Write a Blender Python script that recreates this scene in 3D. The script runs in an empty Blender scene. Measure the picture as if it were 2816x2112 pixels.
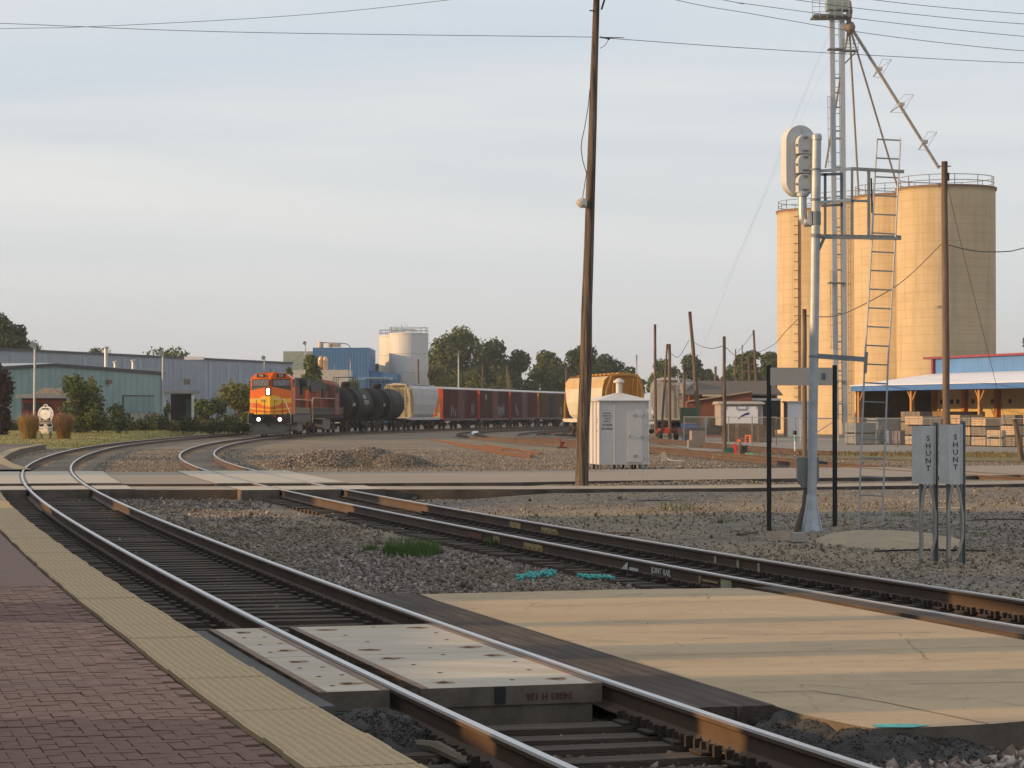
import bpy, math, random
import numpy as np
from mathutils import Vector, Matrix
random.seed(7)
PI = math.pi
S = bpy.context.scene
C = S.collection
# ------------------------------------------------------------------ camera
FPX, CX, CY, HOR, EYE = 6500.0, 1408.0, 1056.0, 1134.0, 1.855
PITCH = math.atan((HOR - CY) / FPX)
cd = bpy.data.cameras.new('camera')
cam = bpy.data.objects.new('camera', cd)
C.objects.link(cam)
cd.sensor_width = 36.0
cd.lens = 36.0 * FPX / 2816.0
cd.clip_start = 0.1
cd.clip_end = 6000
cam.location = (0, 0, EYE)
cam.rotation_euler = (PI / 2 + PITCH, 0, 0)
S.camera = cam
# ------------------------------------------------------------------ light
SUN_EL = math.radians(11.0)
SUN_AZ = math.atan2(-0.976, -0.218)          # direction towards the sun, x and y
sun_dir = Vector((math.sin(SUN_AZ) * math.cos(SUN_EL), math.cos(SUN_AZ) * math.cos(SUN_EL), math.sin(SUN_EL)))
ld = bpy.data.lights.new('sun', 'SUN')
ld.energy = 5.0
ld.angle = math.radians(0.6)
ld.color = (1.0, 0.62, 0.28)
sun = bpy.data.objects.new('sun', ld)
C.objects.link(sun)
sun.location = (-60, -20, 40)
sun.rotation_euler = sun_dir.to_track_quat('Z', 'Y').to_euler()
w = bpy.data.worlds.new('World')
S.world = w
w.use_nodes = True
nt = w.node_tree
nt.nodes.clear()
N = nt.nodes.new
out = N('ShaderNodeOutputWorld')
bg = N('ShaderNodeBackground')
sky = N('ShaderNodeTexSky')
sky.sky_type = 'NISHITA'
sky.sun_disc = False
sky.sun_elevation = SUN_EL
sky.sun_rotation = SUN_AZ
sky.air_density = 1.0
sky.dust_density = 1.2
sky.ozone_density = 2.0
tc = N('ShaderNodeTexCoord')
mp = N('ShaderNodeMapping')
mp.inputs['Scale'].default_value = (1.5, 1.5, 15.0)
mp.inputs['Rotation'].default_value = (0.0, math.radians(2.5), 0)
nz = N('ShaderNodeTexNoise')
nz.inputs['Scale'].default_value = 1.0
nz.inputs['Detail'].default_value = 5.0
nz.inputs['Roughness'].default_value = 0.52
nz.inputs['Distortion'].default_value = 0.6
rp = N('ShaderNodeValToRGB')
rp.color_ramp.elements[0].position = 0.36
rp.color_ramp.elements[0].color = (0.0, 0.0, 0.0, 1)
rp.color_ramp.elements[1].position = 0.66
rp.color_ramp.elements[1].color = (1, 1, 1, 1)
cm = N('ShaderNodeMix')
cm.data_type = 'RGBA'
cm.inputs[6].default_value = (5.5, 6.0, 6.7, 1)      # thin grey-blue veil
cm.inputs[7].default_value = (8.9, 8.85, 8.65, 1)       # pale sunlit streaks
mx = N('ShaderNodeMix')
mx.data_type = 'RGBA'
mx.inputs[0].default_value = 0.80
bg.inputs['Strength'].default_value = 0.1
L = nt.links.new
L(tc.outputs['Generated'], mp.inputs['Vector'])
L(mp.outputs['Vector'], nz.inputs['Vector'])
L(nz.outputs['Fac'], rp.inputs['Fac'])
sz_ = N('ShaderNodeSeparateXYZ')
L(tc.outputs['Generated'], sz_.inputs[0])
mr = N('ShaderNodeMapRange')               # thin high cloud is denser above the horizon haze
mr.interpolation_type = 'SMOOTHSTEP'
mr.inputs['From Min'].default_value = 0.02
mr.inputs['From Max'].default_value = 0.11
mr.inputs['To Min'].default_value = 0.25
L(sz_.outputs['Z'], mr.inputs['Value'])
ml = N('ShaderNodeMath')
ml.operation = 'MULTIPLY'
L(rp.outputs['Color'], ml.inputs[0])
L(mr.outputs['Result'], ml.inputs[1])
vb = N('ShaderNodeMix')                    # the veil turns bluer with height
vb.data_type = 'RGBA'
vb.inputs[6].default_value = (6.5, 6.7, 7.15, 1)
vb.inputs[7].default_value = (6.8, 7.7, 8.75, 1)
mr2 = N('ShaderNodeMapRange')
mr2.inputs['From Min'].default_value = 0.03
mr2.inputs['From Max'].default_value = 0.20
L(sz_.outputs['Z'], mr2.inputs['Value'])
L(mr2.outputs['Result'], vb.inputs[0])
L(vb.outputs[2], cm.inputs[6])
L(ml.outputs['Value'], cm.inputs[0])
L(sky.outputs['Color'], mx.inputs[6])
L(cm.outputs[2], mx.inputs[7])
L(mx.outputs[2], bg.inputs['Color'])
L(bg.outputs['Background'], out.inputs['Surface'])
S.view_settings.view_transform = 'Standard'
S.view_settings.look = 'None'
S.view_settings.exposure = 0.1
S.view_settings.gamma = 1.0
S.view_settings.use_curve_mapping = False
S.cycles.max_bounces = 6
S.cycles.transparent_max_bounces = 12

# ------------------------------------------------------------------ helpers
def ray(x, y):
    r, u = (x - CX) / FPX, -(y - CY) / FPX
    return r, math.cos(PITCH) - u * math.sin(PITCH), math.sin(PITCH) + u * math.cos(PITCH)
def G(x, y, z=-0.25):
    """a picture point measured on a level at height z -> place in the world"""
    a, b, c = ray(x, y)
    t = (z - EYE) / c
    return Vector((a * t, b * t, z))
def P(x, y, Y):
    """a picture point at distance Y -> place in the world"""
    a, b, c = ray(x, y)
    t = Y / b
    return Vector((a * t, Y, EYE + c * t))

def link(o, parent=None):
    C.objects.link(o)
    if parent is not None:
        o.parent = parent
    return o
def tag(o, label=None, cat=None, group=None, kind=None):
    if label: o['label'] = label
    if cat: o['category'] = cat
    if group: o['group'] = group
    if kind: o['kind'] = kind
    return o
def thing(name, label, cat, loc=(0, 0, 0), rz=0.0, group=None):
    o = bpy.data.objects.new(name, None)
    o.empty_display_size = 0.3
    o.location = loc
    o.rotation_euler = (0, 0, rz)
    C.objects.link(o)
    return tag(o, label, cat, group)
def copy_tree(o, parent=None):
    c = o.copy()
    C.objects.link(c)
    c.parent = parent
    for ch in o.children:
        copy_tree(ch, c)
    return c

class MB:
    def __init__(self):
        self.v, self.f, self.m = [], [], []
    def add(self, vs, fs, mi=0):
        b = len(self.v)
        self.v += [tuple(q) for q in vs]
        self.f += [tuple(i + b for i in q) for q in fs]
        self.m += [mi] * len(fs)
        return self
    def box(self, c, s, rz=0.0, mi=0, M=None, taper=1.0):
        x, y, z = s[0] / 2, s[1] / 2, s[2] / 2
        t = taper
        vs = [(-x, -y, -z), (x, -y, -z), (x, y, -z), (-x, y, -z), (-x * t, -y * t, z), (x * t, -y * t, z), (x * t, y * t, z), (-x * t, y * t, z)]
        A = Matrix.Translation(c) @ (M if M is not None else Matrix.Rotation(rz, 4, 'Z'))
        return self.add([A @ Vector(q) for q in vs], [(0, 3, 2, 1), (4, 5, 6, 7), (0, 1, 5, 4), (1, 2, 6, 5), (2, 3, 7, 6), (3, 0, 4, 7)], mi)
    def bar(self, a, b, wd, ht=None, mi=0):
        """a square bar from a to b"""
        a, b = Vector(a), Vector(b)
        d = b - a
        ht = wd if ht is None else ht
        q = d.to_track_quat('Y', 'Z').to_matrix().to_4x4()
        return self.box((a + b) / 2, (wd, d.length, ht), M=q, mi=mi)
    def cyl(self, a, b, r0, r1=None, n=10, mi=0, caps=True):
        a, b = Vector(a), Vector(b)
        r1 = r0 if r1 is None else r1
        q = (b - a).to_track_quat('Z', 'Y').to_matrix()
        vs, fs = [], []
        for i in range(n):
            t = 2 * PI * i / n
            e = q @ Vector((math.cos(t), math.sin(t), 0))
            vs.append(a + e * r0)
            vs.append(b + e * r1)
        for i in range(n):
            j = (i + 1) % n
            fs.append((2 * i, 2 * j, 2 * j + 1, 2 * i + 1))
        if caps:
            fs.append(tuple(2 * i for i in range(n))[::-1])
            fs.append(tuple(2 * i + 1 for i in range(n)))
        return self.add(vs, fs, mi)
    def tube(self, pts, r, n=6, mi=0):
        pts = [Vector(q) for q in pts]
        rr = r if isinstance(r, (list, tuple)) else [r] * len(pts)
        vs, fs = [], []
        up = Vector((0.13, 0.21, 0.97))
        for i, q in enumerate(pts):
            d = (pts[min(i + 1, len(pts) - 1)] - pts[max(i - 1, 0)])
            d = d.normalized() if d.length > 1e-9 else Vector((0, 0, 1))
            u = up if abs(d.dot(up)) < 0.95 else Vector((1, 0, 0))
            e1 = d.cross(u).normalized()
            e2 = d.cross(e1)
            for k in range(n):
                t = 2 * PI * k / n
                vs.append(q + (e1 * math.cos(t) + e2 * math.sin(t)) * rr[i])
        for i in range(len(pts) - 1):
            for k in range(n):
                j = (k + 1) % n
                fs.append((i * n + k, i * n + j, (i + 1) * n + j, (i + 1) * n + k))
        fs.append(tuple(range(n)))
        fs.append(tuple((len(pts) - 1) * n + k for k in range(n))[::-1])
        return self.add(vs, fs, mi)
    def lathe(self, prof, c=(0, 0, 0), n=24, M=None, mi=0):
        """prof: (radius, height) pairs, turned about z"""
        A = Matrix.Translation(c) @ (M if M is not None else Matrix.Identity(4))
        vs, fs = [], []
        for r, z in prof:
            for i in range(n):
                t = 2 * PI * i / n
                vs.append(A @ Vector((r * math.cos(t), r * math.sin(t), z)))
        for k in range(len(prof) - 1):
            for i in range(n):
                j = (i + 1) % n
                fs.append((k * n + i, k * n + j, (k + 1) * n + j, (k + 1) * n + i))
        return self.add(vs, fs, mi)
    def prism(self, poly, d, M=None, mi=0):
        """poly in xy, extruded by d along z, then placed by M"""
        A = M if M is not None else Matrix.Identity(4)
        n = len(poly)
        vs = [A @ Vector((x, y, 0)) for x, y in poly] + [A @ Vector((x, y, d)) for x, y in poly]
        fs = [tuple(range(n))[::-1], tuple(range(n, 2 * n))] + [(i, (i + 1) % n, n + (i + 1) % n, n + i) for i in range(n)]
        return self.add(vs, fs, mi)
    def build(self, name, mats, parent=None, org=None, smooth=False, loc=None):
        me = bpy.data.meshes.new(name)
        v = self.v
        if org is not None:
            v = [(a - org[0], b - org[1], c - org[2]) for a, b, c in v]
        me.from_pydata(v, [], self.f)
        ms = mats if isinstance(mats, (list, tuple)) else [mats]
        for m in ms:
            me.materials.append(m)
        if len(ms) > 1:
            me.polygons.foreach_set('material_index', self.m)
        if smooth:
            me.polygons.foreach_set('use_smooth', [True] * len(me.polygons))
        me.validate()
        o = bpy.data.objects.new(name, me)
        if loc is not None:
            o.location = loc
        elif org is not None and parent is None:
            o.location = org
        return link(o, parent)
def np_mesh(name, verts, faces, mat, parent=None, smooth=False):
    """verts (n,3), faces (m,k) as arrays"""
    me = bpy.data.meshes.new(name)
    k = faces.shape[1]
    me.vertices.add(len(verts))
    me.vertices.foreach_set('co', np.ascontiguousarray(verts, np.float32).ravel())
    me.loops.add(faces.size)
    me.loops.foreach_set('vertex_index', np.ascontiguousarray(faces, np.int32).ravel())
    me.polygons.add(len(faces))
    me.polygons.foreach_set('loop_start', np.arange(0, faces.size, k, dtype=np.int32))
    me.polygons.foreach_set('loop_total', np.full(len(faces), k, np.int32))
    if smooth:
        me.polygons.foreach_set('use_smooth', np.ones(len(faces), bool))
    me.update(calc_edges=True)
    me.materials.append(mat)
    o = bpy.data.objects.new(name, me)
    return link(o, parent)

# ------------------------------------------------------------------ materials
MATS = {}
def nodes(name):
    m = bpy.data.materials.new(name)
    m.use_nodes = True
    t = m.node_tree
    return m, t, t.nodes['Principled BSDF'], t.nodes['Material Output']
def ramp(t, fac, stops):
    r = t.nodes.new('ShaderNodeValToRGB')
    e = r.color_ramp.elements
    while len(e) < len(stops):
        e.new(0.5)
    for q, (p_, c_) in zip(e, stops):
        q.position = p_
        q.color = (*c_[:3], 1)
    t.links.new(fac, r.inputs['Fac'])
    return r.outputs['Color']
def tnoise(t, vec, scale, detail=4, rough=0.55, mapscale=None, dist=0.0):
    if mapscale:
        mpn = t.nodes.new('ShaderNodeMapping')
        mpn.inputs['Scale'].default_value = mapscale
        t.links.new(vec, mpn.inputs['Vector'])
        vec = mpn.outputs['Vector']
    n_ = t.nodes.new('ShaderNodeTexNoise')
    n_.inputs['Scale'].default_value = scale
    n_.inputs['Detail'].default_value = detail
    n_.inputs['Roughness'].default_value = rough
    n_.inputs['Distortion'].default_value = dist
    t.links.new(vec, n_.inputs['Vector'])
    return n_.outputs['Fac']
def mixc(t, fac, a, b, mode='MIX'):
    q = t.nodes.new('ShaderNodeMix')
    q.data_type = 'RGBA'
    q.blend_type = mode
    for i, s in ((0, fac), (6, a), (7, b)):
        if isinstance(s, (int, float)):
            q.inputs[i].default_value = s
        elif isinstance(s, tuple):
            q.inputs[i].default_value = (*s[:3], 1)
        else:
            t.links.new(s, q.inputs[i])
    return q.outputs[2]
def tbump(t, b, h, strength, dist):
    bn = t.nodes.new('ShaderNodeBump')
    bn.inputs['Strength'].default_value = strength
    bn.inputs['Distance'].default_value = dist
    t.links.new(h, bn.inputs['Height'])
    t.links.new(bn.outputs['Normal'], b.inputs['Normal'])
def ocoord(t, kind='Object'):
    return t.nodes.new('ShaderNodeTexCoord').outputs[kind]
def mul(c, k):
    return tuple(min(1.0, x * k) for x in c[:3])
def mat(name, col, rough=0.8, metal=0.0, var=0.18, scale=3.0, fine=30.0, bump=0.0, bd=0.01, ms=None, dirt=None, dscale=1.2, dlo=0.5, dhi=0.75, emit=0.0, spec=0.3):
    """painted, wooden, stone or metal surface: uneven colour, grain, patches of dirt of their own shape"""
    if name in MATS:
        return MATS[name]
    m, t, b, o = nodes(name)
    v = ocoord(t)
    f1 = tnoise(t, v, scale, mapscale=ms)
    c = ramp(t, f1, [(0.3, mul(col, 1 - var)), (0.7, mul(col, 1 + var))])
    f2 = tnoise(t, v, fine, detail=3, mapscale=ms)
    c = mixc(t, 0.5, c, ramp(t, f2, [(0.3, (0.72, 0.72, 0.72)), (0.7, (1, 1, 1))]), 'MULTIPLY')
    if dirt is not None:
        f3 = tnoise(t, v, dscale, detail=6, rough=0.62, mapscale=ms)
        k = ramp(t, f3, [(dlo, (0, 0, 0)), (dhi, (1, 1, 1))])
        c = mixc(t, k, c, tuple(dirt))
    t.links.new(c, b.inputs['Base Color'])
    b.inputs['Roughness'].default_value = rough
    b.inputs['Metallic'].default_value = metal
    b.inputs['Specular IOR Level'].default_value = spec
    if bump:
        tbump(t, b, f2, bump, bd)
    if emit:
        b.inputs['Emission Color'].default_value = (*col[:3], 1)
        b.inputs['Emission Strength'].default_value = emit
    MATS[name] = m
    return m
def island_mat(name, stops, rough=0.85, trans=0.0, patch=None):
    """stones and leaves: every loose piece has its own colour"""
    m, t, b, o = nodes(name)
    g = t.nodes.new('ShaderNodeNewGeometry')
    c = ramp(t, g.outputs['Random Per Island'], stops)
    if patch:
        f = tnoise(t, ocoord(t), patch[0], detail=3)
        c = mixc(t, ramp(t, f, [(0.4, (0, 0, 0)), (0.62, (1, 1, 1))]), c, mixc(t, 0.6, c, patch[1]))
    t.links.new(c, b.inputs['Base Color'])
    b.inputs['Roughness'].default_value = rough
    b.inputs['Specular IOR Level'].default_value = 0.15
    if trans:
        tr = t.nodes.new('ShaderNodeBsdfTranslucent')
        t.links.new(c, tr.inputs['Color'])
        ms = t.nodes.new('ShaderNodeMixShader')
        ms.inputs[0].default_value = trans
        t.links.new(b.outputs[0], ms.inputs[1])
        t.links.new(tr.outputs[0], ms.inputs[2])
        t.links.new(ms.outputs[0], o.inputs['Surface'])
    return m
def sheet_mat(name, col, axis, pitch, depth=0.5, dirt=None, var=0.12, rough=0.6, dlo=0.5, dhi=0.8):
    """ribbed metal sheet, too far away for its ribs to be single pieces"""
    m, t, b, o = nodes(name)
    v = ocoord(t)
    wv = t.nodes.new('ShaderNodeTexWave')
    wv.wave_type = 'BANDS'
    wv.bands_direction = axis
    wv.inputs['Scale'].default_value = 1.0 / pitch * 0.314
    wv.inputs['Distortion'].default_value = 0.0
    t.links.new(v, wv.inputs['Vector'])
    f = tnoise(t, v, 0.5, detail=5)
    c = ramp(t, f, [(0.3, mul(col, 1 - var)), (0.7, mul(col, 1 + var))])
    st = tnoise(t, v, 1.0, detail=6, rough=0.65, mapscale=(1.4, 1.4, 0.12))
    if dirt is not None:
        c = mixc(t, ramp(t, st, [(dlo, (0, 0, 0)), (dhi, (1, 1, 1))]), c, tuple(dirt))
    c = mixc(t, 0.3, c, ramp(t, wv.outputs['Fac'], [(0.0, (0.6, 0.6, 0.6)), (0.5, (1, 1, 1))]), 'MULTIPLY')
    t.links.new(c, b.inputs['Base Color'])
    b.inputs['Roughness'].default_value = rough
    tbump(t, b, wv.outputs['Fac'], depth, 0.04)
    MATS[name] = m
    return m

wood_pole = mat('weathered pole wood', (0.19, 0.145, 0.11), 0.9, var=0.4, scale=2.0, fine=14, bump=1.0, bd=0.05, ms=(7, 7, 0.3), dirt=(0.055, 0.042, 0.036), dscale=2.2, dlo=0.46, dhi=0.6)
wood_pole2 = mat('tarred pole wood', (0.14, 0.10, 0.075), 0.9, var=0.35, scale=2.0, fine=14, bump=0.6, bd=0.02, ms=(6, 6, 0.35))
timber = mat('creosoted timber', (0.075, 0.055, 0.045), 0.92, var=0.4, scale=1.5, fine=12, bump=0.8, bd=0.02, ms=(9, 0.6, 9), dirt=(0.13, 0.10, 0.08), dlo=0.55, dhi=0.8)
tie_m = mat('old tie wood', (0.085, 0.066, 0.053), 0.95, var=0.35, scale=2, fine=16, bump=0.8, bd=0.02, ms=(0.7, 8, 8), dirt=(0.12, 0.10, 0.085))
steel_dark = mat('dark track iron', (0.05, 0.036, 0.03), 0.8, 0.2, var=0.3, scale=8)
rust = mat('rail rust', (0.098, 0.064, 0.044), 0.75, 0.1, var=0.28, scale=1.2, fine=25, dirt=(0.065, 0.046, 0.036), dscale=0.6, ms=(1, 1, 1))
rust_bright = mat('fresh rust', (0.165, 0.08, 0.044), 0.8, var=0.3, scale=1.2, fine=20, dirt=(0.10, 0.06, 0.04))
rust_yard = mat('yard rail rust', (0.10, 0.066, 0.046), 0.85, var=0.25, scale=0.5, fine=10, dirt=(0.085, 0.058, 0.042), dscale=0.3)
rail_top = mat('polished rail head', (0.52, 0.52, 0.54), 0.33, 0.95, var=0.06, scale=2, fine=60)
rail_edge = mat('worn rail head edge', (0.26, 0.235, 0.22), 0.45, 0.8, var=0.1)
galv = mat('galvanised steel', (0.40, 0.43, 0.46), 0.5, 0.45, var=0.14, scale=6, fine=40)
galv_dark = mat('grey painted steel', (0.20, 0.23, 0.25), 0.6, 0.2, var=0.15)
black_steel = mat('black paint', (0.018, 0.019, 0.02), 0.6, 0.1)
white_paint = mat('white paint', (0.72, 0.72, 0.72), 0.55, var=0.05, scale=2, dirt=(0.5, 0.47, 0.42), dscale=0.8, dlo=0.55, dhi=0.85)
grey_paint = mat('pale grey paint', (0.55, 0.56, 0.56), 0.55, var=0.06)
conc = mat('grey concrete', (0.34, 0.32, 0.29), 0.9, var=0.16, scale=1.5, fine=30, bump=0.3, bd=0.01, dirt=(0.2, 0.18, 0.16))
wire_m = mat('cable', (0.075, 0.075, 0.085), 0.6)
glass_dark = mat('dark window glass', (0.03, 0.035, 0.045), 0.08, 0.0, var=0.1, spec=0.6)
letter_dark = mat('dark lettering', (0.02, 0.022, 0.03), 0.7, var=0.1)
letter_white = mat('white lettering', (0.62, 0.62, 0.60), 0.7, var=0.15)

# ------------------------------------------------------------------ lettering (font outlines turned into flat meshes, all at once)
TEXTS = ['506', 'BNSF', 'BO', '29321', '8821', 'S', 'H', 'U', 'N', 'T', '6TH ST', 'M.P. 82.98', 'DOT 079641D', 'BNSF RAILWAY', 'EMERGENCY CALL', '1-800-832-5452', 'WELCOME', 'MENDOTA', 'ILLINOIS', 'JOINT RAIL', '34003 H 136', 'M', 'E', 'D', 'O', 'A', 'I', 'L', 'NS', 'BN', 'SF']
TM = {}
_tmp = []
for s_ in TEXTS:
    cu = bpy.data.curves.new('lettering', 'FONT')
    cu.body = s_
    cu.size = 1.0
    cu.align_x = 'CENTER'
    cu.align_y = 'CENTER'
    cu.extrude = 0.01
    cu.resolution_u = 2
    ob = bpy.data.objects.new('lettering', cu)
    C.objects.link(ob)
    _tmp.append((s_, ob, cu))
dg = bpy.context.evaluated_depsgraph_get()
for s_, ob, cu in _tmp:
    TM[s_] = bpy.data.meshes.new_from_object(ob.evaluated_get(dg))
for s_, ob, cu in _tmp:
    bpy.data.objects.remove(ob)
    bpy.data.curves.remove(cu)
def text(s, size, m, parent, loc, nrm=(0, -1, 0), up=(0, 0, 1), name='lettering', wx=1.0):
    """lettering that faces along nrm"""
    me = TM[s].copy()
    me.materials.clear()
    me.materials.append(m)
    o = bpy.data.objects.new(name, me)
    n_, u_ = Vector(nrm).normalized(), Vector(up).normalized()
    r_ = u_.cross(n_).normalized()
    u_ = n_.cross(r_)
    A = Matrix((r_, u_, n_)).transposed().to_4x4()
    o.matrix_local = Matrix.Translation(loc) @ A @ Matrix.Diagonal((size * wx, size, 0.3, 1))
    return link(o, parent)

# ------------------------------------------------------------------ track paths: start, heading, curvature (1/km) at knots
def make_path(par, knots, back, ds=0.25, fwd=0.0):
    x0, y0, h0 = par[:3]
    k = np.array(par[3:]) / 1000
    s = np.arange(0, knots[-1] + ds / 2, ds)
    kap = np.interp(s, knots, k)
    th = h0 + np.concatenate([[0], np.cumsum((kap[1:] + kap[:-1]) / 2 * ds)])
    mt = (th[1:] + th[:-1]) / 2
    X = x0 + np.concatenate([[0], np.cumsum(np.sin(mt) * ds)])
    Y = y0 + np.concatenate([[0], np.cumsum(np.cos(mt) * ds)])
    nb = int(back / ds)
    bs = np.arange(-nb, 0) * ds
    X = np.concatenate([x0 + bs * math.sin(h0), X])
    Y = np.concatenate([y0 + bs * math.cos(h0), Y])
    th = np.concatenate([np.full(nb, h0), th])
    return np.stack([X, Y, th], 1), ds
def spline_path(pts, ds=0.25):
    """smooth path through measured points"""
    p = np.array(pts, float)
    n = len(p)
    out_ = []
    for i in range(n - 1):
        a, b, c, d = p[max(i - 1, 0)], p[i], p[i + 1], p[min(i + 2, n - 1)]
        for t in np.linspace(0, 1, 60, endpoint=False):
            out_.append(.5 * ((2 * b) + (-a + c) * t + (2 * a - 5 * b + 4 * c - d) * t * t + (-a + 3 * b - 3 * c + d) * t ** 3))
    out_.append(p[-1])
    q = np.array(out_)
    L_ = np.concatenate([[0], np.cumsum(np.hypot(*np.diff(q, axis=0).T))])
    s = np.arange(0, L_[-1], ds)
    X, Y = np.interp(s, L_, q[:, 0]), np.interp(s, L_, q[:, 1])
    th = np.arctan2(np.gradient(X), np.gradient(Y))
    return np.stack([X, Y, th], 1), ds
PATH_A, DS = make_path([1.8182, 10.1373, -0.3168, 6.3846, 1.2877, 0.9037, 1.6173, 2.4451, 1.3173, 2.6349, 0.6102, 1.1536, 1.8752], [0, 10, 25, 45, 70, 100, 130, 160, 200, 230], 14)
PATH_B, _ = make_path([4.9813, 21.2687, -0.3247, 8.5602, 0.7205, 1.4514, 2.0288, 2.7317, 1.4942, 1.827, 0.2011, 6.0545, 2.3776, -1.2, 4.016, 4.016], [0, 12, 30, 55, 80, 110, 140, 165, 190, 220, 260, 320, 420], 26)
def at_s(path, s, off=0.0, z=0.0):
    i = s / DS
    j = int(max(0, min(len(path) - 2, math.floor(i))))
    f = i - j
    x, y, th = path[j] * (1 - f) + path[j + 1] * f
    return Vector((x + off * math.cos(th), y - off * math.sin(th), z)), th
def s_of_y(path, y):
    return float(np.interp(y, path[:, 1], np.arange(len(path)) * DS))
def dist_path(path, x, y):
    """signed sideways distance of points from a path (arrays)"""
    px, py, th = path[::2].T
    d = np.full(len(x), 1e9)
    sg = np.zeros(len(x))
    for i in range(0, len(x), 4000):
        xx, yy = x[i:i + 4000, None], y[i:i + 4000, None]
        dd = (xx - px) ** 2 + (yy - py) ** 2
        k = dd.argmin(1)
        d[i:i + 4000] = np.sqrt(dd[np.arange(len(k)), k])
        sg[i:i + 4000] = (xx[:, 0] - px[k]) * np.cos(th[k]) - (yy[:, 0] - py[k]) * np.sin(th[k])
    return np.sign(sg) * d
# ================================================================== the setting
def in_poly(x, y, poly):
    r = np.zeros(len(x), bool)
    n = len(poly)
    for i in range(n):
        (xa, ya), (xb, yb) = poly[i], poly[(i + 1) % n]
        c = ((ya > y) != (yb > y)) & (x < (xb - xa) * (y - ya) / (yb - ya + 1e-12) + xa)
        r ^= c
    return r
rng = np.random.default_rng(11)
def hills(x, y):
    return (np.sin(x * 1.3 + y * 0.7) * 0.35 + np.sin(x * 0.41 - y * 0.9 + 1.3) * 0.4 + np.sin(x * 2.9 + 0.5) * np.sin(y * 2.3) * 0.25)
def ground_h(x, y):
    d = np.hypot(x, y)
    h = -0.262 + 0.022 * hills(x, y) * np.clip((170 - d) / 60, 0, 1)
    h = h + 0.24 * np.exp(-(((x - 6.9) / 1.7) ** 2 + ((y - 41.2) / 1.1) ** 2))     # sandy heap by the signal mast
    h = h + 0.10 * np.exp(-(((x - 4.2) / 1.6) ** 2 + ((y - 39.8) / 0.8) ** 2))
    ye = 57.4 + 0.42 * np.clip(x - 5, 0, 40)
    h = h + 0.15 * np.exp(-(np.minimum(y - ye, 0) / 1.6) ** 2) * np.clip((x + 1.0) / 2, 0, 1) * (y < ye + 8)
    h = h + 0.14 * np.exp(-(((x - 5.0) / 3.0) ** 2 + ((y - 62.6) / 1.0) ** 2))     # gravel ridge between walk and road
    h = h + 0.15 * np.exp(-(((x - 2.5) / 5.0) ** 2 + ((y - 80.5) / 1.6) ** 2))
    return h
def gravel_material():
    m, t, b, o = nodes('gravel ground')
    v = ocoord(t)
    vo = t.nodes.new('ShaderNodeTexVoronoi')
    vo.inputs['Scale'].default_value = 17.0
    t.links.new(v, vo.inputs['Vector'])
    sep = t.nodes.new('ShaderNodeSeparateColor')
    t.links.new(vo.outputs['Color'], sep.inputs[0])
    c = ramp(t, sep.outputs[0], [(0.0, (0.095, 0.08, 0.068)), (0.45, (0.18, 0.152, 0.128)), (0.8, (0.25, 0.215, 0.18)), (1.0, (0.38, 0.34, 0.29))])
    big = tnoise(t, v, 0.16, detail=5, rough=0.6)
    c = mixc(t, ramp(t, big, [(0.42, (0, 0, 0)), (0.66, (1, 1, 1))]), c, mixc(t, 0.62, c, (0.33, 0.258, 0.152)))
    med = tnoise(t, v, 0.5, detail=6, rough=0.65, mapscale=(0.55, 1.3, 1))
    c = mixc(t, ramp(t, med, [(0.52, (0, 0, 0)), (0.75, (0.8, 0.8, 0.8))]), c, (0.11, 0.097, 0.083))
    t.links.new(c, b.inputs['Base Color'])
    b.inputs['Roughness'].default_value = 0.95
    b.inputs['Specular IOR Level'].default_value = 0.1
    tbump(t, b, vo.outputs['Distance'], 0.9, 0.05)
    return m
gravel_m = gravel_material()
def grid_lines(lo, hi, step, far, k=1.35):
    a = list(np.arange(lo, hi, step))
    s, x = step, a[-1]
    while x < far:
        s *= k
        x += s
        a.append(x)
    s, x, pre = step, a[0], []
    while x > -far:
        s *= k
        x -= s
        pre.append(x)
    return np.array(pre[::-1] + a)
gx, gy = grid_lines(-30, 30, 0.5, 3500), grid_lines(8, 110, 0.5, 4500)
XX, YY = np.meshgrid(gx, gy, indexing='ij')
ZZ = ground_h(XX, YY)
nx, ny = XX.shape
idx = np.arange(nx * ny).reshape(nx, ny)
fc = np.stack([idx[:-1, :-1], idx[1:, :-1], idx[1:, 1:], idx[:-1, 1:]], -1).reshape(-1, 4)
gr = np_mesh('ground', np.stack([XX, YY, ZZ], -1).reshape(-1, 3), fc, gravel_m, smooth=True)
tag(gr, 'flat railway yard ground of brown and grey gravel', kind='structure')

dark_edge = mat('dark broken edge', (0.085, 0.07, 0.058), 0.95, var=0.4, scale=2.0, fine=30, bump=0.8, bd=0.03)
def slab(name, poly, z0, z1, m, label, kind='structure'):
    q = MB().prism(poly, z1 - z0, Matrix.Translation((0, 0, z0)))
    q.m = [1 if i != 1 else 0 for i in range(len(q.f))]
    o = q.build(name, [m, dark_edge])
    return tag(o, label, kind=kind)
road_m = mat('worn road', (0.30, 0.245, 0.19), 0.9, var=0.12, scale=0.35, fine=22, bump=0.25, bd=0.01, dirt=(0.22, 0.18, 0.145), dscale=0.35, dlo=0.5, dhi=0.72, ms=(0.4, 1.5, 1))
walk_m = mat('worn walk', (0.34, 0.28, 0.215), 0.9, var=0.12, scale=0.8, fine=22, bump=0.25, bd=0.01, dirt=(0.16, 0.14, 0.12), dscale=0.5)
slab('road', [(-70, 59.5), (-16, 62.0), (-6, 62.2), (0, 63.4), (2.5, 64.8), (6, 66.3), (13.5, 70), (70, 96), (70, 108), (18.2, 84), (12.4, 81.2), (4.5, 78), (-2.85, 75.0), (-16.1, 74.3), (-70, 72)], -0.40, -0.022, road_m, 'grey brown worn road crossing the yard from left to right')
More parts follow.
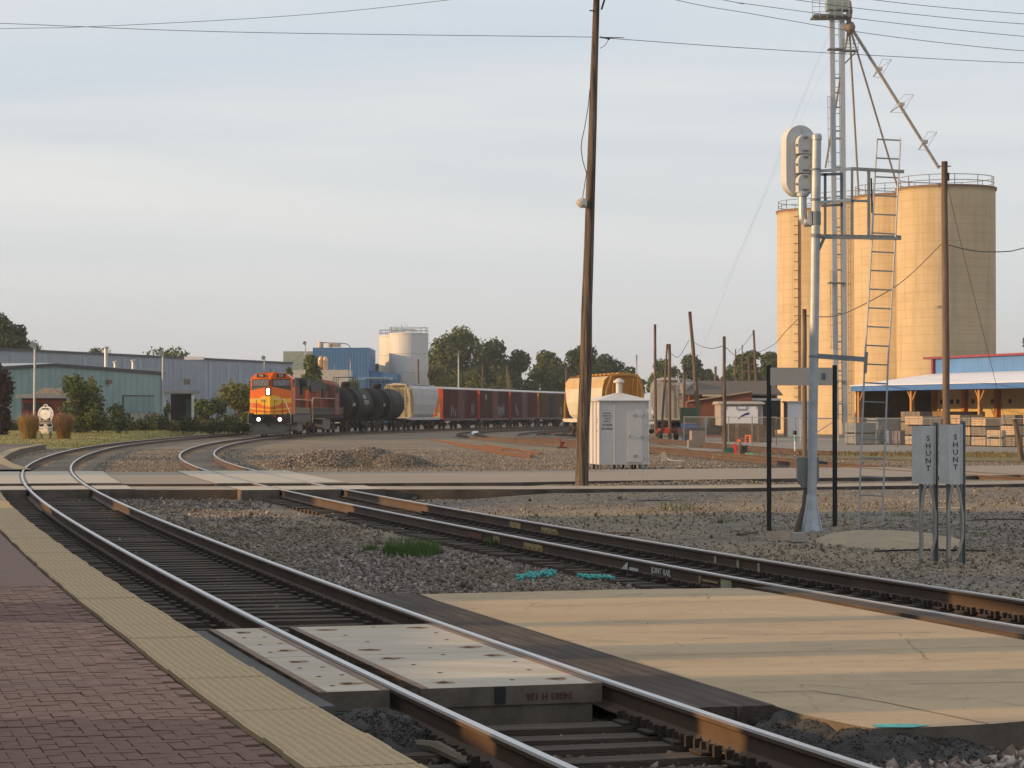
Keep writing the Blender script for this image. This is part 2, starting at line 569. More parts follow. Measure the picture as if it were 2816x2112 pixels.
slab('sidewalk', [(-13.4, 57.1), (0, 57.7), (5, 58.3), (12, 61.4), (18, 64.8), (60, 84), (60, 86.6), (18, 67.3), (12, 63.9), (5, 60.8), (0, 60.2), (-13.4, 59.7)], -0.42, -0.02, walk_m, 'narrow pale walk in front of the road, dark edge towards the tracks')
lawn_m = mat('dry mown lawn', (0.19, 0.19, 0.05), 0.95, var=0.3, scale=0.12, fine=4, bump=0.5, bd=0.05, dirt=(0.33, 0.25, 0.08), dscale=0.1, dlo=0.45, dhi=0.62, ms=(0.6, 1.6, 1))
lyv, lat_ = np.linspace(100, 275, 90), np.concatenate([[-1.9, -2.2], np.linspace(-2.8, -9, 14), np.linspace(-10, -70, 30)])
def lawn_h(lat, y):
    u = np.clip((-lat - 1.9) / 3.0, 0, 1)
    k = np.clip((y - 138) / 60, 0, 1.3)
    return -0.30 + 0.12 * u + 0.52 * k * u * u * (3 - 2 * u)
lv = []
for y_ in lyv:
    for t_ in lat_:
        q_, _h = at_s(PATH_A, s_of_y(PATH_A, min(y_, 224)), 0)
        lv.append((q_.x + t_, y_, float(lawn_h(np.array(t_ + (2.6 if y_ < 141 else 0)), y_))))
ii = np.arange(len(lv)).reshape(len(lyv), len(lat_))
lf_ = np.stack([ii[:-1, :-1], ii[1:, :-1], ii[1:, 1:], ii[:-1, 1:]], -1).reshape(-1, 4)
tag(np_mesh('lawn', np.array(lv), lf_, lawn_m, smooth=True), 'mown yellow green lawn between the curved track and the weeds', kind='structure')

# ------------------------------------------------------------------ platforms
plat_m = mat('platform edge concrete', (0.155, 0.105, 0.082), 0.95, var=0.2, dirt=(0.08, 0.065, 0.055))
def ribbon(path, y0, y1, o0, o1, step=1.0):
    s0, s1 = s_of_y(path, y0), s_of_y(path, y1)
    n = max(2, int((s1 - s0) / step))
    ss = np.linspace(s0, s1, n)
    a = [at_s(path, s, o0)[0] for s in ss]
    b = [at_s(path, s, o1)[0] for s in ss]
    return a, b
def ribbon_mesh(mb, path, y0, y1, o0, o1, z0, z1, step=1.0):
    a, b = ribbon(path, y0, y1, o0, o1, step)
    n = len(a)
    vs = [(q.x, q.y, z) for z in (z0, z1) for q in a] + [(q.x, q.y, z) for z in (z0, z1) for q in b]
    fs = []
    for i in range(n - 1):
        fs += [(i, i + 1, n + i + 1, n + i), (n + i, n + i + 1, 3 * n + i + 1, 3 * n + i), (2 * n + i, 3 * n + i, 3 * n + i + 1, 2 * n + i + 1)]
    fs += [(0, n, 3 * n, 2 * n), (n - 1, 3 * n - 1, 4 * n - 1, 2 * n - 1)]
    mb.add(vs, fs)
    return mb
Y_PLAT0 = -2.0
pf = ribbon_mesh(MB(), PATH_A, Y_PLAT0, 56.8, -1.47, -12.0, -0.42, -0.045).build('platform', plat_m)
tag(pf, 'low brick station platform with a yellow tactile edge strip', kind='structure')
bk1 = mat('red paver', (0.255, 0.148, 0.108), 0.85, var=0.3, scale=5, fine=60, bump=0.35, bd=0.004, dirt=(0.20, 0.122, 0.094), dscale=0.7, dlo=0.45, dhi=0.65)
bk2 = mat('plum paver', (0.175, 0.095, 0.076), 0.85, var=0.3, scale=5, fine=60, bump=0.35, bd=0.004, dirt=(0.14, 0.082, 0.068), dscale=0.7, dlo=0.45, dhi=0.65)
def paver_far():
    m, t, b, o = nodes('distant pavers')
    v = ocoord(t)
    br = t.nodes.new('ShaderNodeTexBrick')
    for i, c_ in ((1, (0.255, 0.152, 0.115)), (2, (0.205, 0.12, 0.094)), (3, (0.11, 0.072, 0.058))):
        br.inputs[i].default_value = (*c_, 1)
    br.inputs['Scale'].default_value = 5.0
    br.inputs['Mortar Size'].default_value = 0.03
    mpn = t.nodes.new('ShaderNodeMapping')
    mpn.inputs['Rotation'].default_value = (0, 0, 0.3)
    t.links.new(v, mpn.inputs['Vector'])
    t.links.new(mpn.outputs['Vector'], br.inputs['Vector'])
    t.links.new(br.outputs['Color'], b.inputs['Base Color'])
    b.inputs['Roughness'].default_value = 0.9
    return m
far_pav = paver_far()
ribbon_mesh(MB(), PATH_A, 26.0, 56.6, -2.13, -11.9, -0.04, -0.006).build('paving', far_pav, pf)
dark_bands = [(5, 14.4), (20.9, 23.1), (30, 32)]
bmesh_obj = {}
for key, bm_ in ((0, bk1), (1, bk2)):
    bmesh_obj[key] = MB().box((0, 0, -0.02), (0.1955, 0.0955, 0.04), taper=0.985).build('brick', bm_, pf)
cells = []
sa0, sa1 = s_of_y(PATH_A, 8.0), s_of_y(PATH_A, 26.0)
for j in range(0, int((sa1 - sa0) / 0.1)):
    for i in range(0, 40):
        k = (i + j) % 4
        if k == 0:      # brick lies across
            cells.append((i * 0.1 + 0.1, j * 0.1 + 0.05, 0))
        elif k == 2:    # brick lies along
            cells.append((i * 0.1 + 0.05, j * 0.1 + 0.1, 1))
pav = []
for a_, b_, o_ in cells:
    if a_ > 3.8: continue
    q, th = at_s(PATH_A, sa0 + b_, -2.13 - a_)
    xp = CX + FPX * q.x / max(q.y, 1)
    yp = HOR + FPX * EYE / max(q.y, 1)
    if q.y < 9 or xp < -40 or yp > 2160: continue
    tone = 1 if any(u <= q.y - 0.26 * (q.x + 3) * 0 <= v_ for u, v_ in dark_bands) else 0
    pav.append((q.y, q.x, -th + (0 if o_ == 0 else PI / 2), tone))
pav.sort()
first = {0: True, 1: True}
for d_, x_, r_, t_ in pav[:298]:
    o = bmesh_obj[t_] if first[t_] else bmesh_obj[t_].copy()
    if not first[t_]:
        C.objects.link(o)
    first[t_] = False
    o.location = (x_, d_, -0.004 + random.uniform(-0.004, 0.004))
    o.rotation_euler = (random.uniform(-.02, .02), random.uniform(-.02, .02), r_ + random.uniform(-.025, .025))
for t_ in (0, 1):
    mb = MB()
    for d_, x_, r_, tt in pav[298:]:
        if tt == t_:
            mb.box((x_, d_, -0.024 + random.uniform(-0.004, 0.004)), (0.1955, 0.0955, 0.04), M=Matrix.Rotation(r_ + random.uniform(-.025, .025), 4, 'Z') @ Matrix.Rotation(random.uniform(-.02, .02), 4, 'X'))
    tag(mb.build('brick_paving', (bk1, bk2)[t_], pf), kind='stuff')
tact_m = mat('worn yellow tactile tile', (0.46, 0.345, 0.205), 0.85, var=0.12, scale=1.5, fine=40, dirt=(0.37, 0.28, 0.175), dscale=1.1, dlo=0.45, dhi=0.75)
mb = MB().box((0, 0, -0.02), (0.605, 0.604, 0.036))
for i in range(10):
    for j in range(10):
        x, y = -0.27 + 0.06 * i, -0.27 + 0.06 * j
        b0, b1 = 0.017, 0.010
        mb.add([(x - b0, y - b0, -.002), (x + b0, y - b0, -.002), (x + b0, y + b0, -.002), (x - b0, y + b0, -.002), (x - b1, y - b1, .0045), (x + b1, y - b1, .0045), (x + b1, y + b1, .0045), (x - b1, y + b1, .0045)],
               [(4, 5, 6, 7), (0, 1, 5, 4), (1, 2, 6, 5), (2, 3, 7, 6), (3, 0, 4, 7)])
tile = mb.build('tactile_tile', tact_m, pf)
s, k = s_of_y(PATH_A, 8.6), 0
while s < s_of_y(PATH_A, 56.2):
    q, th = at_s(PATH_A, s, -1.775)
    o = tile if k == 0 else tile.copy()
    if k: C.objects.link(o)
    o.location = (q.x + random.uniform(-.012, .012), q.y, random.uniform(-.004, .004))
    o.rotation_euler = (0, 0, -th + random.uniform(-.012, .012))
    s += 0.612
    k += 1
# the platform goes on beyond the road
pf2 = MB()
edge = [(-15.6, 76.6), (-18.2, 86), (-20.9, 97), (-22.9, 108), (-24.8, 119), (-26.2, 130), (-27.0, 137)]
for (xa, ya), (xb, yb) in zip(edge[:-1], edge[1:]):
    pf2.add([(xa, ya, -0.5), (xb, yb, -0.5), (xb, yb, 0), (xa, ya, 0), (-60, ya, 0), (-60, yb, 0)], [(0, 1, 2, 3), (3, 2, 5, 4)])
pf2.add([(-27.0, 137, -0.5), (-60, 137, -0.5), (-60, 137, 0), (-27, 137, 0)], [(0, 1, 2, 3)])
pf2o = pf2.build('pavement', mat('far platform paving', (0.16, 0.12, 0.10), 0.9, dirt=(0.12, 0.09, 0.08)))
tag(pf2o, 'brown paved platform end beyond the road with a low wall', kind='structure')
e2 = MB()
for (xa, ya), (xb, yb) in zip(edge[:-1], edge[1:]):
    e2.add([(xa + .03, ya, 0.006), (xb + .03, yb, 0.006), (xb - .5, yb, 0.006), (xa - .5, ya, 0.006)], [(0, 1, 2, 3)])
e2.build('edge_strip', mat('pale edge strip', (0.33, 0.26, 0.15), 0.9), pf2o)

# ------------------------------------------------------------------ tracks
PROF = [(-.037, -.014), (-.027, 0), (.027, 0), (.037, -.014), (.037, -.038), (.011, -.052), (.009, -.142), (.03, -.166), (.076, -.177), (.076, -.186), (-.076, -.186), (-.076, -.177), (-.03, -.166), (-.009, -.142), (-.011, -.052), (-.037, -.038)]
def rail_mesh(pts, heads, z=0.0, sc=1.0, top=1):
    """pts: xyz list, heads: heading at each"""
    mb = MB()
    n = len(PROF)
    vs, fs, mi = [], [], []
    for q, th in zip(pts, heads):
        for a, b in PROF:
            vs.append((q[0] + a * sc * math.cos(th), q[1] - a * sc * math.sin(th), q[2] + z + b * sc))
    for i in range(len(pts) - 1):
        for k in range(n):
            j = (k + 1) % n
            fs.append((i * n + k, (i + 1) * n + k, (i + 1) * n + j, i * n + j))
            mi.append(top if k == 1 else (2 * top if k in (0, 2) else 0))
    mb.add(vs, fs)
    mb.m = mi
    mb.f += [tuple(range(n)), tuple((len(pts) - 1) * n + k for k in range(n))[::-1]]
    mb.m += [0, 0]
    return mb
tie_proto = MB().box((0, 0, -0.09), (2.6, 0.23, 0.18))
plate_mb = MB().box((0, 0, 0.008), (0.36, 0.20, 0.016))
for sx in (-1, 1):
    for sy in (-.06, .06):
        plate_mb.box((sx * .105, sy, 0.035), (0.035, 0.03, 0.05), taper=0.8)
    plate_mb.box((sx * .10, 0.16, 0.03), (0.05, 0.03, 0.07))
    plate_mb.box((sx * .10, -0.16, 0.03), (0.05, 0.03, 0.07))
def track(name, path, ya, yb, label, ties=None, skip=(), top=rail_top, sides=(rust, rust)):
    sa, sb = s_of_y(path, ya), s_of_y(path, yb)
    org, _ = at_s(path, sa)
    t = thing(name, label, 'railway track', org)
    for o_, sd in zip((-.7535, .7535), sides):
        ss, s = [], sa
        while s < sb:
            ss.append(s)
            s += 0.5 if at_s(path, s)[0].y < 70 else 1.5
        pr = [at_s(path, q, o_) for q in ss]
        rail_mesh([p_ for p_, _ in pr], [h for _, h in pr]).build('rail', [sd, top, rail_edge if top is rail_top else top], t, org=org, smooth=False)
    if ties:
        tie, plate = None, None
        s = s_of_y(path, ties[0])
        while s < s_of_y(path, ties[1]):
            q, th = at_s(path, s, 0, -0.206)
            if not any(a <= q.y <= b for a, b in skip):
                if tie is None:
                    tie = tie_proto.build('tie', tie_m, t)
                    o = tie
                else:
                    o = tie.copy()
                    C.objects.link(o)
                o.location = q - org + Vector((0, 0, random.uniform(-.012, .004)))
                o.rotation_euler = (random.uniform(-.02, .02), random.uniform(-.008, .008), -th + random.uniform(-.03, .03))
                if q.y < 48:
                    for o_ in (-.7535, .7535):
                        pq, _ = at_s(path, s, o_, -0.205)
                        if plate is None:
                            plate = plate_mb.build('tie_plate', steel_dark, t)
                            c = plate
                        else:
                            c = plate.copy()
                            C.objects.link(c)
                        c.location = pq - org
                        c.rotation_euler = (0, 0, -th)
            s += 0.495 * random.uniform(.93, 1.07)
    return t
SK_A = [(15.9, 20.9), (57.0, 75.5)]
trA = track('railway_track', PATH_A, 4.0, 226, 'nearest railway track beside the platform, polished rails curving away left', (8.5, 57), SK_A)
trB = track('railway_track', PATH_B, 7.0, 400, 'second railway track, running under the locomotive, brown rails with painted marks', (20.0, 60), [(57.5, 76)])
PATH_C, _ = spline_path([(19.5, 58), (15.8, 66.5), (13.2, 76), (11.1, 90), (8.8, 112), (6.2, 128), (3.2, 143), (-1.0, 172), (-3.6, 197), (-4.0, 215), (-2.4, 240), (3.2, 270), (12, 298), (30, 330)])
PATH_D, _ = spline_path([(8.2, 118), (6.4, 133), (4.0, 153), (1.5, 178), (1.2, 196), (1.9, 215), (5.0, 245), (12, 272), (24, 300)])
PATH_E, _ = spline_path([(14.6, 112), (12.6, 130), (10.6, 155), (8.9, 180), (6.0, 196), (4.0, 212), (4.5, 230), (8.5, 255)])
trC = track('railway_track', PATH_C, 58.5, 325, 'rusty yard track curving behind the white equipment shed', None, sides=(rust_yard, rust_yard), top=rust_yard)
trD = track('railway_track', PATH_D, 119, 296, 'dark yard track looping left of the cream hopper wagon', None, top=rust)
trE = track('railway_track', PATH_E, 113, 250, 'yard track under the cream and orange hopper wagon', None, top=rust)

# joint bars, paint marks on the rails of the second track
def web_side(path, y, side, rail):
    s = s_of_y(path, y)
    q, th = at_s(path, s, rail * .7535 + side * 0.02)
    return q, th, Vector((side * math.cos(th), -side * math.sin(th), 0)), Vector((math.sin(th), math.cos(th), 0))
pale_mark = mat('old yellow paint', (0.34, 0.26, 0.12), 0.85, var=0.3, scale=20, dirt=(0.12, 0.08, 0.05), dscale=12)
green_mark = mat('pale green paint', (0.33, 0.35, 0.22), 0.85, var=0.2, scale=15)
def web_mark(y, ln, z0, z1, m, rail=-1, side=-1, name='paint_mark', th_=0.006, nb=0):
    q, th, n_, d_ = web_side(PATH_B, y, side, rail)
    mb = MB().box(q + Vector((0, 0, (z0 + z1) / 2)) + n_ * 0.002, (th_, ln, z1 - z0), rz=-th)
    for k in range(nb):
        c = q + d_ * (-ln / 2 + (k + .5) * ln / nb) + Vector((0, 0, (z0 + z1) / 2 - .01))
        mb.cyl(c, c + n_ * 0.04, 0.022, n=6)
    return mb.build(name, m, trB, org=trB.location)
web_mark(34.6, 0.95, -0.15, -0.055, pale_mark, name='joint_bar', th_=0.03, nb=4)
web_mark(36.6, 0.38, -0.16, -0.05, pale_mark, th_=0.012)
web_mark(37.9, 0.9, -0.15, -0.06, rust_bright, th_=0.012)
web_mark(38.8, 0.95, -0.15, -0.055, pale_mark, rail=1, side=-1, name='joint_bar', th_=0.03, nb=4)
web_mark(40.9, 0.7, -0.16, -0.05, pale_mark, rail=1, side=-1, th_=0.012)
web_mark(27.05, 0.32, -0.165, -0.045, green_mark, th_=0.012)
web_mark(27.55, 0.5, -0.11, -0.085, pale_mark, th_=0.012)
web_mark(27.85, 0.06, -0.14, -0.05, pale_mark, th_=0.013)
for y_ in (31.2, 30.4, 29.7):
    web_mark(y_, 0.07, -0.16, -0.05, green_mark, rail=1, side=-1, th_=0.012)
q, th, n_, d_ = web_side(PATH_B, 29.15, -1, -1)
text('JOINT RAIL', 0.115, letter_white, trB, q - trB.location + n_ * 0.004 + Vector((0, 0, -0.098)), n_, name='white_lettering', wx=1.25)
web_mark(30.15, 0.34, -0.15, -0.115, letter_white, th_=0.012)
q, th, n_, d_ = web_side(PATH_B, 30.4, -1, -1)
A_ = Matrix((d_, Vector((0, 0, 1)), n_)).transposed().to_4x4()
MB().prism([(0.22, -0.155), (-0.02, -0.155), (-0.02, -0.05)], 0.006, Matrix.Translation(q + n_ * 0.003) @ A_).build('arrow_mark', letter_white, trB, org=trB.location)

# ------------------------------------------------------------------ foot crossing of the first track
panel_m = mat('crossing panel concrete', (0.47, 0.415, 0.345), 0.85, var=0.13, scale=1.2, fine=45, bump=0.25, bd=0.004, dirt=(0.40, 0.32, 0.22), dscale=1.6, dlo=0.45, dhi=0.7, ms=(0.6, 2.0, 1))
panel_rim = mat('steel panel rim', (0.22, 0.15, 0.11), 0.8, 0.1, var=0.25, dirt=(0.20, 0.10, 0.05), dscale=2)
hole_m = mat('rusty lifting hole', (0.05, 0.025, 0.015), 0.9)
stain_m = mat('rust stain', (0.24, 0.125, 0.055), 0.9, var=0.35, scale=14, dirt=(0.38, 0.28, 0.18), dscale=14)
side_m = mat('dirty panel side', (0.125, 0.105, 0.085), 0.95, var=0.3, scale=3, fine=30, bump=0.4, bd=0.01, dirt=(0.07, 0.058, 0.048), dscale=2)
asph = mat('dark asphalt', (0.05, 0.046, 0.043), 0.95, var=0.25, scale=3, fine=50, bump=0.7, bd=0.015, dirt=(0.085, 0.078, 0.072), dscale=1.5)
asph2 = mat('grey asphalt', (0.105, 0.098, 0.092), 0.95, var=0.15, scale=2, fine=50, bump=0.5, bd=0.01, dirt=(0.075, 0.07, 0.066))
def seg_frame(path, y0, y1):
    s0, s1 = s_of_y(path, y0), s_of_y(path, y1)
    a, b = at_s(path, s0)[0], at_s(path, s1)[0]
    d_ = (b - a).normalized()
    return a, d_, Vector((d_.y, -d_.x, 0)), (b - a).length
def panel(par, path, y0, y1, o0, o1, zt, zb, holes, name, m=panel_m, rim=True):
    a, d_, r_, L_ = seg_frame(path, y0, y1)
    A = Matrix((r_, d_, Vector((0, 0, 1)))).transposed().to_4x4()
    w_ = o1 - o0
    cpos = a + d_ * (L_ / 2) + r_ * ((o0 + o1) / 2)
    org = par.location
    g = 0.006
    q = MB().box(cpos + Vector((0, 0, (zt + zb) / 2)), (w_ - 2 * g, L_ - 2 * g, zt - zb), M=A)
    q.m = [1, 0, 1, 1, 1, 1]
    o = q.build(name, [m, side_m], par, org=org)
    if rim:
        rb = MB()
        for sx in (-1, 1):
            rb.box(cpos + r_ * sx * (w_ / 2 - 0.035) + Vector((0, 0, zt - 0.02)), (0.058, L_ - 0.03, 0.046), M=A)
        rb.build('steel_rim', panel_rim, o, org=org)
    for k, (u, v_, big) in enumerate(holes):
        c = cpos + r_ * (u * w_ / 2) + d_ * (v_ * L_ / 2) + Vector((0, 0, zt))
        if big:
            MB().lathe([(0.0, 0.0035), (0.028, 0.0035), (0.033, 0.003)], c, 10).build('lifting_hole', hole_m, o, org=org)
            st = MB()
            ring = [(c + r_ * (0.075 * math.cos(t) * random.uniform(.6, 1.6) + 0.02) + d_ * (0.085 * math.sin(t) * random.uniform(.6, 1.2)) + Vector((0, 0, 0.0018))) for t in np.linspace(0, 2 * PI, 12, endpoint=False)]
            st.add(ring, [tuple(range(12))])
            st.build('rust_stain', stain_m, o, org=org)
        else:
            MB().lathe([(0.0, 0.003), (0.018, 0.003), (0.02, 0.002)], c, 8).build('bolt_hole', hole_m, o, org=org)
    return o
fc_ = thing('foot_crossing', 'concrete foot crossing over the nearest track, rust spotted panels and dark planks', 'crossing', at_s(PATH_A, s_of_y(PATH_A, 18.3))[0])
GH = [(-.62, .72, 1), (.62, .72, 1), (-.62, -.72, 1), (.62, -.72, 1), (-.5, .3, 0), (-.42, -.2, 0), (.7, .3, 0), (.6, -.2, 0), (.1, .85, 0), (.15, -.7, 0)]
FH = [(-.1, .68, 1), (.2, -.62, 1), (-.3, .3, 0), (.4, .32, 0), (-.2, -.2, 0), (.5, -.15, 0), (-.3, -.7, 0)]
yA, yB, yC = 16.05, 18.25, 20.6
for y0, y1 in ((yA, yB), (yB, yC)):
    panel(fc_, PATH_A, y0, y1, -0.63, 0.665, 0.0, -0.13, GH, 'gauge_panel')
    panel(fc_, PATH_A, y0, y1, -1.33, -0.83, 0.0, -0.13, FH, 'field_panel')
panel(fc_, PATH_A, yA + .02, yC - .02, -0.55, 0.60, -0.132, -0.34, [], 'panel_bed', side_m, False)
a, d_, r_, L_ = seg_frame(PATH_A, yA, yB)
text('34003 H 136', 0.07, mat('faded red stencil', (0.10, 0.035, 0.032), 0.9, var=.4, scale=25), fc_, a + r_ * 0.28 + Vector((0, 0, -0.075)) - fc_.location - d_ * -0.002, -d_, (0, 0, -1), name='red_lettering', wx=0.9)
MB().box(a + r_ * -0.07 + Vector((0, 0, -0.06)), (0.075, 0.012, 0.115), rz=math.atan2(r_.y, r_.x)).build('rubber_pad', black_steel, fc_, org=fc_.location)
for o0, o1 in ((0.815, 1.09), (1.10, 1.36)):
    for y0, y1 in ((14.75, 19.4), (19.42, 24.2)):
        a, d_, r_, L_ = seg_frame(PATH_A, y0, y1)
        A = Matrix((r_, d_, Vector((0, 0, 1)))).transposed().to_4x4()
        c = a + d_ * L_ / 2 + r_ * ((o0 + o1) / 2)
        MB().box((0, 0, 0), (o1 - o0, L_, 0.2)).build('plank', timber, fc_).matrix_local = Matrix.Translation(c - fc_.location + Vector((0, 0, -0.118 + random.uniform(-.006, .006)))) @ A
tB = thing('crossing_plank', 'long dark timber plank lying along the second track beside the concrete slab', 'plank', at_s(PATH_B, s_of_y(PATH_B, 22))[0])
for y0, y1 in ((11.0, 19.0), (19.05, 25.6)):
    a, d_, r_, L_ = seg_frame(PATH_B, y0, y1)
    A = Matrix((r_, d_, Vector((0, 0, 1)))).transposed().to_4x4()
    MB().box((0, 0, 0), (0.27, L_, 0.2)).build('plank', timber, tB).matrix_local = Matrix.Translation(a + d_ * L_ / 2 - r_ * 0.96 - tB.location + Vector((0, 0, -0.11))) @ A
def slab_material():
    m, t, b, o = nodes('buff concrete slab')
    v = ocoord(t)
    c = ramp(t, tnoise(t, v, 0.5, detail=6, mapscale=(.35, 1.8, 1)), [(.3, (.385, .285, .18)), (.7, (.475, .36, .235))])
    st = tnoise(t, v, 1.3, detail=8, rough=.7, dist=.8)
    c = mixc(t, ramp(t, st, [(.50, (0, 0, 0)), (.72, (.75, .75, .75))]), c, (.30, .235, .16))
    sp = tnoise(t, v, 90, detail=2)
    c = mixc(t, .45, c, ramp(t, sp, [(.35, (.62, .60, .56)), (.6, (1, 1, 1))]), 'MULTIPLY')
    tm = tnoise(t, v, 2.2, detail=5, rough=.6, mapscale=(.12, 5, 1))
    c = mixc(t, ramp(t, tm, [(.58, (0, 0, 0)), (.72, (.55, .55, .55))]), c, (.235, .185, .13))
    vo = t.nodes.new('ShaderNodeTexVoronoi')
    vo.feature = 'DISTANCE_TO_EDGE'
    vo.inputs['Scale'].default_value = .55
    wp = t.nodes.new('ShaderNodeMix'); wp.data_type = 'VECTOR'; wp.inputs[0].default_value = .12
    nn = t.nodes.new('ShaderNodeTexNoise'); nn.inputs['Scale'].default_value = 2.5
    t.links.new(v, nn.inputs['Vector'])
    t.links.new(v, wp.inputs[4]); t.links.new(nn.outputs['Color'], wp.inputs[5])
    t.links.new(wp.outputs[1], vo.inputs['Vector'])
    ck = ramp(t, vo.outputs['Distance'], [(.0, (1, 1, 1)), (.007, (0, 0, 0))])
    mk = ramp(t, tnoise(t, v, .8, detail=3), [(.5, (0, 0, 0)), (.6, (.8, .8, .8))])
    c = mixc(t, mixc(t, 1.0, ck, mk, 'MULTIPLY'), c, (.12, .09, .065))
    t.links.new(c, b.inputs['Base Color'])
    b.inputs['Roughness'].default_value = .92
    b.inputs['Specular IOR Level'].default_value = .15
    tbump(t, b, st, .25, .02)
    return m
slab_m = slab_material()
zs = -0.035
pts = [(1155, 1634), (1700, 1621), (2034, 1617), (2148, 1634), (2816, 1760), (2980, 1792), (3050, 1985), (2816, 1983), (2720, 1991), (2513, 2001), (2397, 2003), (2260, 1976), (2190, 1960), (1900, 1868), (1488, 1741), (1203, 1652)]
SLAB = [G(x, y, zs).to_2d() for x, y in pts]
sl = MB().prism([tuple(q) for q in SLAB][::-1], 0.34, Matrix.Translation((0, 0, zs - 0.34)))
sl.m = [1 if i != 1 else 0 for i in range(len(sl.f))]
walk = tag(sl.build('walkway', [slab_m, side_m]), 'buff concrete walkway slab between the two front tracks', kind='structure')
# expansion joints of the slab
crack_m = mat('dark joint', (0.10, 0.085, 0.07), 0.95)
for pa in ([(2071, 1903), (2235, 1899), (2420, 1928), (2720, 1990)], [(2500, 1880), (2816, 1875)], [(1930, 1756), (2000, 1753)], [(2100, 1745), (2300, 1741), (2560, 1738)]):
    w3 = [G(x, y, zs + 0.004) for x, y in pa]
    mb = MB()
    for a, b in zip(w3[:-1], w3[1:]):
        n_ = Vector((-(b - a).y, (b - a).x, 0)).normalized() * 0.006
        mb.add([a - n_, b - n_, b + n_, a + n_], [(0, 1, 2, 3)])
    mb.build('joint', crack_m, walk)
# slab joints across the walkway, each with a shallow dark groove, and small spilled stones
for ya in (1668, 1722, 1800):
    xs0, xs1 = {1668: (1290, 2300), 1722: (1470, 2600), 1800: (1720, 2816)}[ya]
    a, b = G(xs0, ya + 4, zs + .0035), G(xs1, ya - 24, zs + .0035)
    n_ = Vector((-(b - a).y, (b - a).x, 0)).normalized() * 0.004
    MB().add([a - n_, b - n_, b + n_, a + n_], [(0, 1, 2, 3)]).build('joint', crack_m, walk)
xs_ = np.array([G(a, b, zs)[:] for a, b in zip(rng.uniform(1250, 2816, 110), rng.uniform(1625, 2000, 110))])
edge_ok = in_poly(xs_[:, 0], xs_[:, 1], [tuple(q) for q in SLAB])
xs_ = xs_[edge_ok]
xs_[:, 2] = zs + .004
cy_m = mat('turquoise marking paint', (0.10, 0.42, 0.40), 0.8, var=0.25, scale=14)
w3 = [G(x, y, zs + 0.005) for x, y in ((2400, 1991), (2500, 1990), (2560, 1994), (2510, 2000), (2410, 2000))]
MB().add(w3, [tuple(range(5))]).build('paint_mark', cy_m, walk)
# asphalt shoulder between tactile strip and panels, and its crumbling ends
def mound(mb, c, rx, ry, h, rz=0.0, n=26, rings=9, jit=.12):
    r0 = random.Random(int(c[0] * 100 + c[1] * 37))
    vs, fs = [(c[0], c[1], c[2] + h)], []
    ca, sa_ = math.cos(rz), math.sin(rz)
    for k in range(1, rings + 1):
        u = k / rings
        for i in range(n):
            t = 2 * PI * i / n
            j = 1 + r0.uniform(-jit, jit)
            x, y = rx * u * j * math.cos(t), ry * u * j * math.sin(t)
            vs.append((c[0] + x * ca - y * sa_, c[1] + x * sa_ + y * ca, c[2] + h * (1 - u ** 2) * (1 + r0.uniform(-jit, jit)) - (0.05 if k == rings else 0)))
    for i in range(n):
        fs.append((0, 1 + i, 1 + (i + 1) % n))
    for k in range(rings - 1):
        for i in range(n):
            j = (i + 1) % n
            fs.append((1 + k * n + i, 1 + (k + 1) * n + i, 1 + (k + 1) * n + j, 1 + k * n + j))
    return mb.add(vs, fs)
sh = ribbon_mesh(MB(), PATH_A, 15.5, 20.7, -1.335, -1.475, -0.3, -0.02, .4)
sh2 = ribbon_mesh(sh, PATH_A, 16.0, 20.7, -0.84, -1.335, -0.3, -0.135, .4)
sho = sh2.build('path', asph2)
tag(sho, 'grey asphalt strip between the tactile edge and the crossing panels', kind='structure')
q0, th0 = at_s(PATH_A, s_of_y(PATH_A, 15.3), -1.12)
ob = mound(MB(), (q0.x, q0.y, -0.25), 0.42, 0.75, 0.22, -th0).build('asphalt_heap', asph, smooth=True)
tag(ob, 'dark crumbling asphalt heap at the near end of the left crossing panels', 'asphalt heap')
ob = MB()
for (x, y, rx, ry, h) in ((2190, 2000, .55, .9, .225), (2270, 2020, .6, .8, .222), (2370, 2050, .6, .7, .22), (2480, 2055, .6, .65, .20), (2600, 2050, .55, .55, .16), (2300, 2080, .55, .6, .13), (2420, 2100, .5, .5, .08)):
    g_ = G(x, y, -0.15)
    mound(ob, (g_.x, g_.y, -0.27), rx * .75, ry * .75, h, -0.3, jit=.06)
tag(ob.build('asphalt_heap', asph, smooth=True), 'dark asphalt fill sloping down from the near corner of the concrete slab', 'asphalt heap')

ASPH_SPOTS = [(2190, 2000, .55, .9, .225), (2270, 2020, .6, .8, .222), (2370, 2050, .6, .7, .22), (2480, 2055, .6, .65, .20), (2600, 2050, .55, .55, .16), (2300, 2080, .55, .6, .13), (2420, 2100, .5, .5, .08)]
# ------------------------------------------------------------------ road crossing panels
rx_ = thing('road_crossing', 'concrete road crossing panels between the rails at the road', 'crossing', at_s(PATH_A, s_of_y(PATH_A, 68))[0])
for path, tone in ((PATH_A, 0), (PATH_B, 1)):
    yy = [62.0, 64.5, 67, 69.5, 72, 74.6] if tone == 0 else [62.4, 64.9, 67.4, 69.9, 72.4, 75.4]
    spans = list(zip(yy[:-1], yy[1:])) + [(57.0, 59.9)]
    for y0, y1 in spans:
        for o0, o1, nm in ((-0.66, 0.66, 'gauge_panel'), (-1.75, -0.83, 'field_panel'), (0.83, 1.75, 'field_panel')):
            panel(rx_, path, y0, y1, o0, o1, -0.004, -0.40, [], nm, panel_m, False)

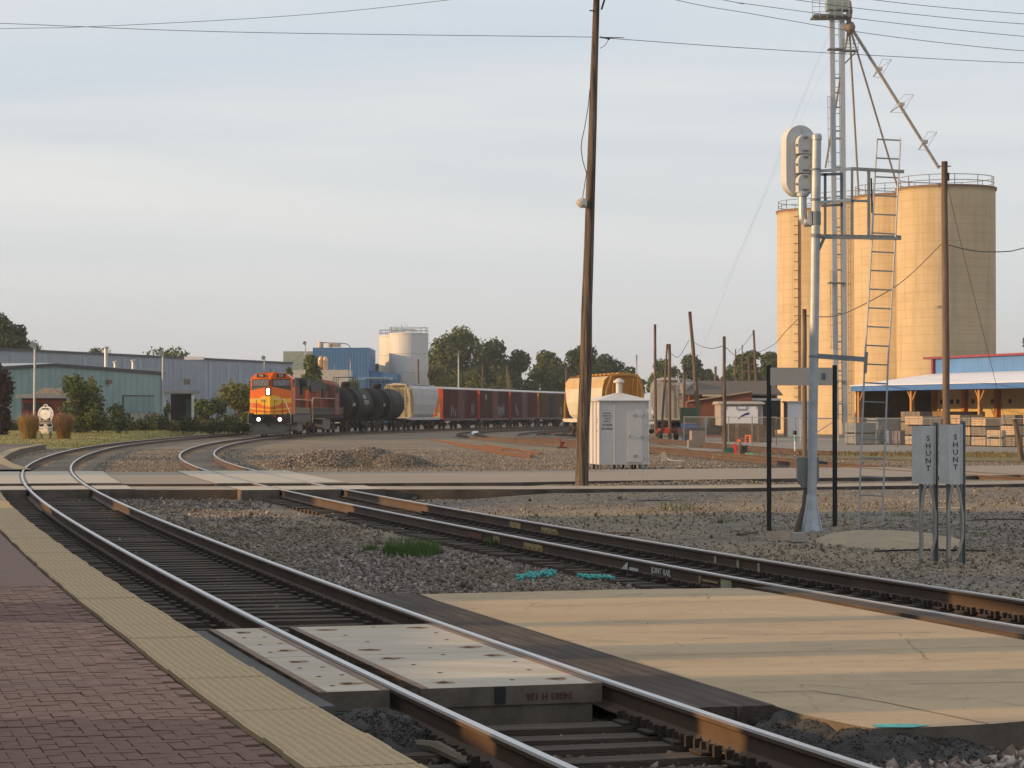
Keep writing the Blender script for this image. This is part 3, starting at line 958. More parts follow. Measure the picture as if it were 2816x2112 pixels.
# ------------------------------------------------------------------ ballast: real stones
OCT = np.array([(1, 0, 0), (-1, 0, 0), (0, 1, 0), (0, -1, 0), (0, 0, 1), (0, 0, -1)], float)
OF = np.array([(0, 2, 4), (2, 1, 4), (1, 3, 4), (3, 0, 4), (2, 0, 5), (1, 2, 5), (3, 1, 5), (0, 3, 5)])
def stones(name, xyz, size, m, parent=None):
    n = len(xyz)
    v = np.repeat(OCT[None], n, 0)
    v = v * (1 + rng.uniform(-.32, .32, (n, 6, 1)))
    v = v + rng.normal(0, .16, (n, 6, 3))
    q = rng.normal(size=(n, 4))
    q /= np.linalg.norm(q, axis=1)[:, None]
    w_, x_, y_, z_ = q.T
    R = np.stack([1 - 2 * (y_ * y_ + z_ * z_), 2 * (x_ * y_ - z_ * w_), 2 * (x_ * z_ + y_ * w_), 2 * (x_ * y_ + z_ * w_), 1 - 2 * (x_ * x_ + z_ * z_), 2 * (y_ * z_ - x_ * w_), 2 * (x_ * z_ - y_ * w_), 2 * (y_ * z_ + x_ * w_), 1 - 2 * (x_ * x_ + y_ * y_)], 1).reshape(n, 3, 3)
    v = v * np.stack([size, size * rng.uniform(.6, 1, n), size * rng.uniform(.5, .9, n)], 1)[:, None, :]
    v = np.einsum('nij,nkj->nki', R, v) + xyz[:, None, :]
    f = (OF[None] + (np.arange(n) * 6)[:, None, None]).reshape(-1, 3)
    return tag(np_mesh(name, v.reshape(-1, 3), f, m, parent), kind='stuff')
grey_stone = island_mat('grey pink ballast', [(0, (0.075, 0.06, 0.056)), (.35, (0.155, 0.125, 0.112)), (.6, (0.215, 0.172, 0.15)), (.85, (0.27, 0.23, 0.21)), (1, (0.42, 0.38, 0.34))], patch=(0.35, (0.19, 0.155, 0.10)))
dark_stone = island_mat('oily ballast', [(0, (0.05, 0.042, 0.036)), (.5, (0.115, 0.092, 0.075)), (.85, (0.17, 0.14, 0.115)), (1, (0.27, 0.23, 0.19))])
warm_stone = island_mat('buff gravel', [(0, (0.09, 0.072, 0.058)), (.4, (0.18, 0.142, 0.108)), (.75, (0.26, 0.21, 0.158)), (1, (0.48, 0.41, 0.32))], patch=(0.3, (0.135, 0.112, 0.088)))
def scatter(n, x0, x1, y0, y1, pw=1.6):
    # more and smaller stones close to the camera
    u = rng.random(n)
    e = 1 - pw
    y = (y0 ** e + u * (y1 ** e - y0 ** e)) ** (1 / e)
    x = rng.uniform(x0, x1, n) * y
    return x, y
x, y = scatter(330000, -0.225, 0.235, 11.2, 63.0, 1.9)
la, lb = dist_path(PATH_A, x, y), dist_path(PATH_B, x, y)
ok = (la > -1.50) & ~in_poly(x, y, [tuple(q) for q in SLAB])
ok &= ~((np.abs(la) < 0.67) & (y > yA - .1) & (y < yC + .05)) & ~((la < 0) & (y > yA - .1) & (y < yC + .1)) & ~((la > 0.78) & (la < 1.4) & (y > 14.7) & (y < 24.3))
ok &= ~((lb < -0.8) & (lb > -1.12) & (y < 25.7)) & (y < 57.0 + np.clip(x - 5, 0, 50) * .5)
ok &= rng.random(len(x)) < np.clip(.62 + .55 * hills(x * .9, y * .45) + .3 * hills(x * 2.1 + 3, y * 1.1), .12, 1)
ok &= ~((np.abs(np.abs(la) - .7535) < .075)) & ~((np.abs(np.abs(lb) - .7535) < .075))
x, y, la, lb = x[ok], y[ok], la[ok], lb[ok]
inA, inB = np.abs(la) < 1.32, np.abs(lb) < 1.32
sz = (0.0105 + 0.00036 * y) * np.exp(rng.normal(-.08, .38, len(x)))
zz = ground_h(x, y) + sz * rng.uniform(-.1, .8, len(x))
zz[inA | inB] -= 0.012
on_tie = (inA | inB) & (rng.random(len(x)) < .35)
right = (lb > 1.32)
groups = {'track': (inA | inB) & ~on_tie, 'mid': ~(inA | inB) & ~right, 'right': right & (rng.random(len(x)) < .6)}
for nm, mm, lab in (('track', dark_stone, 'dark oily ballast stones between the ties of the front tracks'), ('mid', grey_stone, 'grey pink ballast stones between the two front tracks'), ('right', warm_stone, 'buff gravel right of the second track')):
    k = groups[nm]
    o = stones('ballast', np.stack([x[k], y[k], zz[k]], 1), sz[k] * (.72 if nm == 'right' else 1), mm)
    o['label'] = lab
o = stones('spilled_stones', xs_, rng.uniform(.002, .006, len(xs_)), grey_stone)
o['label'] = 'tiny stones spilled on the concrete walkway'
# coarse stones in the near right corner
n = 900
xp, yp = rng.uniform(2330, 2860, n), rng.uniform(2045, 2150, n)
keep = (yp - 2045) > (2640 - xp) * 0.20
cs = np.array([G(a, b, -0.24)[:] for a, b in zip(xp[keep], yp[keep])])
cs[:, 2] = -0.25 + rng.uniform(0, .05, len(cs))
o = stones('coarse_ballast', cs, rng.uniform(.028, .055, len(cs)), island_mat('coarse pink stones', [(0, (.10, .075, .06)), (.4, (.22, .15, .115)), (.7, (.26, .22, .20)), (1, (.45, .40, .35))]))
o['label'] = 'coarse pink and grey stones in the near right corner'
# crumbs of broken asphalt on the heaps
cr = []
for (xx_, yy_, rx, ry, h) in ASPH_SPOTS:
    g_ = G(xx_, yy_, -0.15)
    u_, v_ = rng.uniform(-1, 1, 3000), rng.uniform(-1, 1, 3000)
    r2 = u_ ** 2 + v_ ** 2
    k = r2 < 1
    a_, b_ = u_[k] * rx * .75, v_[k] * ry * .75
    cr.append(np.stack([g_.x + a_ * math.cos(-.3) - b_ * math.sin(-.3), g_.y + a_ * math.sin(-.3) + b_ * math.cos(-.3), -.27 + h * (1 - r2[k]) + rng.uniform(-.008, .006, k.sum())], 1))
u_, v_ = rng.uniform(-1, 1, 6000), rng.uniform(-1, 1, 6000)
r2 = u_ ** 2 + v_ ** 2
k = r2 < 1
a_, b_ = u_[k] * .42, v_[k] * .75
cr.append(np.stack([q0.x + a_ * math.cos(-th0) - b_ * math.sin(-th0), q0.y + a_ * math.sin(-th0) + b_ * math.cos(-th0), -.25 + .22 * (1 - r2[k]) + rng.uniform(-.008, .006, k.sum())], 1))
cr = np.concatenate(cr)
sl_in = in_poly(cr[:, 0], cr[:, 1], [tuple(q) for q in SLAB])
cr = cr[~sl_in]
o = stones('asphalt_crumbs', cr, rng.uniform(.003, .011, len(cr)), island_mat('asphalt crumbs', [(0, (.03, .026, .023)), (.6, (.055, .048, .042)), (1, (.085, .075, .066))]))
o['label'] = 'loose crumbs of broken asphalt at the slab ends'
# turquoise sprayed stones
xp = np.concatenate([rng.uniform(1420, 1530, 130), rng.uniform(1590, 1690, 90)])
yp = np.where(xp < 1535, 1589 - (xp - 1420) * .13 + rng.normal(0, 3.5, len(xp)), 1584 + (xp - 1590) * .07 + rng.normal(0, 2.0, len(xp)))
cs = np.array([G(a, b, -0.22)[:] for a, b in zip(xp, yp)])
cs[:, 2] = -0.225 + rng.uniform(0, .03, len(cs))
o = stones('painted_stones', cs, rng.uniform(.02, .035, len(cs)), cy_m)
o['label'] = 'turquoise sprayed stones beside the second track'
# ================================================================== equipment beside the tracks
# ------------------------------------------------------------------ signal mast
Ym = 40.6
def mp_(x, y, dy=0.0):
    return P(x, y, Ym + dy)
base = Vector((P(2232, 1463, Ym).x, Ym, -0.20))
top_ = mp_(2246, 378)
sg = thing('signal_mast', 'grey tubular railway signal mast with three lamp head seen from behind and ladder', 'signal', base)
O_ = base
MB().cyl(base + Vector((0, 0, .2)), top_, 0.080, 0.080, 18).lathe([(0.0, .07), (.075, .06), (.089, .03), (.089, -.04), (.08, -.05)], top_, 18).build('mast', galv, sg, org=O_, smooth=False)
ft = MB()
for k in range(4):
    t_ = PI / 4 + k * PI / 2
    e = Vector((math.cos(t_), math.sin(t_), 0))
    ft.add([base + e * .075 + Vector((0, 0, .62)), base + e * .24 + Vector((0, 0, -.06)), base + e * .06 + Vector((0, 0, -.06))], [(0, 1, 2)])
ft.lathe([(.24, -.08), (.24, -.03), (.2, 0.0), (.12, .36), (.084, .64)], base, 8)
ft.build('foot', galv, sg, org=O_)
# lamp head: oval background plate with side hood, three housings, elbow bracket
hc = mp_(2203, 443, 0.16)
hd = MB()
rw, rh = 0.285, 0.62
oval = []
for i in range(40):
    t_ = 2 * PI * i / 40
    cx_, sx_ = math.cos(t_), math.sin(t_)
    oval.append((rw * cx_, (rh - rw) * (1 if sx_ > 0 else -1) * (abs(sx_) > 1e-6) + rw * sx_))
yaw = math.radians(20)
R_ = Matrix.Translation(hc) @ Matrix.Rotation(yaw, 4, 'Z') @ Matrix.Rotation(PI / 2, 4, 'X')
hd.prism(oval, 0.02, R_ @ Matrix.Translation((0, 0, -.02)))
bk = hd.build('background_plate', grey_paint, sg, org=O_)
rimm = MB()
for i in range(40):
    a_, b_ = oval[i], oval[(i + 1) % 40]
    dpt = 0.16 if (a_[0] < -0.05) else 0.05
    dp2 = 0.16 if (b_[0] < -0.05) else 0.05
    rimm.add([R_ @ Vector((a_[0], a_[1], -.021)), R_ @ Vector((b_[0], b_[1], -.021)), R_ @ Vector((b_[0] * 1.04, b_[1], -.02 - dp2)), R_ @ Vector((a_[0] * 1.04, a_[1], -.02 - dpt))], [(0, 1, 2, 3)])
rimm.build('rim', grey_paint, bk, org=O_)
for k in range(3):
    h_ = MB()
    cz = 0.31 - 0.335 * k
    prof = [(-.135, -.19), (.135, -.19), (.14, .0)] + [(.14 * math.cos(t_), .0 + .135 * math.sin(t_)) for t_ in np.linspace(.2, PI - .2, 10)] + [(-.14, .0)]
    h_.prism([(x_, y_ + cz) for x_, y_ in prof], 0.13, R_ @ Matrix.Translation((0.02, 0, 0.001)))
    lp = h_.build('lamp_housing', grey_paint, sg, org=O_)
    d2 = MB()
    d2.box((0.02, 0.085 + cz, 0.14), (.085, .03, .03), M=Matrix.Identity(4))
    d2.box((0.02, -.14 + cz, 0.14), (.11, .02, .03))
    d2.cyl((-.115, -.05 + cz, .10), (-.145, -.05 + cz, .10), .022, n=8)
    d2.v = [tuple(R_ @ Vector(q_)) for q_ in d2.v]
    tag(d2.build('latches', galv_dark, lp, org=O_), kind='stuff')
hk = MB().tube([R_ @ Vector((.02, .47, .012)), R_ @ Vector((.02, .51, .02)), R_ @ Vector((.02, .55, .012))], .008, 6)
hk.build('lifting_eye', galv, sg, org=O_)
el = [mp_(2207, 537, .05), mp_(2207, 585, .05), mp_(2208, 603, .05), mp_(2216, 612, .03), mp_(2240, 612, 0)]
MB().tube(el, [.07, .075, .078, .078, .075], 12).box(mp_(2228, 600), (.04, .16, .24)).lathe([(.1, 0), (.105, .05), (.06, .09)], el[0] - Vector((0, 0, .02)), 14).build('elbow_bracket', galv, sg, org=O_)
for yy_, hh in ((600, .23), (466, .03), (549, .04), (648, .06), (980, .04)):
    MB().cyl(mp_(2243 if yy_ < 800 else 2239, yy_) + Vector((0, 0, -hh / 2)), mp_(2243 if yy_ < 800 else 2239, yy_) + Vector((0, 0, hh / 2)), .092, n=16).build('clamp', galv_dark, sg, org=O_)
# service platform and guard frame, toward the right of the mast
def fr(a, b, wd=.04, m=galv_dark, nm='frame_bar', y0=0., y1=0.):
    MB().bar(mp_(a[0], a[1], y0), mp_(b[0], b[1], y1), wd).build(nm, m, sg, org=O_)
fr((2246, 652), (2478, 656), .05, nm='platform_beam')
fr((2246, 648), (2478, 652), .05, nm='platform_beam', y0=.45, y1=.45)
for xx_ in range(2268, 2475, 18):
    fr((xx_, 650), (xx_, 648), .03, nm='grating_bar', y0=-.02, y1=.47)
fr((2258, 470), (2342, 464), .05, galv, 'guard_rail')
fr((2342, 464), (2486, 472), .055, nm='guard_rail')
fr((2258, 480), (2316, 478), .045, nm='guard_rail', y0=.4, y1=.4)
fr((2258, 556), (2340, 550), .045, galv, 'guard_rail')
fr((2258, 566), (2316, 563), .04, nm='guard_rail', y0=.4, y1=.4)
fr((2342, 552), (2386, 553), .04, nm='guard_rail')
for xx_, ya_, wd, dy_ in ((2269, 478, .045, .4), (2315, 476, .04, .4), (2343, 464, .04, 0), (2389, 466, .05, 0)):
    fr((xx_, ya_), (xx_, 648), wd, nm='guard_post', y0=dy_, y1=dy_)
fr((2250, 690), (2266, 655), .05, nm='brace')
MB().tube([mp_(2396, 490), mp_(2397, 540), mp_(2398, 586)], .014, 5).build('chain', steel_dark, sg, org=O_)
lad = MB()
La = [(2412, 381), (2404, 520), (2398, 655), (2378, 1000), (2360, 1462)]
Lb = [(2476, 381), (2469, 520), (2462, 655), (2442, 1000), (2426, 1446)]
def interp(pl, y):
    for (xa, ya), (xb, yb) in zip(pl[:-1], pl[1:]):
        if ya <= y <= yb:
            return xa + (xb - xa) * (y - ya) / (yb - ya)
    return pl[-1][0]
for pl in (La, Lb):
    lr = MB()
    lr.tube([mp_(x_, y_) for x_, y_ in pl], .017, 6)
    lr.build('ladder_rail', galv, sg, org=O_)
y_ = 383
while y_ < 1450:
    MB().bar(mp_(interp(La, y_), y_), mp_(interp(Lb, y_), y_ + 3), .024).build('rung', galv_dark, sg, org=O_)
    y_ += 51.5
MB().bar(mp_(2234, 978), mp_(2385, 989), .06, .085).build('ladder_arm', galv_dark, sg, org=O_)
MB().bar(mp_(2383, 968), mp_(2379, 1026), .05).build('ladder_bracket', galv_dark, sg, org=O_)
# meter box and conduit strapped behind the mast
jb = MB()
x0, x1 = mp_(2196, 1260).x, mp_(2254, 1260).x
zt, zb = mp_(2200, 1258).z, mp_(2200, 1342).z
A_ = Matrix(((1, 0, 0, 0), (0, 0, 1, 0), (0, 1, 0, 0), (0, 0, 0, 1)))
jb.prism([(x0, zb + .13), (x0 + .09, zb), (x1 - .06, zb), (x1, zb + .13), (x1, zt), (x0, zt)], .22, Matrix.Translation((0, Ym + .09, 0)) @ A_)
jb.build('junction_box', mat('grey green enclosure', (.20, .215, .20), .6, var=.12), sg, org=O_)
MB().tube([Vector(((x0 + x1) / 2 - .03, Ym + .18, zb)), mp_(2212, 1390, .1), mp_(2200, 1430, .05), mp_(2190, 1466, 0)], [.045, .045, .05, .06], 8).build('conduit', mat('brown conduit', (.13, .10, .08), .8), sg, org=O_)

# ------------------------------------------------------------------ blank sign on two black posts
Ys = 41.8
sb = Vector((P(2203, 1453, Ys).x, Ys, -0.22))
sn = thing('sign', 'blank beige sign board seen from behind on two black perforated posts', 'sign', sb)
def perf_mat():
    m, t, b, o = nodes('perforated black post')
    v = ocoord(t)
    sx = t.nodes.new('ShaderNodeSeparateXYZ')
    t.links.new(v, sx.inputs[0])
    md = t.nodes.new('ShaderNodeMath'); md.operation = 'PINGPONG'; md.inputs[1].default_value = 0.0127
    t.links.new(sx.outputs['Z'], md.inputs[0])
    c = ramp(t, md.outputs[0], [(0.0095, (.012, .013, .013)), (0.0115, (.10, .10, .095))])
    t.links.new(c, b.inputs['Base Color'])
    b.inputs['Roughness'].default_value = .6
    return m
perf = perf_mat()
for xx_ in (2113, 2294):
    p0, p1 = P(xx_ + 2, 1456, Ys), P(xx_, 1012, Ys)
    po = MB().box((0, 0, (p1.z - p0.z) / 2), (.078, .05, p1.z - p0.z + .1)).build('post', black_steel, sn)
    po.location = p0 - sb
    MB().box((0, -.028, (p1.z - p0.z) / 2), (.012, .004, p1.z - p0.z - .02)).build('hole_row', perf, po)
c0, c1 = P(2118, 1060, Ys), P(2289, 1011, Ys)
bd = MB().box((c0 + c1) / 2 + Vector((0, -.02, 0)), (c1.x - c0.x, .02, c1.z - c0.z)).build('board', mat('beige sign back', (.52, .45, .38), .6, var=.06, scale=1.5), sn, org=sb)
MB().box(P(2264, 1035, Ys) + Vector((0, -.034, 0)), (.07, .006, .12)).build('sticker', mat('grey sticker', (.16, .18, .22), .6), bd, org=sb)

# ------------------------------------------------------------------ two shunt boxes
shunt_m = mat('shunt box paint', (.54, .55, .54), .6, var=.07, scale=4, dirt=(.46, .45, .42), dscale=3)
shunt_post = mat('channel post', (.21, .235, .235), .6, .2, var=.12)
def shunt(xl, yt, yb, yg, label, Yd):
    pb = P(xl + 30, yg, Yd)
    pb.z = -0.24
    t = thing('shunt_box', label, 'track box', pb, group='shunt boxes on channel posts')
    xa, xb, xc = P(xl, yt, Yd).x, P(xl + 21, yt, Yd).x, P(xl + 53, yt, Yd).x
    z1, z0 = P(xl, yt, Yd).z, P(xl, yb, Yd).z
    bx = MB().prism([(xa, Yd + .15), (xb, Yd), (xc, Yd), (xc, Yd + .17), (xa, Yd + .17)], z1 - z0, Matrix.Translation((0, 0, z0))).build('cabinet', shunt_m, t, org=pb)
    fl = MB()
    for k in range(2):
        fl.box((xc + .012 + k * .022, Yd + .06, (z0 + z1) / 2), (.016, .10 - .03 * k, z1 - z0 + .01))
    fl.build('hinge_flange', shunt_m, bx, org=pb)
    zz_ = z1 - .175
    for ch in 'SHUNT':
        text(ch, .105, letter_dark, bx, Vector(((xb + xc) / 2 + .012, Yd - .003, zz_)) - pb, name='letter', wx=1.05)
        zz_ -= .105
    px_ = P(xl + 61, yt, Yd).x
    u = MB()
    u.box((px_ - .028, Yd + .05, (z1 + pb.z) / 2 + .02), (.012, .07, z1 - pb.z + .06)).box((px_ + .028, Yd + .05, (z1 + pb.z) / 2 + .02), (.012, .07, z1 - pb.z + .06)).box((px_, Yd + .08, (z1 + pb.z) / 2 + .02), (.045, .012, z1 - pb.z + .06))
    u.build('channel_post', shunt_post, t, org=pb)
    q_ = P(xl + 24, yt, Yd).x
    MB().box((q_, Yd + .13, (z0 + pb.z) / 2), (.05, .05, z0 - pb.z + .1)).build('leg', shunt_post, t, org=pb)
    for a_, b_, c_ in ((xl + 33, xl + 20, xl + 24), (xl + 43, xl + 60, xl + 44)):
        MB().tube([P(a_, yb, Yd), P((a_ + b_) / 2, yb + 30, Yd), P(b_, yb + 85, Yd - .02), P(b_ + (3 if b_ < a_ else -1), yb + 150, Yd - .03), P((b_ + c_) / 2, yb + 178, Yd - .04), P(c_ - 2, yb + 205, Yd - .06)], .021, 8).build('cable', mat('grey cable', (.33, .30, .27), .7), t, org=pb)
    return t
shunt(2513, 1172, 1331, 1535, 'left one of the two pale grey boxes lettered SHUNT on channel posts', 33.3)
shunt(2588, 1168, 1331, 1540, 'right one of the two pale grey boxes lettered SHUNT on channel posts', 33.0)

# ------------------------------------------------------------------ white equipment shed
Yh = 87.5
fx0, fx1 = P(1649, 1276, Yh).x, P(1784, 1276, Yh).x
rzs = math.radians(9.5)
cw = (fx1 - fx0) / math.cos(rzs) * 1.01
hb = Vector((fx0, Yh, -0.2))
sd = thing('equipment_shed', 'white steel equipment shed on short legs with lettered panel and vent pipe', 'shed', hb, rz=-rzs * 0 + math.radians(9.5))
zb_, ze = .12, 2.47
shed_m = mat('shed white', (.54, .525, .515), .5, var=.04, scale=1.5, dirt=(.42, .41, .40), dscale=1.3, dlo=.6, dhi=.9)
dpt_ = cw
wl = MB().box((cw / 2, dpt_ / 2, (zb_ + ze) / 2), (cw, dpt_, ze - zb_)).build('wall', shed_m, sd)
for xx_ in (0.0, .56 * cw / 1.83, cw):
    MB().box((xx_ - .012, -.02, (zb_ + ze) / 2), (.03, .045, ze - zb_)).build('seam_flange', shed_m, sd)
for yy_ in (.55, 1.15, cw):
    MB().box((-.02, yy_, (zb_ + ze) / 2), (.045, .03, ze - zb_)).build('seam_flange', shed_m, sd)
e_ = .10
ax, ay = cw / 2, dpt_ / 2
rf = MB().add([(-e_, -e_, ze), (cw + e_, -e_, ze), (cw + e_, dpt_ + e_, ze), (-e_, dpt_ + e_, ze), (-e_, -e_, ze + .035), (cw + e_, -e_, ze + .035), (cw + e_, dpt_ + e_, ze + .035), (-e_, dpt_ + e_, ze + .035), (ax, ay, ze + .34)],
              [(0, 3, 2, 1), (0, 1, 5, 4), (1, 2, 6, 5), (2, 3, 7, 6), (3, 0, 4, 7), (4, 5, 8), (5, 6, 8), (6, 7, 8), (7, 4, 8)]).build('roof', shed_m, sd)
MB().cyl((ax, ay, ze + .2), (ax, ay, ze + .68), .115, n=14).lathe([(.0, .17), (.1, .14), (.21, .04), (.21, 0), (.1, -.02)], (ax, ay, ze + .70), 16).build('vent_pipe', shed_m, rf)
dx0, dx1, dz0, dz1 = cw * .555, cw * .865, zb_ + .09, ze - .36
dr = MB().box(((dx0 + dx1) / 2, -.022, (dz0 + dz1) / 2), (dx1 - dx0, .04, dz1 - dz0)).build('door', shed_m, sd)
MB().box((dx0 + .05, -.07, (dz0 + dz1) / 2), (.03, .05, .12)).tube([(dx0 + .09, -.05, 1.15), (dx0 + .10, -.10, 1.22), (dx0 + .09, -.05, 1.35)], .014, 6).build('handle', galv, dr)
for zz_ in (dz0 + .15, (dz0 + dz1) / 2, dz1 - .15):
    MB().box((dx1 + .02, -.055, zz_), (.17, .02, .035)).cyl((dx1, -.06, zz_ - .05), (dx1, -.06, zz_ + .05), .02, n=8).build('hinge', galv, dr)
for zz_ in (dz0 + .22, dz1 - .18):
    lv = MB()
    for k in range(4):
        lv.box(((dx0 + dx1) / 2 + .02, -.052, zz_ - .04 + .03 * k), (.15, .02, .012))
    lv.build('louvre', galv, dr)
for s_, sz_, zz_ in (('BNSF RAILWAY', .06, 2.02), ('EMERGENCY CALL', .06, 1.925), ('1-800-832-5452', .055, 1.835), ('6TH ST', .115, 1.72), ('M.P. 82.98', .115, 1.585), ('DOT 079641D', .115, 1.44)):
    text(s_, sz_, letter_dark, sd, (.28 * cw / 1.83 * 1.0, -.006, zz_), name='lettering', wx=.62 if s_ == 'DOT 079641D' else .72)
for k in range(7):
    text(('8', 'H')[0] if False else ('6TH ST', 'DOT 079641D')[0] if False else 'H', .09, letter_dark, sd, (-.004, .42, 1.8 - .11 * k), nrm=(-1, 0, 0), name='lettering') if k in (0, 1, 4) else None
for xx_, yy_ in ((.03, .05), (.35, .05), (.62, .3), (.75, .05), (1.0, .5), (1.25, .06), (1.45, .5), (1.6, .05), (1.78, .1), (.05, .7), (.05, 1.3), (1.78, 1.2), (.9, 1.6)):
    MB().box((xx_, yy_, .02), (.07, .07, .24)).build('leg', galv_dark if random.random() < .5 else black_steel, sd)

# ------------------------------------------------------------------ wooden poles
def pole(x0, y0, x1, y1, Y, w0, w1, label, m=wood_pole2, zg=None, Y1=None, group='bare wooden poles', cat='pole', extra=None):
    a = P(x0, y0, Y)
    if zg is not None:
        b1 = P(x1, y1, Y1 or Y)
        f = (zg - a.z) / (b1.z - a.z)
        a = a.lerp(b1, f)
    b = P(x1, y1, Y1 or Y)
    t = thing('utility_pole', label, cat, a, group=group)
    n_ = 9
    pts_, rr = [], []
    for i in range(n_):
        u = i / (n_ - 1)
        q_ = a.lerp(b, u)
        pts_.append(q_ + Vector((random.uniform(-1, 1), random.uniform(-1, 1), 0)) * w0 * .05)
        rr.append((w0 + (w1 - w0) * u) / 2 * random.uniform(.96, 1.04))
    MB().tube(pts_, rr, 14).build('trunk', m, t, org=a, smooth=True)
    return t, a, b
mp0, pa0, pb0 = pole(1600, 1332, 1641, 0, 61.4, .37, .17, 'tall weathered wooden pole beside the road, in front of the white shed', wood_pole, -0.35)
tp = pb0 + (pb0 - pa0).normalized() * .9
MB().tube([pb0, tp], [.085, .08], 14).build('trunk_top', wood_pole, mp0, org=pa0)
lampc = P(1601, 561, 61.3)
lm_ = MB().lathe([(.0, .16), (.08, .14), (.13, .06), (.165, 0), (.16, -.02), (.13, -.06), (.05, -.1), (0, -.11)], lampc + Vector((-.02, -.12, 0)), 14, M=Matrix.Rotation(.5, 4, 'Y'))
lm_.build('lamp', mat('enamel lamp', (.46, .43, .38), .4), mp0, org=pa0)
MB().bar(lampc, P(1612, 552, 61.4), .05).build('lamp_arm', galv_dark, mp0, org=pa0)
w1 = [(1622, 245), (1618, 290), (1608, 350), (1600, 385), (1598, 410), (1602, 440), (1614, 480)]
MB().tube([P(x_, y_, 61.2) for x_, y_ in w1], .012, 5).build('loose_cable', wire_m, mp0, org=pa0)
MB().tube([P(x_, y_, 61.2) for x_, y_ in ((1614, 470), (1606, 520), (1602, 545))], .012, 5).build('loose_cable', wire_m, mp0, org=pa0)
MB().box(P(1674, 106, 61.4), (.06, .06, .06)).tube([P(1650, 102, 61.4), P(1674, 106, 61.4)], .02, 6).tube([P(1674, 108, 61.4), P(1664, 125, 61.4), P(1650, 133, 61.4)], .008, 4).build('insulator', black_steel, mp0, org=pa0)
MB().bar(P(1622, 29, 61.2), P(1634, 30, 61.4), .03).bar(P(1654, 26, 61.4), P(1664, -6, 61.4), .05).build('step_bolt', steel_dark, mp0, org=pa0)

pole(1803, 1197, 1801, 892, 205, .30, .22, 'tall bare brown pole right behind the orange hopper end', zg=-.3)
pole(1842, 1208, 1841, 946, 178, .27, .23, 'shorter bare pole right of the tall one, beside the grey cart', zg=-.3)
pole(1820, 1178, 1835, 946, 195, .2, .16, 'thin leaning stub pole between the two bare poles behind the shed', zg=-.3)
pole(1924, 1185, 1897, 857, 190, .40, .26, 'thick brown pole leaning left above the concrete block', zg=-.3)
pole(1993, 1238, 1991, 925, 127, .22, .16, 'slim light brown pole standing in front of the white trailer', wood_pole, zg=-.3)
pole(2082, 1100, 2072, 908, 262, .34, .24, 'leaning dark pole far behind the brick building', zg=-.3)
pX, pXa, pXb = pole(2062, 1110, 2059, 976, 232, .26, .18, 'far pole with cross arms left of the silos', zg=-.3)
for yy_, ln in ((1000, 26), (1020, 26), (1023, 16)):
    MB().bar(P(2059 - ln, yy_ - 2, 232), P(2059 + ln, yy_ + 2, 232), .09, .11).build('cross_arm', wood_pole, pX, org=pXa)
pole(1880, 1150, 1882, 1012, 200, .26, .22, 'dark short pole left of the leaning pole', zg=-.3)
pole(1750, 1060, 1751, 976, 330, .3, .2, 'faint thin pole above the far end of the hopper wagon', galv, zg=-.3)
pole(1967, 1060, 1968, 1008, 300, .36, .3, 'stub pole above the brick building roof', zg=-.3)
pole(2021, 1060, 2023, 960, 300, .2, .14, 'thin pole left of the cross armed pole', zg=-.3)
pole(2042, 1060, 2041, 948, 310, .2, .14, 'thin dark pole between the cross armed poles', zg=-.3)
pole(1868, 1150, 1866, 1022, 260, .2, .15, 'pale thin pole behind the second bare pole', galv, zg=-.3)
pole(1398, 1070, 1394, 1000, 330, .32, .24, 'stub pole above the third boxcar', zg=-.3)
pole(1402, 1070, 1400, 1022, 335, .25, .2, 'short stub pole leaning on the one above the third boxcar', zg=-.3)
pole(1327, 1070, 1327, 998, 330, .24, .18, 'thin grey pole above the first boxcar', zg=-.3)
pole(1261, 1070, 1261, 962, 340, .24, .18, 'pale lamp pole in front of the tall trees', galv, zg=-.3)
pole(1557, 1080, 1557, 1009, 330, .3, .24, 'stub pole left of the tall foreground pole', zg=-.3)
pole(1151, 1070, 1150, 988, 345, .32, .26, 'brown pole in front of the white storage tank', zg=-.3)
pR, pRa, pRb = pole(2604, 1266, 2597, 444, 100, .31, .26, 'tall dark pole in front of the right silo', zg=-.3)
MB().box(pRb + Vector((.16, 0, -.65)), (.09, .09, .35)).bar(pRb + Vector((-.25, 0, -.2)), pRb + Vector((.28, 0, -.2)), .04).build('insulator', steel_dark, pR, org=pRa)
pS, pSa, pSb = pole(2213, 1262, 2212, 850, 105, .22, .19, 'dark pole behind the blank sign and signal mast', zg=-.3)
pole(2812, 1268, 2790, 1153, 101, .26, .20, 'short leaning broken post at the right edge', zg=-.3)
# ------------------------------------------------------------------ overhead wires
def wire(pts_, r, label, n=14, group='overhead wires'):
    pts_ = [Vector(q_) for q_ in pts_]
    q_ = []
    m_ = len(pts_)
    for i in range(m_ - 1):
        a_, b_, c_, d_ = pts_[max(i - 1, 0)], pts_[i], pts_[i + 1], pts_[min(i + 2, m_ - 1)]
        for t_ in np.linspace(0, 1, n, endpoint=False):
            q_.append(.5 * ((2 * b_) + (-a_ + c_) * t_ + (2 * a_ - 5 * b_ + 4 * c_ - d_) * t_ * t_ + (-a_ + 3 * b_ - 3 * c_ + d_) * t_ ** 3))
    q_.append(pts_[-1])
    o = MB().tube(q_, r, 4).build('wire', wire_m, org=pts_[0])
    return tag(o, label, 'wire', group)
wire([P(-900, 30, 66), P(0, 64, 64), P(640, 88, 62.5), P(1630, 102, 61.4), P(1668, 104, 61.4)], .0085, 'wire from the left edge to the tall foreground pole')
wire([P(1672, 105, 61.4), P(2050, 132, 63), P(2450, 155, 66), P(2816, 173, 70), P(3400, 190, 80)], .0085, 'wire from the tall foreground pole to the right edge, lowest at right')
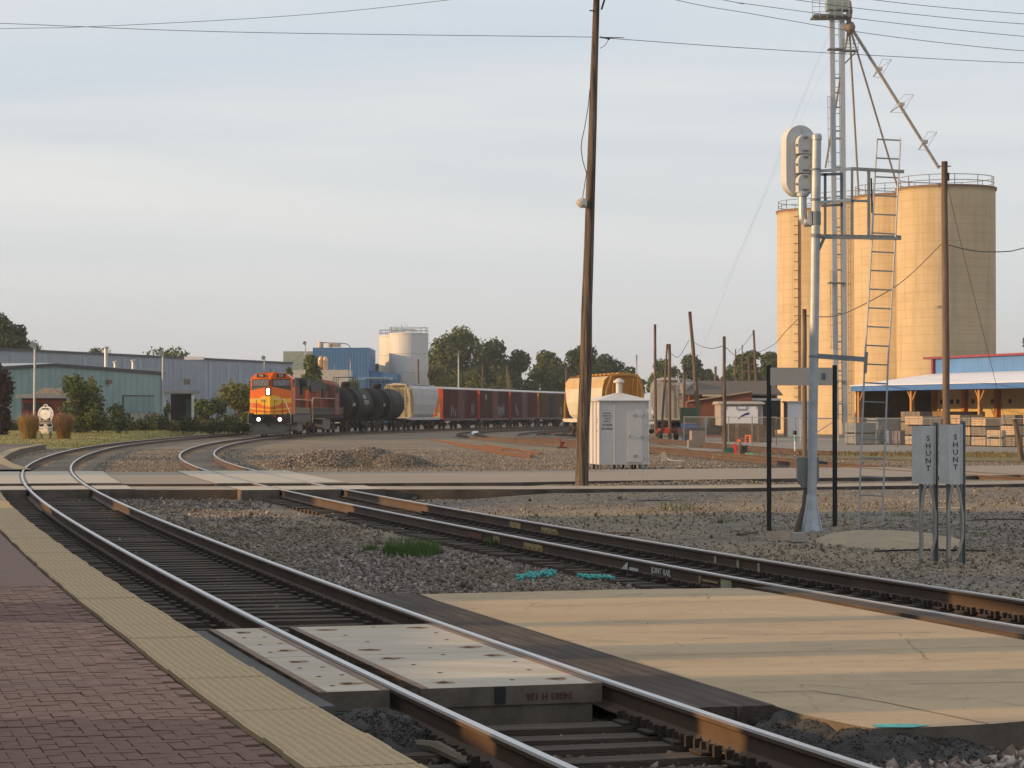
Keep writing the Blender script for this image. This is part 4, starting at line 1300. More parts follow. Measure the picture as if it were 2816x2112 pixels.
wire([P(-600, 95, 74), P(0, 79, 72), P(255, 73, 71), P(790, 44, 69), P(1230, 0, 67), P(1900, -90, 64)], .0085, 'wire rising from the left edge to the top of the picture')
for k, (pts_, lb) in enumerate((([(1400, -115), (1860, 0), (2050, 35), (2410, 95), (2816, 140), (3300, 170)], 'lowest of the four wires in the upper right corner'), ([(1300, -130), (1990, 0), (2050, 10), (2430, 60), (2816, 100), (3300, 135)], 'second lowest of the four wires in the upper right corner'),
        ([(1500, -110), (2192, 0), (2520, 40), (2816, 66), (3300, 95)], 'second highest of the four wires in the upper right corner'), ([(1800, -90), (2407, 0), (2816, 38), (3300, 70)], 'highest of the four wires in the upper right corner'))):
    wire([P(x_, y_, 75) for x_, y_ in pts_], .010, lb)
wire([P(2588, 672, 100), P(2480, 775, 102), P(2360, 845, 103), P(2290, 870, 104), P(2212, 868, 105)], .022, 'thick cable from the tall right pole to the pole behind the blank sign')
wire([P(2602, 672, 100), P(2680, 690, 101), P(2760, 692, 102), P(2816, 682, 103), P(3000, 630, 106)], .022, 'thick cable from the tall right pole to the right edge')
wire([P(2204, 868, 105), P(2160, 912, 130), P(2119, 953, 160), P(2040, 985, 200), P(1996, 956, 127)], .022, 'cable from the pole behind the blank sign towards the slim brown pole')
wire([P(1986, 952, 127), P(1956, 958, 150), P(1925, 951, 180), P(1904, 937, 190)], .024, 'cable between the slim brown pole and the leaning pole')
wire([P(1895, 935, 190), P(1872, 975, 185), P(1860, 982, 182), P(1845, 972, 178)], .024, 'cable between the leaning pole and the shorter bare pole')
wire([P(2070, 917, 262), P(2045, 950, 250), P(2024, 972, 240)], .03, 'cable falling left from the far leaning pole')
wire([P(2601, 490, 100), P(2650, 700, 104), P(2740, 1060, 110), P(2770, 1180, 112)], .012, 'thin guy wire falling right of the tall right pole')
for k, (a_, b_, lb) in enumerate((((2290, 75), (2040, 700), 'faint guy wire of the elevator tower, upper left'), ((2285, 150), (1990, 790), 'faint guy wire of the elevator tower, lower left'), ((2300, 40), (1920, 990), 'faint long guy wire of the elevator tower'))):
    wire([P(*a_, 212), P((a_[0] + b_[0]) / 2 - 6, (a_[1] + b_[1]) / 2 + 8, 205), P(*b_, 200)], .005, lb, 6)

# ------------------------------------------------------------------ unseen station buildings, invented and placed to shade the platform
brick_red = mat('depot brick', (.22, .09, .06), .9, var=.2, fine=40)
def gable(name, label, x0, x1, y0, y1, ze_, zr, wm, rm, cat='building'):
    t = thing(name, label, cat, ((x0 + x1) / 2, (y0 + y1) / 2, -.3))
    o_ = t.location
    MB().box(((x0 + x1) / 2, (y0 + y1) / 2, (ze_ - .3) / 2), (x1 - x0, y1 - y0, ze_ + .3)).build('wall', wm, t, org=o_)
    xm = (x0 + x1) / 2
    e = .5
    MB().add([(x0 - e, y0 - e, ze_), (x1 + e, y0 - e, ze_), (xm, y0 - e, zr), (x0 - e, y1 + e, ze_), (x1 + e, y1 + e, ze_), (xm, y1 + e, zr)], [(0, 1, 2), (5, 4, 3), (0, 2, 5, 3), (1, 4, 5, 2), (0, 3, 4, 1)]).build('roof', rm, t, org=o_)
    for y_ in np.arange(y0 + 2, y1 - 1.5, 3.2):
        wn = MB().box((x1 + .03, y_, 1.7), (.06, 1.1, 1.7)).build('window', white_paint, t, org=o_)
        MB().box((x1 + .065, y_, 1.7), (.02, .95, 1.5)).build('pane', glass_dark, wn, org=o_)
    return t
roof_m = mat('dark shingles', (.10, .085, .075), .9, var=.2, fine=20)
gable('depot', 'brick station building north of the platform shelter, left of the view', -25, -14.2, 25.5, 42.6, 5.6, 8.2, brick_red, roof_m)
gable('depot', 'brick station building south of the platform shelter, left of the view', -25, -13.4, -30, 7.8, 5.6, 8.2, brick_red, roof_m)
shl = thing('platform_shelter', 'long platform shelter with half open screen wall, left of the view', 'shelter', (-13.2, 17, 0))  # unseen shelter, added to block and shape the low sun
o_ = shl.location
MB().box((-13.2, 16.9, 1.24), (.12, 18.6, 2.48)).build('screen_wall', brick_red, shl, org=o_)
for a_, b_ in ((7.9, 8.8), (9.9, 10.75), (11.5, 13.65), (14.9, 16.05), (17.9, 18.3), (20.9, 26.1)):
    MB().box((-13.2, (a_ + b_) / 2, 2.95), (.1, b_ - a_, 1.22)).build('screen_panel', brick_red, shl, org=o_)  # gaps between panels placed to throw light bands on the slab
MB().add([(-13.5, 7.7, 3.55), (-12.4, 7.7, 3.55), (-13.3, 7.7, 7.4), (-13.5, 26.2, 3.55), (-12.4, 26.2, 3.55), (-13.3, 26.2, 7.4)], [(0, 1, 2), (5, 4, 3), (0, 2, 5, 3), (1, 4, 5, 2), (0, 3, 4, 1)]).build('roof', roof_m, shl, org=o_)
# ================================================================== rolling stock
orange = mat('loco orange', (.80, .155, .018), .4, var=.08, scale=1.5, dirt=(.5, .11, .03), dscale=.8, dlo=.55, dhi=.9)
orange_old = mat('dirty loco orange', (.36, .072, .02), .6, var=.2, scale=.8, dirt=(.14, .05, .03), dscale=.7)
yellow = mat('loco yellow', (.85, .47, .03), .45, var=.06)
loco_dark = mat('loco dark green', (.028, .035, .03), .6, var=.3)
under = mat('sooty underframe', (.025, .022, .020), .85, var=.3)
tank_grey = mat('fuel tank grey', (.13, .13, .13), .6, var=.2)
tan_old = mat('old tan stripe', (.18, .15, .10), .7, var=.2)
loco_grey = mat('faded grey skirt', (.10, .095, .095), .7, var=.2)
car_black = mat('tank car black', (.014, .014, .015), .65, spec=.12, var=.3, scale=.6, dirt=(.026, .025, .024), dscale=.5)
car_red = mat('boxcar oxide red', (.115, .038, .036), .75, var=.2, scale=.6, dirt=(.075, .032, .029), dscale=.5, ms=(1, 1, .4))
car_red2 = mat('boxcar brown', (.09, .046, .037), .8, var=.25, scale=.6, dirt=(.125, .042, .032), dscale=.4, ms=(1, 1, .4))
car_red3 = mat('boxcar maroon', (.125, .045, .05), .75, var=.2, scale=.6, dirt=(.09, .036, .036), dscale=.5, ms=(1, 1, .4))
car_tan = mat('boxcar ochre', (.13, .08, .032), .8, var=.25, scale=.6, dirt=(.12, .075, .04), dscale=.5, ms=(1, 1, .4))
car_end_sunlit = mat('boxcar end red', (.46, .085, .03), .75, var=.25, scale=.8, dirt=(.22, .06, .03), dscale=.6)  # brighter than the car sides: low sun is put into the colour
car_end2_sunlit = mat('boxcar end orange', (.48, .20, .035), .75, var=.25, scale=.8, dirt=(.22, .1, .03), dscale=.6)  # the same sunlit brightening for the ochre car's ends
car_roof = mat('galvanised car roof', (.46, .45, .44), .6, .2, var=.15, dirt=(.32, .27, .22), dscale=.4)
hop_grey = mat('hopper grey', (.47, .48, .49), .65, var=.08, scale=.5, dirt=(.30, .28, .26), dscale=.5, ms=(1, 1, .3))
hop_cream = mat('hopper cream', (.56, .53, .44), .65, var=.08, scale=.5, dirt=(.42, .33, .20), dscale=.45, dlo=.5, dhi=.75, ms=(1, 1, .3))
hop_orange = mat('hopper ochre', (.50, .25, .05), .7, var=.15, scale=.5, dirt=(.36, .15, .04), dscale=.5)
whitewash = mat('chalky graffiti', (.36, .35, .33), .9, var=.3, scale=6)
lamp_white = mat('headlight', (1.0, .93, .78), .3, emit=3.2)
lamp_red = mat('red marker lens', (.4, .02, .03), .3)
handrail_m = mat('white handrail', (.60, .55, .45), .5)

_wh = MB()
_wh.cyl((-.07, 0, 0), (.07, 0, 0), .46, n=18)
_wh.cyl((-.10, 0, 0), (-.07, 0, 0), .50, n=18)
_wheel = {}
def truck(par, yc, n_axles=2, wb=1.8, m=under):
    tr = MB()
    for sx in (-1, 1):
        tr.box((sx * .98, yc, .55), (.14, wb + 1.0, .22))
        tr.box((sx * .98, yc, .38), (.13, .75, .34))
        for k in range(n_axles):
            ya = yc - wb / 2 + wb * k / (n_axles - 1)
            tr.box((sx * 1.0, ya, .48), (.2, .3, .3))
    tr.box((0, yc, .62), (1.9, .45, .26))
    to = tr.build('truck', m, par)
    for k in range(n_axles):
        ya = yc - wb / 2 + wb * k / (n_axles - 1)
        for sx in (-1, 1):
            if 'm' not in _wheel:
                o = _wh.build('wheel', steel_dark, to)
                _wheel['m'] = o.data
            else:
                o = link(bpy.data.objects.new('wheel', _wheel['m']), to)
            o.location = (sx * .76, ya, .46)
            o.rotation_euler = (0, 0, 0 if sx < 0 else PI)
    return to
def coupler(par, y, sgn):
    MB().bar((0, y, .88), (0, y + sgn * .45, .88), .18, .22).box((0, y + sgn * .5, .88), (.3, .22, .3)).build('coupler', under, par)
def car_thing(path, s, L_, name, label, cat, group=None):
    a, _ = at_s(path, s + L_ * .12)
    b, _ = at_s(path, s + L_ * .88)
    th = math.atan2(b.x - a.x, b.y - a.y)
    c, _ = at_s(path, s + L_ / 2)
    m_ = (a + b) / 2
    o = thing(name, label, cat, (m_.x, m_.y, 0), -th, group)      # local y runs away from the camera, x to the right
    k = {'locomotive': (1.05, 1.05), 'tank_car': (1.10, 1.10)}.get(name, (1.04, 1.07))
    o.scale = (k[0], 1, k[1])
    return o
def handrail(par, x, y0, y1, z0, z1, n, m=handrail_m, posts=loco_dark):
    hr = MB().tube([(x, y0, z1), (x, y1, z1)], .022, 5)
    hr.build('handrail', m, par)
    for k in range(n):
        y_ = y0 + (y1 - y0) * k / (n - 1)
        MB().bar((x, y_, z0), (x, y_, z1), .04).build('rail_post', posts, par)

# ------------------------------------------------------------------ leading locomotive
LL = 20.2
sN = s_of_y(PATH_B, 182.0)
lo = car_thing(PATH_B, sN, LL, 'locomotive', 'orange and yellow lead locomotive numbered 506 with headlights on', 'locomotive')
F0 = -LL / 2
fr_ = MB().box((0, 0, 1.42), (2.9, LL - 1.2, .34))
fr_.build('frame', under, lo)
dk = MB().box((0, F0 + .45, 1.30), (3.0, .5, .62)).build('pilot_deck', under, lo)
A_ = Matrix(((0, 0, 1, 0), (1, 0, 0, 0), (0, 1, 0, 0), (0, 0, 0, 1)))           # polygon (y, z) pushed along x
plow = MB()
for sx in (-1, 1):
    plow.add([(0, F0 + .05, .14), (sx * 1.45, F0 + .55, .14), (sx * 1.5, F0 + .55, .98), (0, F0 + .25, .98), (0, F0 + .5, .14), (0, F0 + .5, .98)], [(0, 1, 2, 3), (0, 4, 1), (3, 2, 5)])
plow.build('snow_plow', mat('plow grey', (.12, .11, .10), .7, var=.2, dirt=(.08, .07, .06)), lo)
coupler(lo, F0 + .35, -1)
st = MB()
for sx in (-1, 1):
    for k in range(4):
        st.box((sx * 1.3, F0 + .62, .42 + .3 * k), (.42, .3, .05))
st.build('steps', under, lo)
# wide nose and cab: a V-shaped front of two facets
def facet_nose(y0, y1, z0, z1, z1c, m, nm='nose', yb=3.0, grow=0.0):
    mb = MB()
    hw = 1.53 + grow
    v_ = [(-hw, y0 + .42 - grow, z0), (0, y0 - grow, z0), (hw, y0 + .42 - grow, z0), (hw, y0 + yb, z0), (-hw, y0 + yb, z0),
          (-hw, y1 + .42 - grow, z1), (0, y1 - grow, z1c), (hw, y1 + .42 - grow, z1), (hw, y0 + yb, z1), (-hw, y0 + yb, z1)]
    mb.add(v_, [(0, 1, 6, 5), (1, 2, 7, 6), (2, 3, 8, 7), (3, 4, 9, 8), (4, 0, 5, 9), (5, 6, 7, 8, 9)])
    return mb.build(nm, m, lo)
n0 = F0 + .78
facet_nose(n0, n0 + .14, 1.62, 3.38, 3.68, orange, yb=2.2)
def band(z0, z1, m, nm='stripe', dz=0.0, hw=1.535):
    """stripe lying on the two nose facets, drooping by dz at the ridge"""
    mb = MB()
    e = .012
    f = lambda z: n0 + .14 * (z - 1.62) / 1.9
    mb.add([(-hw, f(z0) + .42 - e, z0), (0, f(z0 - dz) - e, z0 - dz), (hw, f(z0) + .42 - e, z0), (-hw, f(z1) + .42 - e, z1), (0, f(z1 - dz) - e, z1 - dz), (hw, f(z1) + .42 - e, z1)], [(0, 1, 4, 3), (1, 2, 5, 4)])
    return mb.build(nm, m, lo)
band(2.46, 2.80, yellow)
band(2.02, 2.14, yellow, dz=.16)
band(1.63, 1.76, yellow)
em = MB()
f = lambda z: n0 + .14 * (z - 1.62) / 1.9
poly = [(0, 2.16), (.62, 2.30), (.86, 2.50), (.86, 2.78), (.62, 2.94), (0, 3.08)]
for sx in (-1, 1):
    em.add([(sx * x_, f(z_) + .42 * x_ / 1.53 - .022, z_) for x_, z_ in poly], [tuple(range(6)) if sx > 0 else tuple(range(6))[::-1]])
emo = em.build('nose_emblem', yellow, lo)
nr = math.atan2(.42, 1.53)
olive = mat('emblem olive', (.20, .17, .03), .5)
for sx, chs in ((-1, 'BN'), (1, 'S')):
    pass
text('BN', .34, olive, emo, (-.50, f(2.62) + .42 * .5 / 1.53 - .03, 2.62), (-math.sin(nr), -math.cos(nr), .05), name='emblem_lettering', wx=.95)
text('SF', .34, olive, emo, (.42, f(2.62) + .42 * .42 / 1.53 - .03, 2.62), (math.sin(nr), -math.cos(nr), .05), name='emblem_lettering', wx=.95)
# cab with windscreens, chamfered roof
cb = n0 + .55
cab = MB()
cs_ = [(-1.53, 1.62), (1.53, 1.62), (1.53, 4.28), (1.12, 4.62), (.25, 4.74), (-.25, 4.74), (-1.12, 4.62), (-1.53, 4.28)]
n8 = len(cs_)
vs = [(x_, cb + (.42 * abs(x_) / 1.53 if z_ > 2 else .42), z_) for x_, z_ in cs_] + [(x_, cb + 2.9, z_) for x_, z_ in cs_]
cab.add(vs, [tuple(range(n8))[::-1], tuple(range(n8, 2 * n8))] + [(i, (i + 1) % n8, n8 + (i + 1) % n8, n8 + i) for i in range(n8)])
cabo = cab.build('cab', orange, lo)
for sx in (-1, 1):
    fy = lambda x_: cb + .42 * abs(x_) / 1.53
    def quad(u0, u1, z0, z1, dy, m, nm, par, z0b=None):
        q = MB().add([(sx * u0, fy(u0) - dy, z0), (sx * u1, fy(u1) - dy, z0 if z0b is None else z0b), (sx * u1, fy(u1) - dy, z1), (sx * u0, fy(u0) - dy, z1)], [(0, 1, 2, 3) if sx > 0 else (3, 2, 1, 0)])
        return q.build(nm, m, par)
    wf = quad(.10, 1.42, 3.66, 4.22, .016, black_steel, 'windscreen', cabo)
    quad(.16, 1.37, 3.72, 4.17, .024, mat('windscreen glass', (.16, .16, .19), .15, spec=.6), 'pane', wf)
    quad(.05, 1.48, 3.62, 3.66, .02, mat('nose anti glare', (.08, .10, .07), .7), 'anti_glare', cabo, z0b=3.36)
    nb_ = quad(.42, 1.06, 4.36, 4.60, .03, black_steel, 'number_board', cabo)
    text('506', .24, letter_white, nb_, (sx * .74, fy(.74) - .04, 4.48), (sx * math.sin(nr), -math.cos(nr), 0), name='number', wx=1.0)
    MB().bar((sx * .75, fy(.75) - .04, 3.70), (sx * (.75 - .25), fy(.5) - .05, 4.12), .02).build('wiper', galv, cabo)
sw = MB().box((1.545, cb + 1.6, 3.95), (.03, 1.5, .55)).build('side_window', black_steel, cabo)
MB().box((1.565, cb + 1.6, 3.95), (.012, 1.3, .42)).build('pane', glass_dark, sw)
MB().bar((0, n0 + .3, 4.74), (0, n0 + .3, 4.95), .06).build('horn', black_steel, cabo)
hl = MB().cyl((-.14, n0 - .02, 3.42), (-.14, n0 + .2, 3.42), .15, n=14).cyl((-.14, n0 - .02, 3.18), (-.14, n0 + .2, 3.18), .14, n=14).box((-.14, n0 + .14, 3.30), (.42, .2, .62)).build('headlight_box', black_steel, lo)
for zz_ in (3.42, 3.18):
    MB().lathe([(0, 0), (.13, 0), (.13, .01)], (-.14, n0 - .03, zz_), 14, M=Matrix.Rotation(PI / 2, 4, 'X')).build('headlight', lamp_white, lo)
for x_ in (-.78, .78):
    MB().lathe([(0, 0), (.12, 0), (.14, -.04)], (x_, F0 + .16, 1.25), 14, M=Matrix.Rotation(PI / 2, 4, 'X')).build('ditch_light', lamp_white, lo)
MB().lathe([(0, 0), (.08, 0)], (.42, F0 + .17, 1.5), 10, M=Matrix.Rotation(PI / 2, 4, 'X')).build('marker_lens', lamp_red, lo)
MB().tube([(-.35, F0 + .12, 1.25), (-.2, F0 + .05, 1.45), (0, F0 + .02, 1.5), (.2, F0 + .05, 1.4), (.3, F0 + .1, 1.2)], .03, 6).build('air_hose', black_steel, lo)
for sx in (-1, 1):
    MB().tube([(sx * 1.1, F0 + .4, 2.72), (sx * 1.45, F0 + .4, 1.9), (sx * 1.56, F0 + .45, 1.6), (sx * 1.58, F0 + .45, .95), (sx * 1.3, F0 + .42, .93)], .028, 6).build('handrail', handrail_m, lo)
    MB().tube([(sx * 1.1, F0 + .4, 2.72), (sx * .3, F0 + .3, 2.70)], .022, 5).build('handrail', handrail_m, lo)
    for x_ in (.35, .95):
        MB().bar((sx * x_, F0 + .36, 1.6), (sx * x_, F0 + .36, 2.7), .045).build('rail_post', loco_dark, lo)
# hood
hy0, hy1 = cb + 2.9, LL / 2 - .9
hood = MB().box((0, (hy0 + hy1) / 2, 2.95), (1.95, hy1 - hy0, 2.5)).build('hood', orange_old, lo)
tp_ = MB().box((0, (hy0 + hy1) / 2, 4.05), (2.0, hy1 - hy0, .62))
tp_.box((0, hy1 - 2.6, 4.20), (3.0, 4.2, .60)).cyl((0, hy1 - 6.2, 4.36), (0, hy1 - 6.2, 4.62), .55, n=14).box((0, hy0 + 2.0, 4.38), (1.3, 2.4, .3)).box((0, hy1 - 8.6, 4.42), (.8, .8, .35))
tp_.build('hood_roof', loco_dark, lo)
MB().box((1.06, hy0 + 3.2, 3.4), (.2, 1.5, .8)).box((1.04, hy1 - 3.4, 3.55), (.12, 2.2, .7)).build('grille', black_steel, hood)
for k in range(14):
    y_ = hy0 + .5 + k * (hy1 - hy0 - 1) / 13
    MB().box((.99, y_, 2.75), (.03, .05, 1.9)).build('door_seam', mat('seam', (.10, .04, .025), .8), hood)
MB().box((0, 0, 1.66), (3.05, LL - 2.2, .12)).build('walkway', loco_dark, lo)
MB().box((1.5, .6, 1.9), (.04, LL - 6.5, .5)).build('side_stripe', tan_old, lo)
MB().box((1.52, .4, 1.30), (.05, LL - 4.5, .55)).build('side_skirt', loco_grey, lo)
handrail(lo, 1.5, hy0 + .2, LL / 2 - .8, 1.7, 2.75, 14, posts=black_steel)
MB().bar((1.5, LL / 2 - 1.2, 1.5), (1.5, LL / 2 - 1.2, 2.9), .09).build('end_post', orange, lo)
MB().tube([(1.5, LL / 2 - .9, 2.8), (1.55, LL / 2 - .5, 2.3), (1.55, LL / 2 - .35, 1.2)], .03, 6).build('handrail', handrail_m, lo)
tk = MB()
tk.prism([(-2.2, .42), (-1.9, .32), (1.9, .32), (2.2, .42), (2.2, 1.2), (-2.2, 1.2)], 2.7, Matrix.Translation((-1.35, .2, 0)) @ A_)
tk.build('fuel_tank', tank_grey, lo)
truck(lo, F0 + 4.2, 2, 2.75)
truck(lo, LL / 2 - 4.0, 2, 2.75)
coupler(lo, LL / 2 - .4, 1)

# ------------------------------------------------------------------ second locomotive, cab at its far end
L2 = 18.4
s2 = sN + LL
l2 = car_thing(PATH_B, s2, L2, 'locomotive', 'dirty orange and dark green second locomotive coupled behind the lead one', 'locomotive')
F2 = -L2 / 2
MB().box((0, 0, 1.42), (2.85, L2 - 1.0, .36)).build('frame', under, l2)
h2 = MB().box((0, F2 + 6.9, 2.65), (1.9, 10.6, 2.1)).build('hood', orange_old, l2)
MB().box((0, F2 + 6.9, 3.95), (1.94, 10.6, .66)).cyl((0, F2 + 2.4, 4.2), (0, F2 + 2.4, 4.5), .55, n=14).cyl((0, F2 + 3.9, 4.2), (0, F2 + 3.9, 4.5), .55, n=14).box((0, F2 + 8, 4.38), (1.1, 1.6, .35)).box((0, F2 + 10.8, 4.38), (1.2, 1.0, .3)).box((.98, F2 + 4.0, 3.85), (.2, 3.6, .75)).build('hood_roof', loco_dark, l2)
MB().box((0, 0, 1.86), (2.9, L2 - 1.6, .5)).build('side_sill', loco_dark, l2)
MB().box((0, 0, 2.14), (2.92, L2 - 1.7, .07)).build('sill_stripe', tan_old, l2)
for k in range(12):
    MB().box((.965, F2 + 2.2 + k * .85, 2.7), (.03, .05, 1.8)).build('door_seam', mat('seam', (.10, .04, .025), .8), h2)
c2_ = MB()
vs = [(x_, F2 + 12.4, z_) for x_, z_ in cs_] + [(x_, F2 + 14.9, z_) for x_, z_ in cs_]
c2_.add([(x_ * .98, y_, z_ * .97) for x_, y_, z_ in vs], [tuple(range(n8))[::-1], tuple(range(n8, 2 * n8))] + [(i, (i + 1) % n8, n8 + (i + 1) % n8, n8 + i) for i in range(n8)])
cc2 = c2_.build('cab', mat('faded red cab', (.20, .075, .06), .7, var=.2, dirt=(.2, .08, .06)), l2)
w2 = MB().box((1.52, F2 + 13.6, 3.7), (.03, 1.6, .6)).build('side_window', black_steel, cc2)
MB().box((1.54, F2 + 13.6, 3.7), (.012, 1.35, .45)).build('pane', glass_dark, w2)
MB().box((0, F2 + 16.1, 2.4), (1.9, 2.3, 1.6)).build('short_hood', orange_old, l2)
MB().box((1.0, F2 + 9.4, 3.35), (.12, 1.8, .8)).build('grille', black_steel, h2)
handrail(l2, 1.47, F2 + .8, F2 + 12.2, 1.9, 2.95, 12, posts=black_steel)
MB().tube([(1.47, F2 + .8, 2.95), (1.5, F2 + .35, 2.8), (1.53, F2 + .2, 2.2), (1.53, F2 + .2, .9)], .03, 6).build('handrail', handrail_m, l2)
tk2 = MB()
tk2.prism([(-2.0, .5), (-1.6, .34), (1.6, .34), (2.0, .5), (2.0, 1.2), (-2.0, 1.2)], 2.6, Matrix.Translation((-1.3, -.3, 0)) @ A_)
tk2.build('fuel_tank', tank_grey, l2)
for yt in (F2 + 3.6, L2 / 2 - 3.6):
    truck(l2, yt, 2, 2.75)
coupler(l2, F2 + .4, -1)
coupler(l2, L2 / 2 - .4, 1)

# ------------------------------------------------------------------ tank cars
RY = Matrix.Rotation(-PI / 2, 4, 'X')       # turns the lathe axis from z to y
def tank_car(s, L_, label, marks):
    t = car_thing(PATH_B, s, L_, 'tank_car', label, 'tank wagon', 'black tank wagons in the train')
    r = 1.47
    h = L_ / 2 - .85
    prof = [(0.02, -h), (.6, -h + .07), (1.05, -h + .22), (1.32, -h + .45), (r, -h + .8), (r, -1.0), (r + .012, -1.0), (r + .012, -.9), (r, -.9), (r, h - .8), (1.32, h - .45), (1.05, h - .22), (.6, h - .07), (.02, h)]
    tk_ = MB().lathe(prof, (0, 0, 2.42), 32, M=RY).build('tank', car_black, t, smooth=True)
    for yy_ in (-h + 1.9, h - 1.9):
        MB().lathe([(r + .02, yy_ - .12), (r + .03, yy_), (r + .02, yy_ + .12)], (0, 0, 2.42), 32, M=RY).build('band', mat('dusty band', (.026, .025, .025), .7), tk_, smooth=True)
    dm = MB().cyl((0, 0, 3.75), (0, 0, 4.25), .38, n=14).cyl((0, -.9, 3.8), (0, -.9, 4.1), .2, n=10)
    dm.lathe([(0, .14), (.25, .1), (.4, 0)], (0, 0, 4.25), 14)
    dm.build('dome', car_black, t)
    pr = MB()
    for sx in (-1, 1):
        pr.tube([(sx * .85, -1.1, 4.75), (sx * .85, 1.1, 4.75)], .025, 5)
        for y_ in (-1.1, -.4, .4, 1.1):
            pr.bar((sx * .85, y_, 3.6), (sx * .85, y_, 4.75), .04)
    pr.tube([(-.85, -1.1, 4.75), (.85, -1.1, 4.75)], .025, 5).tube([(-.85, 1.1, 4.75), (.85, 1.1, 4.75)], .025, 5)
    pr.build('dome_railing', black_steel, t)
    ld_ = MB()
    for y_ in (-.22, .22):
        ld_.tube([(1.55, y_, 1.0), (1.58, y_, 2.4), (1.25, y_, 3.5), (.85, y_, 3.85)], .02, 4)
    for k in range(7):
        ld_.bar((1.56, -.22, 1.1 + .3 * k), (1.56, .22, 1.1 + .3 * k), .025)
    ld_.build('ladder', black_steel, t)
    MB().box((0, 0, 1.0), (.9, L_ - 1.4, .3)).box((0, -h + .3, 1.05), (2.9, .9, .14)).box((0, h - .3, 1.05), (2.9, .9, .14)).build('underframe', under, t)
    er = MB()
    for sx in (-1, 1):
        for yy_ in (-h - .1, h + .1):
            er.tube([(sx * 1.4, yy_, 1.1), (sx * 1.4, yy_, 2.1), (0, yy_, 2.1)], .025, 5)
    er.build('end_railing', black_steel, t)
    for s_, sz_, yy_, zz_, wx_ in marks:
        an = (zz_ - 2.42) / r
        text(s_, sz_, letter_white, tk_, (math.cos(an) * (r + .02), yy_, 2.42 + math.sin(an) * r), (math.cos(an), 0, math.sin(an)), (0, 0, 1), name='lettering', wx=wx_)
    truck(t, -L_ / 2 + 2.2)
    truck(t, L_ / 2 - 2.2)
    coupler(t, -L_ / 2 + .5, -1)
    coupler(t, L_ / 2 - .5, 1)
    return t
s3 = s2 + L2
LT = 13.1
tank_car(s3, LT, 'black tank wagon right behind the two locomotives, white lettering', [('BO', .55, 1.9, 3.05, 1.6), ('29321', .5, 2.2, 2.55, 1.7), ('8821', .38, -3.2, 2.35, 1.8)])
tank_car(s3 + LT, LT, 'black tank wagon in front of the pale grey hopper wagon', [('8821', .34, -3.4, 2.35, 1.2)])

